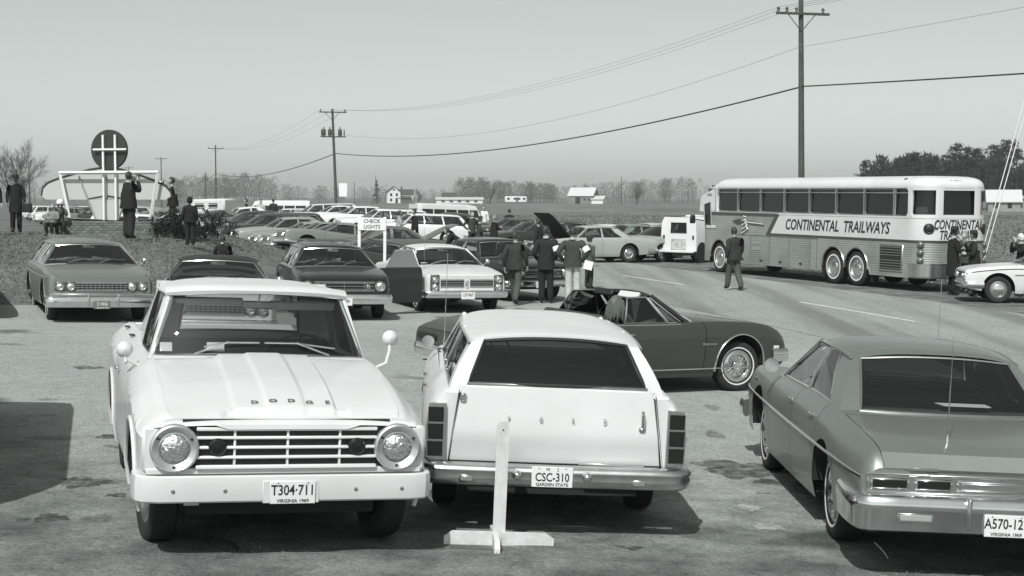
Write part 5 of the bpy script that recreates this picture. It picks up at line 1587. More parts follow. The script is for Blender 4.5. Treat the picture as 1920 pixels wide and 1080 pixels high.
# oil stains and patches with ragged edges
def stain_mat(name, v, cover):
    m = bpy.data.materials.new(name); m.use_nodes = True; n = m.node_tree; p = n.nodes['Principled BSDF']; p.inputs['Base Color'].default_value = g(v); p.inputs['Roughness'].default_value = .7
    geo = n.nodes.new('ShaderNodeNewGeometry'); no = n.nodes.new('ShaderNodeTexNoise'); no.inputs['Scale'].default_value = 9; no.inputs['Detail'].default_value = 6; no.inputs['Roughness'].default_value = .75
    cr = n.nodes.new('ShaderNodeValToRGB'); cr.color_ramp.elements[0].position = .30; cr.color_ramp.elements[1].position = .62; cr.color_ramp.elements[0].color = (cover, cover, cover, 1); cr.color_ramp.elements[1].color = (.12, .12, .12, 1)
    n.links.new(geo.outputs['Position'], no.inputs['Vector']); n.links.new(no.outputs['Fac'], cr.inputs[0]); n.links.new(cr.outputs[0], p.inputs['Alpha']); return m
STAIN = stain_mat('oil_stain', .05, .95)
STAIN2 = stain_mat('faint_stain', .12, .6)
PALE = stain_mat('pale_scuff', .62, .8)
def stain(x, y, rx, ry, m, a=0.0):
    n = 44; ph = rnd.uniform(0, 6); pts = []
    for i in range(n):
        t = 2 * math.pi * i / n; q = 1 + .16 * math.sin(3 * t + ph) + .12 * math.sin(7 * t + 2 * ph) + .10 * math.sin(11 * t + 3 * ph)
        u, v = rx * q * math.cos(t), ry * q * math.sin(t); X, Y = x + u * math.cos(a) - v * math.sin(a), y + u * math.sin(a) + v * math.cos(a)
        pts.append((X, Y, terr(X, Y) + .005))
    b = MB(); b.add(pts, [tuple(range(n))]); b.build('oil_stain', m, lot, 0)
STAINS = [(1.65, 23.28, 0.37, 0.52, STAIN2), (2.19, 14.79, 0.4, 0.46, STAIN), (2.36, 14.15, 0.13, 0.14, STAIN), (2.5, 19.19, 0.09, 0.25, STAIN2), (2.24, 16.97, 0.1, 0.28, STAIN2), (0.8, 11.15, 0.09, 0.09, STAIN), (0.92, 11.22, 0.05, 0.05, STAIN), (1.32, 10.53, 0.12, 0.12, STAIN), (2.0, 12.9, 0.1, 0.13, PALE), (2.03, 12.14, 0.12, 0.12, PALE), (0.75, 11.97, 0.06, 0.05, STAIN2), (-5.75, 20.86, 0.21, 0.19, STAIN), (-3.99, 15.11, 0.1, 0.13, STAIN), (-3.77, 14.57, 0.12, 0.09, STAIN), (-3.56, 12.78, 0.21, 0.23, STAIN), (-3.43, 11.37, 0.12, 0.15, STAIN), (-3.09, 11.43, 0.11, 0.12, STAIN2), (-3.6, 11.27, 0.05, 0.06, STAIN), (-3.17, 12.3, 0.08, 0.08, STAIN), (-3.38, 10.96, 0.04, 0.04, STAIN), (-3.41, 10.57, 0.04, 0.04, STAIN), (-3.27, 12.86, 0.15, 0.09, STAIN2), (2.82, 13.48, 0.1, 0.07, STAIN), (2.22, 13.59, 0.07, 0.04, STAIN), (-5.3, 17.54, 0.11, 0.09, STAIN2), (-4.93, 16.32, 0.08, 0.06, STAIN2)]
for x, y, rx, ry, m in STAINS: stain(x, y, max(.05, rx), max(.04, ry), m)

# ------------------------------------------------------------------ people
PEOPLE = []
def person(label, x, y, face, h=1.75, pose='stand', coat=.03, pants=.03, hair=HAIRD, hat=None, long_coat=None, skin=None, bulk=1.0, look=0.0, dz=0.0, armband=None, group=None, hood=False, shoe=.03, mw=None, parent=None, name='person', coatmat=None, tilt=0.0):
    J = dict(pel=(0, 0, .95), sp=(0, 0, 1.13), ch=(.01, 0, 1.33), nk=(.01, 0, 1.50), nt=(.02, 0, 1.57))
    for s, sg in (('l', 1), ('r', -1)):
        J['hip' + s] = (0, sg * .085, .90); J['kn' + s] = (.02, sg * .095, .50); J['an' + s] = (-.02, sg * .10, .09); J['to' + s] = (.14, sg * .12, .035)
        J['sh' + s] = (0, sg * .185, 1.43); J['el' + s] = (-.03, sg * .245, 1.14); J['wr' + s] = (.06, sg * .25, .90)
    if pose == 'camera':
        for s, sg in (('l', 1), ('r', -1)): J['el' + s] = (.20, sg * .24, 1.24); J['wr' + s] = (.24, sg * .09, 1.55)
    elif pose == 'camera_low':
        for s, sg in (('l', 1), ('r', -1)): J['el' + s] = (.10, sg * .27, 1.16); J['wr' + s] = (.30, sg * .06, 1.24)
    elif pose == 'walk':
        J.update(knl=(.16, .09, .52), anl=(.22, .09, .12), tol=(.37, .10, .07), knr=(-.03, -.09, .50), anr=(-.26, -.09, .14), tor=(-.13, -.10, .04), ell=(-.10, .25, 1.15), wrl=(-.02, .26, .91), elr=(.04, -.26, 1.15), wrr=(.16, -.25, .93))
    elif pose == 'hips':
        for s, sg in (('l', 1), ('r', -1)): J['el' + s] = (-.12, sg * .36, 1.18); J['wr' + s] = (.03, sg * .20, 1.00)
    elif pose == 'pockets':
        for s, sg in (('l', 1), ('r', -1)): J['el' + s] = (-.10, sg * .27, 1.16); J['wr' + s] = (.05, sg * .19, .98)
    elif pose == 'read':
        for s, sg in (('l', 1), ('r', -1)): J['el' + s] = (.04, sg * .25, 1.13); J['wr' + s] = (.28, sg * .07, 1.20)
    elif pose == 'oneup':
        J['elr'] = (.14, -.26, 1.22); J['wrr'] = (.26, -.10, 1.46); J['ell'] = (.06, .25, 1.13); J['wrl'] = (.24, .12, 1.16)
    elif pose == 'sit':
        d = -.50
        for k in J:
            if k[:2] in ('pe', 'sp', 'ch', 'nk', 'nt', 'sh', 'el', 'wr', 'hi'): J[k] = (J[k][0], J[k][1], J[k][2] + d)
        for s, sg in (('l', 1), ('r', -1)):
            J['kn' + s] = (.42, sg * .12, .50); J['an' + s] = (.36, sg * .11, .09); J['to' + s] = (.52, sg * .13, .035); J['el' + s] = (.12, sg * .26, .66); J['wr' + s] = (.34, sg * .08, .70)
    elif pose == 'sit_camera':
        d = -.50
        for k in J:
            if k[:2] in ('pe', 'sp', 'ch', 'nk', 'nt', 'sh', 'el', 'wr', 'hi'): J[k] = (J[k][0], J[k][1], J[k][2] + d)
        for s, sg in (('l', 1), ('r', -1)):
            J['kn' + s] = (.40, sg * .13, .46); J['an' + s] = (.34, sg * .11, .09); J['to' + s] = (.50, sg * .13, .035); J['el' + s] = (.24, sg * .24, .74); J['wr' + s] = (.26, sg * .08, 1.02)
    elif pose == 'bend':
        for k in ('sp', 'ch', 'nk', 'nt', 'shl', 'shr', 'ell', 'elr', 'wrl', 'wrr'):
            p = J[k]; a = 1.0; z = p[2] - .95; J[k] = (p[0] * math.cos(a) + z * math.sin(a), p[1], .95 + z * math.cos(a) - p[0] * math.sin(a))
        for s, sg in (('l', 1), ('r', -1)): J['el' + s] = (J['sh' + s][0] + .06, sg * .24, J['sh' + s][2] - .28); J['wr' + s] = (J['sh' + s][0] + .20, sg * .14, J['sh' + s][2] - .42)
    E = [('pel', 'sp', 0), ('sp', 'ch', 0), ('ch', 'nk', 0), ('nk', 'nt', 3)]
    for s in 'lr': E += [('ch', 'sh' + s, 0), ('sh' + s, 'el' + s, 0), ('el' + s, 'wr' + s, 0), ('pel', 'hip' + s, 1), ('hip' + s, 'kn' + s, 1), ('kn' + s, 'an' + s, 1), ('an' + s, 'to' + s, 2)]
    b = bulk; lb = 1 + (b - 1) * .9
    RAD = dict(pel=(.115 * b, .15 * b), sp=(.11 * b, .15 * b), ch=(.12 * b, .165 * b), nk=(.062, .062), nt=(.052, .052))
    for s in 'lr': RAD.update({'hip' + s: (.100 * lb, .1), 'kn' + s: (.082 * lb, .08), 'an' + s: (.070 * lb, .07), 'to' + s: (.042, .048), 'sh' + s: (.078 * b, .078 * b), 'el' + s: (.060 * b, .060 * b), 'wr' + s: (.040, .040)})
    ks = list(J)
    me = bpy.data.meshes.new('skel'); me.from_pydata([J[k] for k in ks], [(ks.index(a), ks.index(c)) for a, c, _ in E], [])
    o = bpy.data.objects.new('skel', me); C.objects.link(o)
    md = o.modifiers.new('s', 'SKIN'); md.branch_smoothing = .6; md.use_smooth_shade = True
    sv = me.skin_vertices[0].data
    for i, k in enumerate(ks):
        rx, ry = RAD[k]; sv[i].radius = (rx, ry) if k in ('pel', 'sp', 'ch') else (rx, rx); sv[i].use_root = (k == 'pel')
    o.modifiers.new('u', 'SUBSURF').levels = 1
    PEOPLE.append(dict(o=o, J=J, E=E, label=label, x=x, y=y, face=face, h=h, pose=pose, coat=coat, pants=pants, hair=hair, hat=hat, long_coat=long_coat, skin=skin or SKIN, look=look, dz=dz, armband=armband, group=group, hood=hood, shoe=shoe, mw=mw, bulk=b, name=name, coatmat=coatmat, tilt=tilt))
    return PEOPLE[-1]

def cloth(v):
    v = v if v > .2 else v * .48
    return mat('cloth_%04d' % round(v * 10000), v, .9, vary=.25, scale=14, bump=.3, bscale=25)

def finish_people():
    dg = bpy.context.evaluated_depsgraph_get()
    for P in PEOPLE:
        ev = P['o'].evaluated_get(dg); me = ev.to_mesh()
        V = np.array([v.co[:] for v in me.vertices]); F = [tuple(p.vertices) for p in me.polygons]
        J, E = P['J'], P['E']
        A = np.array([J[a] for a, c, _ in E]); B = np.array([J[c] for a, c, _ in E]); T = [t for _, _, t in E]
        mi = []
        for f in F:
            c = V[list(f)].mean(0); d = B - A; t = np.clip(((c - A) * d).sum(1) / (d * d).sum(1), 0, 1); q = ((A + d * t[:, None] - c) ** 2).sum(1); mi.append(T[int(q.argmin())])
        ev.to_mesh_clear()
        m = MB(); m.v = [tuple(v) for v in V]; m.f = F; m.m = mi
        # head with brow, nose, mouth, ears, eyes
        hc = Vector(J['nt']) + Vector((.015, 0, .085)); lk = Matrix.Rotation(P['look'], 3, 'Z') @ Matrix.Rotation(-P['tilt'], 3, 'Y')
        rows = []
        for i in range(11):
            ph = math.pi * i / 10; row = []
            for j in range(16):
                th = 2 * math.pi * j / 16
                dx, dy, dz_ = math.sin(ph) * math.cos(th), math.sin(ph) * math.sin(th), math.cos(ph)
                rx = .098 * (1 - .10 * max(0, -dz_)); ry = .078 * (1 - .22 * max(0, -dz_)); rz = .122
                p = Vector((dx * rx + (.012 if (dx > .6 and dz_ < -.3) else 0), dy * ry, dz_ * rz))
                row.append(tuple(hc + lk @ p))
            rows.append(row)
        m.grid(rows, 3, True)
        hd = lambda p: hc + lk @ Vector(p)
        m.add([hd((.088, 0, .02)), hd((.092, .016, -.03)), hd((.092, -.016, -.03)), hd((.122, 0, -.026)), hd((.09, 0, -.042))], [(0, 1, 3), (0, 3, 2), (1, 4, 3), (3, 4, 2)], 3)
        for sg in (1, -1):
            m.box(hd((.0, sg * .079, -.005)), (.03, .012, .05), .004, 3); m.box(hd((.088, sg * .032, .012)), (.010, .022, .010), .003, 4)
        m.box(hd((.090, 0, -.062)), (.008, .042, .006), .002, 4)
        # hands: palm, four fingers, thumb
        for s, sg in (('l', 1), ('r', -1)):
            w = Vector(J['wr' + s]); d = (w - Vector(J['el' + s])).normalized(); side = Vector((0, 1, 0)) if abs(d.y) < .8 else Vector((1, 0, 0)); side = (side - d * side.dot(d)).normalized(); n_ = d.cross(side)
            inn = -sg * (1 if side.y > 0 else -1)
            pc = w + d * .05
            m.tube([w - d * .02, w + d * .02, pc, w + d * .095], [.028, .034, .040, .036], 8, 3, flat=.6)
            for q in range(4):
                o_ = n_ * (.028 - .019 * q) * 1.0; L = (.07, .078, .074, .058)[q]; b0 = w + d * .088 + o_
                m.tube([b0, b0 + d * L * .5 + side * inn * .010, b0 + d * L * .85 + side * inn * .035], [.0095, .0088, .0065], 5, 3)
            b0 = w + d * .035 + n_ * .034; m.tube([b0, b0 + d * .035 + n_ * .028, b0 + d * .065 + n_ * .030 + side * inn * .015], [.012, .010, .008], 5, 3)
        sc = P['h'] / 1.75
        m.v = [(a * sc, b_ * sc, c * sc) for a, b_, c in m.v]
        sk = P['skin']; cm = P['coatmat'] or cloth(P['coat'])
        body = m.build(P['name'], [cm, cloth(P['pants']), mat('shoe_%03d' % round(P['shoe'] * 1000), P['shoe'], .5), sk, INK], None, 60)
        # hair, hood or hat
        def cap(r, zlo, nm, mt, back=.0, rz=.128):
            k = MB(); rows = []
            for i in range(8):
                ph = (math.pi * zlo) * i / 7; row = []
                for j in range(16):
                    th = 2 * math.pi * j / 16; dx, dy, dz_ = math.sin(ph) * math.cos(th), math.sin(ph) * math.sin(th), math.cos(ph)
                    cut = .0
                    if dx > .35 and dz_ < .45: cut = 1
                    q = Vector((dx * r * 1.06 - back * max(0, -dx), dy * r * .86, dz_ * rz))
                    if cut: q = Vector((dx * r * .80, dy * r * .80, .055 + .02 * dz_))
                    row.append(tuple((hc + lk @ (q + Vector((-.004, 0, .004)))) * sc))
                rows.append(row)
            k.grid(rows, 0, True); k.build(nm, mt, body, 60)
        if P['hood']: cap(.125, .80, 'hood', cm, .02, .145)
        elif P['hair'] == 'long':
            cap(.108, .72, 'hair', mat('hair_brown', .13, .6, vary=.5, scale=40), .02)
            k = MB()
            for q in range(46):
                a = rnd.uniform(1.0, 5.3); p0 = hc + lk @ Vector((.09 * math.cos(a), .08 * math.sin(a), .06)); p1 = hc + lk @ Vector((.125 * math.cos(a) - .01, .115 * math.sin(a), -.06)); p2 = hc + lk @ Vector((.13 * math.cos(a) - .02 + rnd.gauss(0, .015), .13 * math.sin(a), -.20 + rnd.uniform(-.05, .03)))
                k.tube([p0 * sc, p1 * sc, p2 * sc], [.02, .024, .006], 5)
            k.build('hair_locks', mat('hair_brown', .13, .6, vary=.5, scale=40), body)
        elif P['hair'] is not None: cap(.103, .66 if P['hair'] is not HAIRL else .70, 'hair', P['hair'])
        if P['hat']:
            kind, v = P['hat']; k = MB(); hm = mat('hat_%03d' % round(v * 1000), v, .85); R0 = .108
            if kind == 'brim': prof = [(.165, .0), (.17, .008), (R0, .012), (R0 * .98, .06), (R0 * .86, .095), (R0 * .5, .10), (.002, .085)]
            elif kind == 'wide': prof = [(.21, .01), (.205, .016), (R0, .010), (R0 * .95, .07), (R0 * .75, .10), (.002, .10)]
            elif kind == 'helmet': prof = [(.125, -.05), (.13, -.02), (.128, .04), (.10, .09), (.05, .115), (.002, .12)]
            else: prof = [(R0 * 1.04, -.03), (R0 * 1.05, .01), (R0 * .95, .06), (R0 * .6, .085), (.002, .09)]
            k.lathe(prof, (0, 0, 0), 'z', 20)
            if kind == 'cap': k.box((.13, 0, -.02), (.10, .14, .012), .004)
            k.v = [tuple((hc + lk @ (Vector(p) + Vector((0, 0, .055)))) * sc) for p in k.v]; k.build('hat', hm, body)
        lc = P['long_coat'] if P['long_coat'] is not None else (.86 if P['pose'] in ('stand', 'walk', 'hips', 'pockets', 'read', 'camera', 'camera_low', 'oneup') else None)
        if lc is not None:
            k = MB(); rows = []; b = P['bulk']
            for i in range(9):
                z = 1.24 + (lc - 1.24) * i / 8; f = i / 8
                rx, ry = (.118 + .035 * f) * b, (.162 + .028 * f) * b
                rows.append([((rx + .012 * math.sin(5 * t + i)) * math.cos(t) * sc, ry * math.sin(t) * (1 + .02 * math.sin(4 * t)) * sc, z * sc) for t in [2 * math.pi * j / 20 for j in range(20)]])
            k.grid(rows, 0, True); k.build('coat', cm, body, 60)
        if P['pose'] in ('hips', 'camera', 'read', 'pockets') and not P['hood']:
            k = MB(); nk = Vector(J['nk']); k.lathe([(.070, -.012), (.074, .02), (.066, .045)], tuple(nk + Vector((.004, 0, .0))), 'z', 14); k.v = [(a * sc, b_ * sc, c * sc) for a, b_, c in k.v]; k.build('collar', cloth(.45), body)
        if P['armband']:
            for s in P['armband']:
                a, c = Vector(J['sh' + s]), Vector(J['el' + s]); k = MB(); k.tube([(a.lerp(c, .50)) * sc, (a.lerp(c, .88)) * sc], [.088 * sc, .082 * sc], 12, cap=False); k.build('armband', PAPER, body)
        bpy.data.objects.remove(P['o'])
        body.matrix_world = P['mw'] if P['mw'] is not None else Matrix.Translation((P['x'], P['y'], terr(P['x'], P['y']) + P['dz'])) @ Matrix.Rotation(R(P['face']), 4, 'Z')
        tag(body, P['label'], 'person', P['group'])
        P['body'] = body

# ------------------------------------------------------------------ vegetation
BARK = mat('bark', .055, .9, vary=.3, scale=3)
TWIG = mat('twigs', .085, .9)
NEEDLE = mat('pine_needles', .030, .8, vary=.5, scale=1.5)
BUSHM = mat('evergreen_bush', .020, .8, vary=.5, scale=4)
BLADE = mat('grass_blades', .20, .8, vary=.6, scale=3)

def bare_tree(x, y, h, seed, label, spread=.42, levels=6, group=None, name='bare_tree', kids_=4, r0=.022):
    rg = random.Random(seed); tr, cr = MB(), MB()
    def grow(p, d, L, r, lv):
        k = 3 if lv > 2 else 4; pts = [p]; q = p.copy(); dd = d.copy()
        for i in range(k):
            dd = (dd + Vector((rg.gauss(0, .10), rg.gauss(0, .10), .05))).normalized(); q = q + dd * L / k; pts.append(q.copy())
        e = .66
        (tr if lv < 2 else cr).tube(pts, [r * (1 - (1 - e) * i / k) for i in range(k + 1)], 5 if lv < 2 else 3, cap=False)
        if lv >= levels: return
        for i in range(kids_ if lv else kids_ + 1):
            a = rg.uniform(0, 6.28); t = rg.uniform(.35, 1.0) if i else 1.0; b = pts[min(k, int(t * k))]
            s_ = dd.orthogonal().normalized(); s_ = Matrix.Rotation(a, 3, dd) @ s_
            nd = (dd + s_ * rg.uniform(spread * .6, spread * 1.7) + Vector((0, 0, .10))).normalized()
            grow(b, nd, L * rg.uniform(.58, .80), max(.006 * h / 9, r * e * rg.uniform(.5, .75)), lv + 1)
    t = empty(name, Matrix.Translation((x, y, terr(x, y) - .1)))
    grow(Vector((0, 0, 0)), Vector((0, 0, 1)), h * .30, h * r0, 0)
    tr.build('trunk', BARK, t, 60, fix=False); cr.build('crown', TWIG, t, 0, fix=False)
    tag(t, label, 'tree', group); return t

def pine(x, y, h, seed, label, group=None, cone=False, base=.45, n=70, mt=None, width=.20):
    rg = random.Random(seed); t = empty('pine_tree' if not cone else 'evergreen_tree', Matrix.Translation((x, y, terr(x, y) - .1)))
    tr = MB(); lean = rg.uniform(-.03, .03)
    tr.tube([(lean * h * q, 0, h * q) for q in (0, .3, .6, .95)], [.020 * h, .016 * h, .011 * h, .003 * h], 6)
    cr = MB()
    for i in range(n):
        f = rg.random(); z = h * (base + (1 - base) * f ** .9)
        rr = h * width * ((1 - f) * .95 + .05 if cone else (1 - abs(f - .45) * 1.1) * rg.uniform(.5, 1.15)); a = rg.uniform(0, 6.28); rad = rr * rg.random() ** .5
        c = Vector((lean * z + rad * math.cos(a), rad * math.sin(a), z - (rad * .25 if cone else 0)))
        if i % 4 == 0: tr.tube([(lean * z, 0, z - .04 * h), tuple(c)], [.004 * h, .002 * h], 3, cap=False)
        sz = h * rg.uniform(.035, .062)
        for j in range(26):
            d = Vector((rg.gauss(0, 1), rg.gauss(0, 1), rg.gauss(0, .6))).normalized(); p = c + d * sz * rg.uniform(.1, 1.0); u = d.orthogonal().normalized() * sz * .16; w = Vector((rg.gauss(0, 1), rg.gauss(0, 1), rg.gauss(0, .8))).normalized() * sz * .55
            cr.add([p - u, p + u, p + w], [(0, 1, 2)])
    tr.build('trunk', BARK, t, 60, fix=False); cr.build('crown', mt or NEEDLE, t, 0, fix=False)
    tag(t, label, 'tree', group); return t

def bush(x, y, r, h, seed, label, group=None):
    rg = random.Random(seed); t = empty('evergreen_bush', Matrix.Translation((x, y, terr(x, y)))); m = MB(); st = MB()
    for i in range(70):
        a = rg.uniform(0, 6.28); q = r * rg.random() ** .5; z = h * rg.uniform(.15, 1.0) * (1 - .55 * (q / r) ** 2)
        c = Vector((q * math.cos(a), q * math.sin(a), z))
        for j in range(40):
            d = Vector((rg.gauss(0, 1), rg.gauss(0, 1), rg.gauss(0, 1))).normalized(); p = c + d * .13 * rg.random(); u = d.orthogonal().normalized() * .016; m.add([p - u, p + u, p + d * .06 + Vector((0, 0, .02))], [(0, 1, 2)])
    for i in range(7):
        a = i * .9; st.tube([(0, 0, 0), (.5 * r * math.cos(a), .5 * r * math.sin(a), .7 * h)], [.02, .008], 4)
    m.build('foliage', BUSHM, t, 0, fix=False); st.build('stems', BARK, t, fix=False); tag(t, label, 'bush', group)

def woodland(name, x0, x1, y0, y1, n, h0, h1, seed, dens=70, mt=None, label='far-off leafless wood', tw=1.0):
    rg = random.Random(seed); m = MB()
    for i in range(n):
        x = rg.uniform(x0, x1); y = rg.uniform(y0, y1); h = rg.uniform(h0, h1) * (1 + .18 * math.sin(x * .05 + seed)); z = terr(x, y)
        m.tube([(x, y, z), (x + rg.gauss(0, .2), y, z + h * .6)], [.010 * h, .005 * h], 3, cap=False)
        for j in range(dens * 2):
            f = rg.uniform(.18, 1); a = rg.uniform(0, 6.28); w = h * .36 * math.sin(min(1, f * 1.1) * 2.9) * rg.random() ** .6 + .15
            p = Vector((x + w * math.cos(a), y + w * math.sin(a) * .6, z + h * f)); d = Vector((math.cos(a) * .5, rg.gauss(0, .2), rg.uniform(.3, 1))) * h * rg.uniform(.06, .13); u = Vector((.045, 0, 0)) * (h / 9) * tw
            m.add([p - u, p + u, p + d], [(0, 1, 2)])
    o = m.build(name, mt or TWIG, None, 0, fix=False); tag(o, label, 'wood', kind='stuff')

def tufts(name, n, rx, ry, hmin, hmax, ok, mt, label, wid=.012):
    rg = random.Random(n); m = MB(); c = 0
    while c < n:
        x, y = rg.uniform(*rx), rg.uniform(*ry)
        if not ok(x, y): c += 1; continue
        z = terr(x, y) - .062 if not hasattr(ok, 'dz') else terr(x, y) + ok.dz
        for k in range(4):
            a = rg.uniform(0, 6.28); h = rg.uniform(hmin, hmax); px, py = x + rg.gauss(0, .03), y + rg.gauss(0, .03); u, v = wid * math.cos(a), wid * math.sin(a); l = h * rg.uniform(.3, 1.2); b = rg.uniform(0, 6.28)
            m.add([(px - u, py - v, z), (px + u, py + v, z), (px + l * math.cos(b), py + l * math.sin(b), z + h)], [(0, 1, 2)])
        c += 1
    o = m.build(name, mt, None, 0, fix=False); tag(o, label, 'grass', kind='stuff')

# ------------------------------------------------------------------ poles and wires
POLEM = mat('pole_wood', .085, .9, vary=.35, scale=2.0, bump=.3, bscale=12)
INSUL = mat('insulator', .05, .3, 0, .4)
WIREM = mat('wire', .03, .5)
POLE = {}
def pole(key, x, y, top, label, arm=None, second=False, r=.15, lean=(0, 0)):
    z0 = terr(x, y); t = empty('utility_pole', Matrix.Translation((x, y, z0))); h = top - z0
    P = lambda z: Vector((lean[0] * z / h, lean[1] * z / h, z))
    m = MB(); m.tube([P(-.2), P(h * .5), P(h)], [r, r * .85, r * .68], 10); m.build('shaft', POLEM, t)
    pts = []
    d = Vector((.96, .27, 0))
    if arm:
        az, L, offs = arm; c = P(az - z0)
        m = MB(); m.box((0, 0, 0), (L, .09, .11), .01); rt = Matrix.Rotation(math.atan2(d.y, d.x), 3, 'Z'); m.v = [tuple(rt @ Vector(v) + c + Vector((.05, -.16, 0))) for v in m.v]; a = m.build('crossarm', POLEM, t)
        for s in (1, -1):
            k = MB(); k.tube([c + d * s * L * .25 + Vector((0, -.16, -.05)), c + Vector((0, -.12, -.75))], .02, 4); k.build('brace', POLEM, t)
        for o in offs:
            q = c + d * o + Vector((.05, -.16, .05)); k = MB(); k.lathe([(.03, 0), (.035, .03), (.07, .06), (.055, .10), (.075, .14), (.05, .19), (.01, .21)], tuple(q), 'z', 10); k.build('insulator', INSUL, t)
            pts.append(Vector((x, y, z0)) + q + Vector((0, 0, .2)))
    if second:
        az = second; c = P(az - z0); m = MB(); m.box((0, 0, 0), (2.3, .09, .11), .01); rt = Matrix.Rotation(math.atan2(d.y, d.x), 3, 'Z'); m.v = [tuple(rt @ Vector(v) + c + Vector((0, -.16, 0))) for v in m.v]; m.build('crossarm', POLEM, t)
        for o in (-.85, -.30, .62):
            q = c + d * o + Vector((0, -.2, .08)); k = MB(); k.lathe([(.16, 0), (.18, .05), (.18, .50), (.14, .58), (.05, .62), (.04, .80), (.01, .82)], tuple(q), 'z', 12); k.build('transformer', mat('transformer_can', .06, .5), t)
        for o in (-1.05, 1.0):
            q = c + d * o + Vector((0, -.2, .08)); k = MB(); k.lathe([(.05, 0), (.06, .3), (.03, .6), (.01, .62)], tuple(q), 'z', 8); k.build('cutout', INSUL, t)
    tag(t, label, 'utility pole'); POLE[key] = (t, pts); return t

def wire(a, b, sag, r, label, group=None, name='power_line'):
    a, b = Vector(a), Vector(b); m = MB(); n = 28
    m.tube([a.lerp(b, i / n) - Vector((0, 0, 4 * sag * (i / n) * (1 - i / n))) for i in range(n + 1)], r, 5); o = m.build(name, WIREM, None); tag(o, label, 'wire', group)

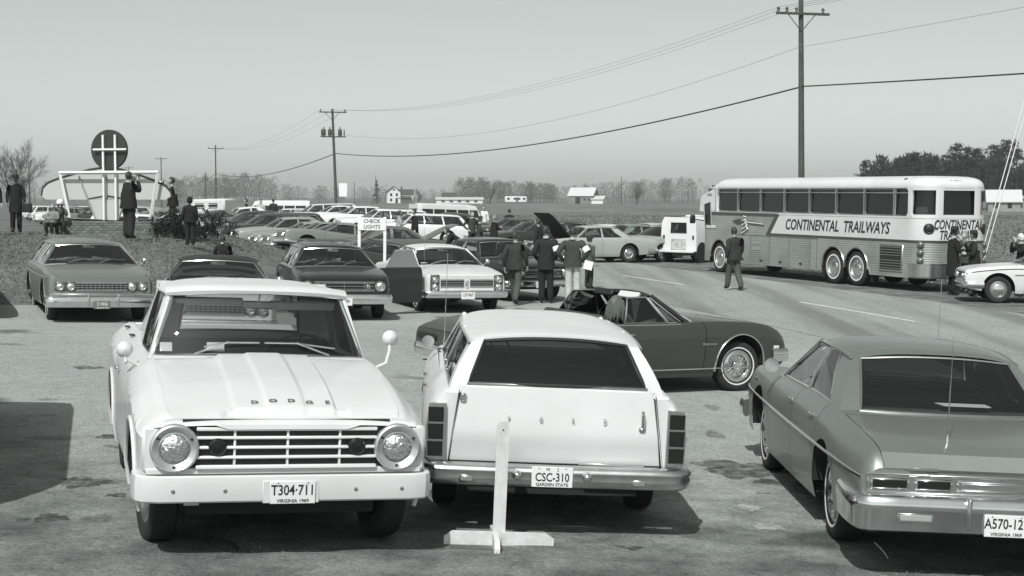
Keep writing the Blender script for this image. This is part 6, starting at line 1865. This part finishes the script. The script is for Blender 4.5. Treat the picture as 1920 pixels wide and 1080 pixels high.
# ------------------------------------------------------------------ signs
def sign_monument():
    ox, oy = -14.03, 46.25; zb = terr(ox + 2, oy - .6) - .10; U = Vector((.966, -.258, 0)); V_ = Vector((.258, .966, 0)); Lw = 4.42; D = 1.5; H = .52
    mw = Matrix(((U.x, V_.x, 0, ox), (U.y, V_.y, 0, oy), (0, 0, 1, zb), (0, 0, 0, 1)))
    w = empty('brick_planter', mw)
    m = MB(); m.box((Lw / 2, D / 2, (H - .02) / 2), (Lw - .02, D - .02, H - .02)); m.build('mortar_core', mat('mortar', .26, .95, vary=.2, scale=20), w)
    m = MB(); m.grid([[(u, v, H + .03 + .05 * math.sin(u * 2) * math.sin(v * 4)) for u in np.linspace(.1, Lw - .1, 24)] for v in np.linspace(.1, D - .1, 6)]); m.build('planting_soil', GRASSM, w)
    bm_ = [mat('brick_%d' % i, v, .9, vary=.25, scale=12) for i, v in enumerate((.15, .18, .125, .20))]
    base = MB(); base.box((0, 0, 0), (.203, .10, .060), .004); me0 = base.mesh('brick', 30)
    half = MB(); half.box((0, 0, 0), (.095, .10, .060), .004); me1 = half.mesh('brick', 30)
    for q in (me0, me1): q.materials.append(bm_[0])
    def brick(me, loc, rz):
        o = bpy.data.objects.new('brick', me); C.objects.link(o); o.parent = w; o.location = loc; o.rotation_euler = (0, 0, rz); sl = o.material_slots[0]; sl.link = 'OBJECT'; sl.material = rnd.choice(bm_)
    for c in range(7):
        z = .037 + .0735 * c
        n = int(Lw / .214)
        for i in range(n + 1):
            u = .107 + .214 * i - (.107 if c % 2 else 0)
            if u < .06: brick(me1, (.05, .042 + rnd.uniform(-.003, .003), z), 0)
            elif u + .1 <= Lw: brick(me0, (u, .042 + rnd.uniform(-.004, .003), z), 0)
            elif u - .06 < Lw - .05: brick(me1, (Lw - .05, .042, z), 0)
        for i in range(7):
            v = .20 + .214 * i - (.107 if c % 2 else 0)
            if .1 <= v <= D - .1: brick(me0, (Lw - .042, v, z), R(90))
    tag(w, 'long low red-brick planter under the roadside sign', 'planter')
    # white frame, round emblem and shaped boards
    WF = paint(.80, 'sign_white'); DKs = mat('sign_dark', .04, .5); GB = mat('sign_board', .50, .6, vary=.06, scale=2)
    s = empty('roadside_sign', Matrix(((U.x, V_.x, 0, ox), (U.y, V_.y, 0, oy), (0, 0, 1, 0), (0, 0, 0, 1))))
    zt = zb + H
    for u in (1.80, 2.20):
        m = MB(); m.box((u, .45, (zt - .1 + 4.36) / 2), (.062, .062, 4.36 - zt + .1), .004); m.build('emblem_post', WF, s)
    m = MB(); m.box((2.04, .40, 3.93), (1.10, .045, .055), .004); m.build('emblem_bar', WF, s)
    m = MB(); m.lathe([(.002, -.05), (.585, -.05), (.60, -.03), (.60, .03), (.585, .05), (.002, .05)], (1.95, .56, 3.92), 'y', 40); e = m.build('emblem_disc', DKs, s)
    for u0, v0, u1, v1, nm in ((.37, 3.24, 3.66, 3.24, 'frame_beam'), (.39, 3.22, .73, zt - .1, 'frame_leg'), (3.64, 3.22, 3.34, zt - .1, 'frame_leg')):
        m = MB(); m.tube([(u0, .35, v0), (u1, .35, v1)], .052, 4); m.build(nm, WF, s)
    con = [(-.10, 2.56), (-.04, 2.80), (.15, 2.95), (.5, 3.07), (1.1, 3.22), (1.6, 3.33), (2.15, 3.40), (2.75, 3.33), (3.2, 3.22), (3.8, 3.02), (4.25, 2.84), (4.42, 2.66), (4.44, 2.52), (4.30, 2.44), (3.0, 2.44), (1.5, 2.44), (.05, 2.44)]
    con = [(-.37 + (p[0] + .10) * .954, p[1]) for p in con]
    m = MB(); m.prism(con, lambda p, h: (p[0], .56 + h, p[1]), 0, .06); m.build('shaped_board', GB, s)
    m = MB(); m.tube([(p[0], .57, p[1]) for p in con[:14]], .035, 6); m.build('board_rim', DKs, s)
    pen = [(1.20, 2.46), (1.82, 2.56), (2.48, 2.46), (2.18, zt - .05), (1.50, zt - .05)]
    m = MB(); m.prism(pen, lambda p, h: (p[0], .56 + h, p[1]), 0, .05); m.build('lower_board', GB, s)
    m = MB(); m.tube([(p[0], .555, p[1]) for p in pen[:3]], .018, 5); m.build('lower_board_rim', DKs, s)
    for a, b_ in (((.93, .52, 3.15), (1.50, .52, zt - .05)), ((2.75, .52, 3.15), (2.20, .52, zt - .05)), ((1.84, .52, 3.2), (1.84, .52, 2.5))):
        m = MB(); m.tube([a, b_], .025, 5); m.build('strut', mat('sign_strut', .30, .6), s)
    tag(s, 'tall roadside sign: dark disc with white bars above a white trapezoid frame', 'sign')

def check_lights():
    x, y = -4.04, 44.5
    s = empty('check_lights_sign', ground_matrix(x, y, R(-92)))
    WF = paint(.80, 'sign_white')
    for yy in (-.37, .37):
        m = MB(); m.box((0, yy, .95), (.05, .085, 1.9), .006); m.build('post', WF, s)
    m = MB(); m.box((.035, 0, 1.70), (.02, .80, .36), .004); o = m.build('board', WF, s)
    text_part('CHECK', .155, face_mat((.047, 0, 1.775), (1, 0, 0)), INK, o, 'lettering', .002, .002, 0, .95, split=True)
    text_part('LIGHTS', .155, face_mat((.047, 0, 1.615), (1, 0, 0)), INK, o, 'lettering', .002, .002, 0, .95, split=True)
    tag(s, 'white two-post board reading CHECK LIGHTS', 'sign')

def sign_stand():
    s = empty('wooden_stand', ground_matrix(-.10, 11.16, R(-86)))
    WP = mat('worn_white_wood', .62, .75, vary=.22, scale=9, bump=.15, bscale=40)
    m = MB(); m.prism([(-.045, .0), (.045, .0), (.045, .86), (.022, .90), (-.022, .90), (-.045, .86)], lambda p, h: (h, p[0], p[1]), -.02, .02); m.build('post', WP, s)
    m = MB(); m.lathe([(.006, 0), (.005, .004), (.001, .005)], (.021, 0, .84), 'x', 8); m.build('nail', BLACK, s)
    for sg in (1, -1):
        m = MB(); m.prism([(.02, .0), (.40, .0), (.40, .055), (.34, .095), (.02, .095)], lambda p, h: (h, sg * p[0], p[1]), .022, .06); m.build('foot', WP, s)
    for a, b_ in ((.05, .36), (-.03, -.28)):
        m = MB(); m.prism([(a, .0), (b_, .0), (b_, .04), (b_ * .85, .085), (a, .095)], lambda p, h: (p[0], h, p[1]), -.02 - .03, .02 - .03); m.build('foot', WP, s)
    tag(s, 'white wooden post on crossed feet standing between the pickup and the wagon', 'stand')

# ------------------------------------------------------------------ far buildings
def gable(name, parts, x, y, yaw, label):
    t = empty(name, Matrix.Translation((x, y, terr(x, y) - .1)) @ Matrix.Rotation(R(yaw), 4, 'Z'))
    for (cx, cy, L, W, h, rh, wallm, roofm, ax) in parts:
        rot = Matrix.Rotation(R(90) if ax == 'y' else 0, 3, 'Z'); F = lambda p: tuple(rot @ Vector(p) + Vector((cx, cy, 0)))
        m = MB(); a, b = L / 2, W / 2
        vs = [(-a, -b, 0), (a, -b, 0), (a, b, 0), (-a, b, 0), (-a, -b, h), (a, -b, h), (a, b, h), (-a, b, h), (-a, 0, h + rh), (a, 0, h + rh)]
        m.add([F(v) for v in vs], [(0, 1, 5, 4), (2, 3, 7, 6), (1, 2, 6, 9, 5), (3, 0, 4, 8, 7)]); m.build('wall', wallm, t, 0)
        e = .35; m = MB()
        for sg in (1, -1):
            q = [(-a - e, sg * (b + e), h - e * rh / b), (a + e, sg * (b + e), h - e * rh / b), (a + e, 0, h + rh + .02), (-a - e, 0, h + rh + .02)]
            m.add([F(p) for p in q] + [F((p[0], p[1], p[2] + .15)) for p in q], [(0, 1, 2, 3), (4, 5, 6, 7), (0, 1, 5, 4), (1, 2, 6, 5), (2, 3, 7, 6), (3, 0, 4, 7)])
        m.build('roof', roofm, t, 0)
    tag(t, label, 'building'); return t
def opening(t, name, x, z, w, h, y, m):
    b = MB(); b.box((x, y, z), (w, .12, h), .02); b.build(name, m, t)

# ================================================================== build the place
make_truck(); make_ford(); make_plymouth(); CUT = make_cutlass()
make_chevy(); make_dark_wagon(); make_pontiac(); make_dark_sedan(); make_white_convertible(); make_white_side_car()
make_bus(); make_jeep()
make_van('van', .38, .62, -3.24, 102, 26, 'two-tone grey passenger van with a row of side windows parked broadside', L=4.6, H=2.05, dz=-.15)
make_van('van', .30, .30, -6.12, 15.05, 105, 'plain grey van parked left of the white pickup truck', L=5.3, H=2.02)
parked('sedan_boxy', .16, -10.9, 29.5, -68, 'mid-grey sedan beyond the grey metallic station wagon, toward the planter side', 'cars along the grass edge', lite=True)

GM, GW, GR, GL = 'cars in the dark row behind the bush', 'cars in the white row', 'cars parked nose-in beyond the road', 'cars beyond the planter'
for kind, v, (x, y), label in (
    ('sedan_boxy', .20, (-8.69, 57.3), 'mid-grey sedan at the near end of the dark row'),
    ('sedan_boxy', .24, (-9.63, 60.3), 'second car of the dark row, light grey hood'),
    ('coupe', .26, (-10.56, 63), 'third car of the dark row, pale grey coupe'),
    ('sedan_boxy', .30, (-11.92, 66.5), 'fourth car of the dark row, its pale hood pointing at the bush'),
    ('wagon_rack', .03, (-13.32, 70), 'black wagon with roof rack next to the evergreen bush'),
    ('sedan_boxy', .035, (-14.80, 74), 'black sedan at the far end of the dark row')):
    parked(kind, v, x + .79, y + .3, 201, label, GM)
parked('coupe', .035, -5.70, 47.5, 201, 'black coupe parked just behind the CHECK LIGHTS board', GM)
for kind, v, (x, y), label in (
    ('wagon', .78, (-7.08, 76), 'white station wagon behind the CHECK LIGHTS board'),
    ('wagon', .76, (-9.05, 80), 'white wagon second in the white row'),
    ('sedan_boxy', .80, (-10.72, 84.5), 'white sedan third in the white row'),
    ('coupe', .78, (-12.37, 89), 'white coupe fourth in the white row'),
    ('wagon', .74, (-14.13, 94), 'off-white wagon at the far end of the white row'),
    ('sedan_boxy', .05, (-5.78, 86), 'dark sedan between the white row and the passenger van')):
    parked(kind, v, x + .79, y + .3, 199, label, GW, dz=.0)
parked('hood_up', .40, 1.55, 60, 203, 'light sedan with its hood up near the roadside', GR)
parked('wagon_rack', .03, -0.42, 68, 203, 'black wagon with roof rack behind the light sedan with raised hood', GR)
parked('sedan_boxy', .06, -1.48, 78, 200, 'dark sedan with sloping windshield behind the group of people', GR)
parked('hood_up_small', .10, -2.74, 56, 14, 'grey car with raised hood behind the white car with stacked headlights', GR)
for kind, v, (x, y), yaw, label in (
    ('fastback', .62, (3.24, 68), 25, 'white fastback coupe in the line beyond the road'),
    ('sedan_small', .20, (4.23, 64.5), 27, 'mid-grey sedan between the fastback and the pale grey sedan'),
    ('sedan_boxy', .34, (5.56, 61.5), 29, 'pale grey sedan beside the small delivery van'),
    ('coupe', .45, (5.71, 72), 27, 'light car half hidden behind the pale grey sedan')):
    K = get_proto(kind); wb = {'fastback': 2.75, 'sedan_small': 2.75, 'sedan_boxy': 3.0, 'coupe': 2.85}[kind]
    parked(kind, v, x + wb * math.cos(R(yaw)), y + wb * math.sin(R(yaw)) + .7, yaw, label, GR)
# the knot of vehicles beyond the planter
for i, (kind, v, (x, y), yaw, label) in enumerate((
    ('wagon', .76, (-15.09, 70), 10, 'white wagon just behind the photographer at the planter end'),
    ('sedan_small', .74, (-15.99, 84), 205, 'white sedan in front of the camper pickup'),
    ('coupe', .12, (-17.19, 82), 200, 'grey coupe beside the white wagon behind the planter'),
    ('sedan_boxy', .78, (-20.47, 112), 190, 'white sedan right of the camper pickup'),
    ('wagon', .70, (-18.72, 118), 195, 'off-white wagon among the people on the rise'),
    ('coupe', .80, (-16.39, 108), 200, 'white coupe among the people on the rise'),
    ('sedan_boxy', .05, (-16.03, 112), 200, 'dark sedan at the edge of the rise'),
    ('sedan_boxy', .55, (-17.66, 74), 185, 'pale sedan seen through the white trapezoid frame'),
    ('wagon', .20, (-20.28, 80), 190, 'grey wagon seen through the sign frame'))):
    parked(kind, v, x, y, yaw, label, GL, lite=True)
make_camper(-19.31, 100, 165)
make_van('panel_van', .66, .70, -20.01, 124, 185, 'pale van on the rise left of the big pole', L=4.8, H=2.1)
farv = [.7, .05, .3, .78, .12, .6, .04, .75, .2, .5, .8, .08, .35, .7, .03, .6, .25, .78, .1, .45, .72, .06]
for i in range(22):
    px = 88 + (i % 11) * 11.5 + rnd.uniform(-3, 3); d = (130 if i < 11 else 165) + rnd.uniform(-8, 12)
    parked(('sedan_boxy', 'wagon', 'coupe', 'sedan_small')[i % 4], farv[i], (px - 960) / 2900 * d, d, rnd.choice((200, 205, 25, 150)), 'distant %s %s among the cars seen under the sign board' % ('white' if farv[i] > .52 else 'grey' if farv[i] > .15 else 'dark', ('sedan', 'wagon', 'coupe', 'small sedan')[i % 4]), 'distant cars under the sign', lite=True)
drop_protos()

sign_monument(); check_lights(); sign_stand()
bush(-9.65, 45.5, 1.0, .95, 3, 'dark evergreen bush at the end of the brick planter', 'bushes by the planter')
bush(-9.22, 46.5, .95, .80, 4, 'lower dark evergreen bush beside the bush at the planter', 'bushes by the planter')
bush(-9.78, 45, .6, .75, 8, 'small dark bush touching the planter corner', 'bushes by the planter')

# poles
pole('A', 12.55, 67, 11.3, 'tall utility pole with a crossarm rising behind the bus', arm=(10.35, 2.5, (-1.15, -.75, -.3, .95)), lean=(-.15, 0))
pole('B', -15.83, 140, 10.4, 'utility pole with crossarm and transformers above the white row', arm=(10.1, 2.5, (-1.1, 0, 1.1)), second=7.9, lean=(-.35, 0))
pole('C', -50.05, 262, 11.2, 'utility pole with crossarm beyond the camper pickup', arm=(10.6, 2.6, (-1.2, 0, 1.2)))
pole('D', -78.04, 345, 11.2, 'distant utility pole behind the photographer at the planter end', arm=(10.9, 2.6, (-1.2, 0, 1.2)))
pole('E', -51.37, 260, 6.6, 'short plain pole beside the distant crossarm pole', r=.12)
pole('F', -116.20, 470, 11.6, 'farthest crossarm pole peeping over the white frame', arm=(11.2, 2.6, (-1.2, 0, 1.2)))
pole('G', 34.64, 490, 8.8, 'lone thin pole in the field right of the barn', r=.14)
pole('H', -48.83, 480, 7.0, 'thin pole in the field left of the evergreen tree', r=.12)
pole('I', -49.24, 560, 10.2, 'thin pole standing behind the evergreen tree', r=.12)
pole('J', -46.71, 150, 5.4, 'short pole beside the big bare tree', r=.08)
def top_pts(k): return POLE[k][1]
PR = Vector((43, -8, 0))
for i in range(3):
    a, b = top_pts('A')[i], top_pts('B')[i]
    wire(a, b, 1.5, .0055, 'thin power line from the bus pole to the transformer pole', 'overhead lines')
    wire(top_pts('B')[i], top_pts('C')[i], 1.6, .007, 'thin power line from the transformer pole to the next pole', 'overhead lines beyond the transformer pole')
    wire(a, PR + Vector((i * .6, 0, 12.2)), .8, .006, 'thin power line leaving the bus pole away from the field', 'overhead lines leaving the bus pole')
ax, ay = 12.50, 67; bx, by = -15.91, 140; cx_, cy_ = -50.05, 262; dx_, dy_ = -78.04, 345
wire((ax, ay - .16, 7.25), (bx, by - .16, 6.4), 1.25, .035, 'thick cable sagging from the bus pole to the transformer pole', name='telephone_cable')
wire((ax, ay - .16, 7.25), (43, -8, 6.2), .5, .030, 'thick cable running from the bus pole over the road', name='telephone_cable')
wire((bx, by - .16, 6.4), (cx_, cy_, 6.4), 1.2, .04, 'thick cable from the transformer pole to the pole beyond the camper', name='telephone_cable')
wire((cx_, cy_, 6.4), (dx_, dy_, 6.8), 2.0, .04, 'far thick cable between the two most distant crossarm poles', name='telephone_cable')
wire((ax - .1, ay - .16, 8.95), (bx, by - .16, 8.2), 1.8, .007, 'thin wire below the crossarms of the two nearest poles')
wire((ax, ay - .16, 8.95), (43, -8, 11.0), .4, .006, 'thin wire below the crossarm running from the bus pole over the road')
m = MB(); m.box((-15.15, 139, 3.1), (.75, .06, 1.2), .02); tag(m.build('pole_sign', paint(.8, 'sign_white')), 'small white board fixed beside the transformer pole', 'sign')
for i, px in enumerate((1838, 1846)):
    x0, y0 = (px - 960) / 2900 * 62, 62
    wire((x0, y0, terr(x0, y0)), (x0 + 2.6, y0 + .3, 9.6), 0, .022, 'white-sleeved guy wire rising beyond the back of the bus', 'guy wires', name='guy_wire')
    bpy.data.objects[[o.name for o in bpy.data.objects if o.name.startswith('guy_wire')][-1]].data.materials[0] = mat('guy_sleeve', .7, .5)

# trees and woods
bare_tree(-55.88, 175, 10.6, 5, 'big spreading bare tree beyond the left end of the planter', levels=6, kids_=4, spread=.5)
bare_tree(-54.07, 160, 6.5, 12, 'smaller bare tree half hidden behind the big spreading one', levels=5, kids_=4)
bare_tree(-33.79, 560, 8.5, 9, 'bare tree right of the white farmhouse', levels=5, kids_=4, r0=.03)
bare_tree(38.57, 480, 9.0, 21, 'tall bare tree standing right of the barn', levels=5, kids_=4, r0=.03)
bare_tree(-7.53, 520, 9.5, 22, 'tall bare tree at the left end of the wood behind the trailer', levels=5, r0=.03)
pine(-47.11, 540, 8.2, 3, 'dark conical evergreen left of the white farmhouse', cone=True, base=.05, n=90, width=.24)
rg = random.Random(11)
for i in range(17):
    px = 1622 + i * 19 + rg.uniform(-6, 6); d = 285 + rg.uniform(-14, 18); hh = (8.6 + 3.2 * min(1, i / 10)) * rg.uniform(.90, 1.10)
    pine((px - 960) / 2900 * d, d, hh, 40 + i, 'tall dark pine in the stand behind the bus' if i > 3 else 'shorter pine at the open end of the stand behind the bus', 'pines behind the bus', n=105, width=.24)
woodland('pine_wood', 76, 118, 300, 330, 90, 7.5, 10.8, 5, 170, NEEDLE, 'dense dark pine wood behind the single pines', 3.6)
woodland('bare_wood', -170, -105, 640, 700, 150, 8, 10.5, 1, 80, None, 'hazy leafless wood beyond the distant poles')
woodland('bare_wood', -105, -55, 660, 720, 90, 6, 8.5, 2, 70, None, 'hazy lower leafless wood left of the evergreen')
woodland('bare_wood', -22, 16, 585, 630, 110, 6.8, 8.8, 3, 90, None, 'hazy leafless wood behind the trailer and barn')
woodland('bare_wood', 16, 80, 640, 690, 120, 6.5, 9, 4, 80, None, 'hazy leafless wood right of the barn')
woodland('bare_wood', 80, 150, 600, 650, 90, 7, 9.5, 6, 80, None, 'hazy leafless wood behind the bus front')
woodland('bare_wood', -60, -15, 800, 850, 60, 5, 8, 7, 60, None, 'faint far wood behind the white farmhouse')
woodland('bare_wood', -260, -160, 700, 760, 120, 7, 10, 8, 70, None, 'hazy leafless wood behind the round emblem sign')
woodland('hedge', -110, 130, 548, 552, 260, .8, 1.8, 9, 14, None, 'low brushy hedge line at the far edge of the field')

# far buildings
WW_, DR, LR = mat('clapboard_white', .72, .7), mat('dark_shingle', .06, .9), mat('tin_roof', .62, .5, .2)
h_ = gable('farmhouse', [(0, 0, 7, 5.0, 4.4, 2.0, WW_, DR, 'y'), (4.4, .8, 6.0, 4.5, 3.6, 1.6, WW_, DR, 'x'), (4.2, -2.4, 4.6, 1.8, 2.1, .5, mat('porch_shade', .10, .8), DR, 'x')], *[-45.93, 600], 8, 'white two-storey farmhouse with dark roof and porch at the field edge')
for xx, zz in ((-1.1, 3.3), (1.1, 3.3), (-1.1, 1.3), (0, 5.2)): opening(h_, 'window', xx, zz, .8, 1.1 if zz < 5 else .6, -3.52, BLACK)
opening(h_, 'door', 1.0, 1.0, .9, 2.0, -3.52, BLACK)
m = MB(); m.box((3.2, .8, 5.7), (.6, .6, 1.4)); m.build('chimney', DR, h_)
b_ = gable('barn', [(0, 0, 9, 6.5, 3.0, 2.6, mat('weathered_board', .22, .9, vary=.3, scale=.6), LR, 'x'), (6.2, -1.2, 4.2, 4.5, 1.7, 1.0, WW_, LR, 'x')], *[25.18, 545], -22, 'weathered barn with a bright tin roof and a low white lean-to')
opening(b_, 'barn_door', -1.0, 1.2, 1.8, 2.2, -3.27, BLACK)
for xx in (1.5, 3.2): opening(b_, 'window', xx, 1.6, .7, .7, -3.27, BLACK)
t_ = empty('house_trailer', Matrix.Translation((1.34, 556, .2)))
m = MB(); m.box((0, 0, 1.3), (7.8, 2.5, 2.1), .15); m.build('body', WW_, t_)
for xx in (-2.6, -.3, 1.2, 3.0): opening(t_, 'window', xx, 1.5, .9, .7, -1.26, BLACK)
opening(t_, 'door', .5, 1.2, .7, 1.6, -1.26, mat('porch_shade', .10, .8)); tag(t_, 'long white house trailer at the edge of the field', 'trailer')
s_ = gable('poultry_shed', [(0, 0, 17, 4, 1.5, .7, WW_, mat('shed_roof', .45, .8), 'x'), (-4, 5, 5, 4, 2.6, 1.3, DR, DR, 'x')], *[-19.26, 570], 0, 'long low white shed with a dark hut behind it')
for xx in (-6, -3, 0, 3, 6): opening(s_, 'window', xx, .8, 1.2, .6, -2.02, BLACK)
g_ = gable('tin_roofed_house', [(0, 0, 5.2, 4.5, 1.9, 1.7, mat('grey_board', .30, .9, vary=.3, scale=1), LR, 'x'), (4.0, .2, 4.0, 3.6, 1.7, 1.3, mat('grey_board', .30, .9), LR, 'y')], *[83.12, 262], -14, 'small house with a pale tin roof in front of the pines')
for xx in (-1.4, .9): opening(g_, 'window', xx, 1.1, .7, .8, -2.27, BLACK)

# grass
bank_ok = lambda x, y: x < lot_left(y) - .05 or (y > 33 and x < -4.5)
tufts('bank_grass', 30000, (-20, -3.5), (29.3, 62), .02, .055, bank_ok, BLADE, 'short dormant grass on the bank', .014)
tufts('field_grass', 26000, (-10, 75), (66, 190), .05, .22, lambda x, y: x > road_x(y) + 9, BLADE, 'rough dead grass across the field', .05)
vg = lambda x, y: math.sin(x * 2.1) * math.sin(y * 5 + x) > -.25; vg.dz = .015
tufts('verge_grass', 1800, (-4.2, 4.2), (9.6, 10.75), .006, .020, vg, BLADE, 'thin dead grass in the dirt verge', .003)
tufts('roadside_grass', 9000, (3, 26), (30, 66), .04, .14, lambda x, y: road_x(y) + 6.5 < x, BLADE, 'dead grass along the far roadside', .018)

# people
person('photographer in a short dark coat standing before the planter, camera at his face', -10.40, 42, 48, 1.80, 'camera', .028, .045, long_coat=.80, bulk=1.38, look=.1, tilt=.25)
person('figure in a knee-length dark coat holding a bag on the grass', -15.12, 47.2, -70, 1.74, 'stand', .022, .02, long_coat=.62, bulk=1.1, skin=SKIND, hat=('cap', .02))
person('dark-coated figure beside the knee-length coat wearer', -15.43, 46, -60, 1.72, 'stand', .02, .02, long_coat=.6, bulk=1.15)
person('seated photographer in a pale cap against the brick planter', -13.39, 45.9, -75, 1.42, 'sit_camera', .20, .03, hat=('helmet', .75), dz=-.04)
person('crouched figure with light sleeves beside the seated photographer', -13.51, 45.6, -100, 1.30, 'sit', .22, .02, dz=-.04, hair=HAIRL)
person('photographer in dark clothes standing behind the planter end', -10.51, 48, 195, 1.72, 'camera', .025, .10, dz=.0, hair=HAIRD, bulk=1.2)
person('hooded child in dark clothes seen from behind on the bank', -8.80, 42.3, 95, 1.32, 'stand', .018, .03, hood=True, bulk=1.15, shoe=.3)
person('small dark-clothed child sitting on the bank behind the soft-top car', -7.20, 38.5, 100, 1.42, 'sit', .02, .02, hair=HAIRD)
for px, d, hh, c, p, ps, f, lb in ((463, 92, 1.75, .03, .03, 'stand', 200, 'dark-coated person standing behind the dark row of cars'), (490, 93, 1.7, .45, .1, 'read', 260, 'person in a light patterned jacket behind the dark row'), (513, 91, 1.65, .05, .04, 'stand', 90, 'person in dark clothes stooping beside the white row')):
    person(lb, (px - 960) / 2900 * d, d, f, hh, ps, c, p, dz=.15)
person('person in a pale jacket facing the cars behind the CHECK LIGHTS board', -4.82, 66, 20, 1.72, 'read', .40, .10, dz=.1)
person('tall figure in a long black coat right of the CHECK LIGHTS board', -4.08, 65, 200, 1.82, 'stand', .02, .02, long_coat=.5, dz=.1, bulk=1.1)
person('man in a grey jacket with a strap, beside the wide-hatted person', -1.76, 68, -60, 1.80, 'hips', .09, .03, hair=HAIRL)
person('person in a wide dark hat and pale collar with hands together', -1.30, 62, 0, 1.68, 'read', .08, .12, hat=('wide', .05), hair=HAIRL)
person('person in a white shirt against the passenger van', -1.68, 92, -90, 1.85, 'stand', .75, .05)
person('photographer stooping in a black jacket near the wide-hatted person', -0.75, 64, 30, 1.72, 'camera_low', .02, .02, bulk=1.1, hair=HAIRL, tilt=-.3)
person('dark-haired person seen only by the head behind the black wagon', -0.14, 82, 90, 1.80, 'stand', .03, .03)
person('person bending into the engine of the grey car with raised hood', -1.75, 54, 170, 1.7, 'bend', .02, .03)
person('man in a dark hooded jacket and grey trousers walking past the black sedan', 0.07, 36.1, 70, 1.70, 'walk', .07, .17, bulk=1.15, hair=HAIRD, look=-.3)
person('man in a long dark jacket with a white armband seen from behind', 0.81, 36.8, 85, 1.82, 'pockets', .035, .03, long_coat=.78, armband='r', bulk=1.08, look=-.5)
person('man in pale trousers and dark sweater with a white armband, hands on hips', 1.44, 36.6, 90, 1.80, 'hips', .10, .50, armband='r', bulk=1.15)
person('child in a leather jacket and cap holding a sheet of paper', 2.12, 42.6, 40, 1.45, 'stand', .16, .06, hat=('cap', .03), skin=SKIN)
person('dark-haired companion just behind the man in the long dark jacket', 0.90, 52, 150, 1.78, 'stand', .03, .03)
person('man in a dark windbreaker walking across the road toward the bus', 6.14, 42.7, 110, 1.73, 'walk', .06, .17, bulk=1.25)
person('man in a long dark overcoat and brimmed hat at the back of the bus', 11.93, 41.8, 10, 1.80, 'read', .022, .02, hat=('brim', .02), long_coat=.50, bulk=1.12)
person('man in a dark jacket and hat facing the overcoated man', 12.33, 41.2, 170, 1.72, 'oneup', .03, .03, hat=('brim', .02), long_coat=.75, bulk=1.12)
person('pale-haired person between the two hatted men', 12.56, 42.8, 200, 1.68, 'camera', .12, .04, hair=HAIRL)
person('white-haired person in black beyond the white roadside coupe', 13.68, 41.5, 190, 1.66, 'camera', .02, .02, hair=mat('hair_white', .7, .7))
person('long-haired woman seated in the open dark convertible', 0, 0, 0, 1.66, 'sit', .05, .05, hair='long', mw=CUT.root.matrix_world @ Matrix.Translation((-1.70, -.34, .06)), look=.4)
finish_people()

def held_camera(x, y, z, face, label):
    t = empty('handheld_camera', Matrix.Translation((x, y, z)) @ Matrix.Rotation(R(face), 4, 'Z')); m = MB(); m.box((0, 0, 0), (.06, .15, .10), .01); m.build('body', BLACK, t)
    m = MB(); m.lathe([(.035, 0), (.036, .07), (.03, .09), (.001, .085)], (.03, 0, 0), 'x', 12); m.build('lens', CHROME, t); tag(t, label, 'camera')
def at_hands(i, dx, dz): 
    P = [p for p in PEOPLE if p['label'].startswith(i)][0]; sc = P['h'] / 1.75; f = R(P['face']); b = P['body'].location
    held_camera(b.x + dx * math.cos(f), b.y + dx * math.sin(f), b.z + dz * sc, P['face'], 'camera held by the ' + i)
at_hands('photographer in a short dark coat', .26, 1.62); at_hands('photographer in dark clothes standing', .26, 1.62); at_hands('seated photographer', .30, 1.08)
# bag and paper
t = empty('shoulder_bag', Matrix.Translation((-14.72, 47, terr(-14.7, 47) + .62))); m = MB(); m.box((0, 0, .14), (.30, .14, .28), .03); m.build('body', BLACK, t); m = MB(); m.tube([(-.12, 0, .27), (-.06, 0, .42), (.06, 0, .42), (.12, 0, .27)], .012, 5); m.build('handle', BLACK, t); tag(t, 'dark bag carried beside the knee-length coat', 'bag')
m = MB(); m.grid([[(u, .02 * math.sin(v * 9), v) for u in (-.12, 0, .12)] for v in (0, .12, .24)]); o = m.build('paper_sheet', PAPER, None, 60); o.matrix_world = Matrix.Translation((2.06, 42.3, terr(2.1, 42.3) + .56)) @ Matrix.Rotation(.25, 4, 'Y'); tag(o, 'white sheet of paper held by the capped child', 'paper')

# ------------------------------------------------------------------ air
HZ = bpy.data.materials.new('haze_air'); HZ.use_nodes = True; n = HZ.node_tree; n.nodes.remove(n.nodes['Principled BSDF'])
pv = n.nodes.new('ShaderNodeVolumePrincipled'); pv.inputs['Color'].default_value = g(.92); pv.inputs['Density'].default_value = .00026; pv.inputs['Anisotropy'].default_value = 0
n.links.new(pv.outputs[0], n.nodes['Material Output'].inputs['Volume'])
m = MB(); m.box((0, 1735, 8.2), (5300, 3600, 22.6)); hz = m.build('haze', HZ, None, 0); tag(hz, 'thin pale haze over the fields', 'haze', kind='stuff')
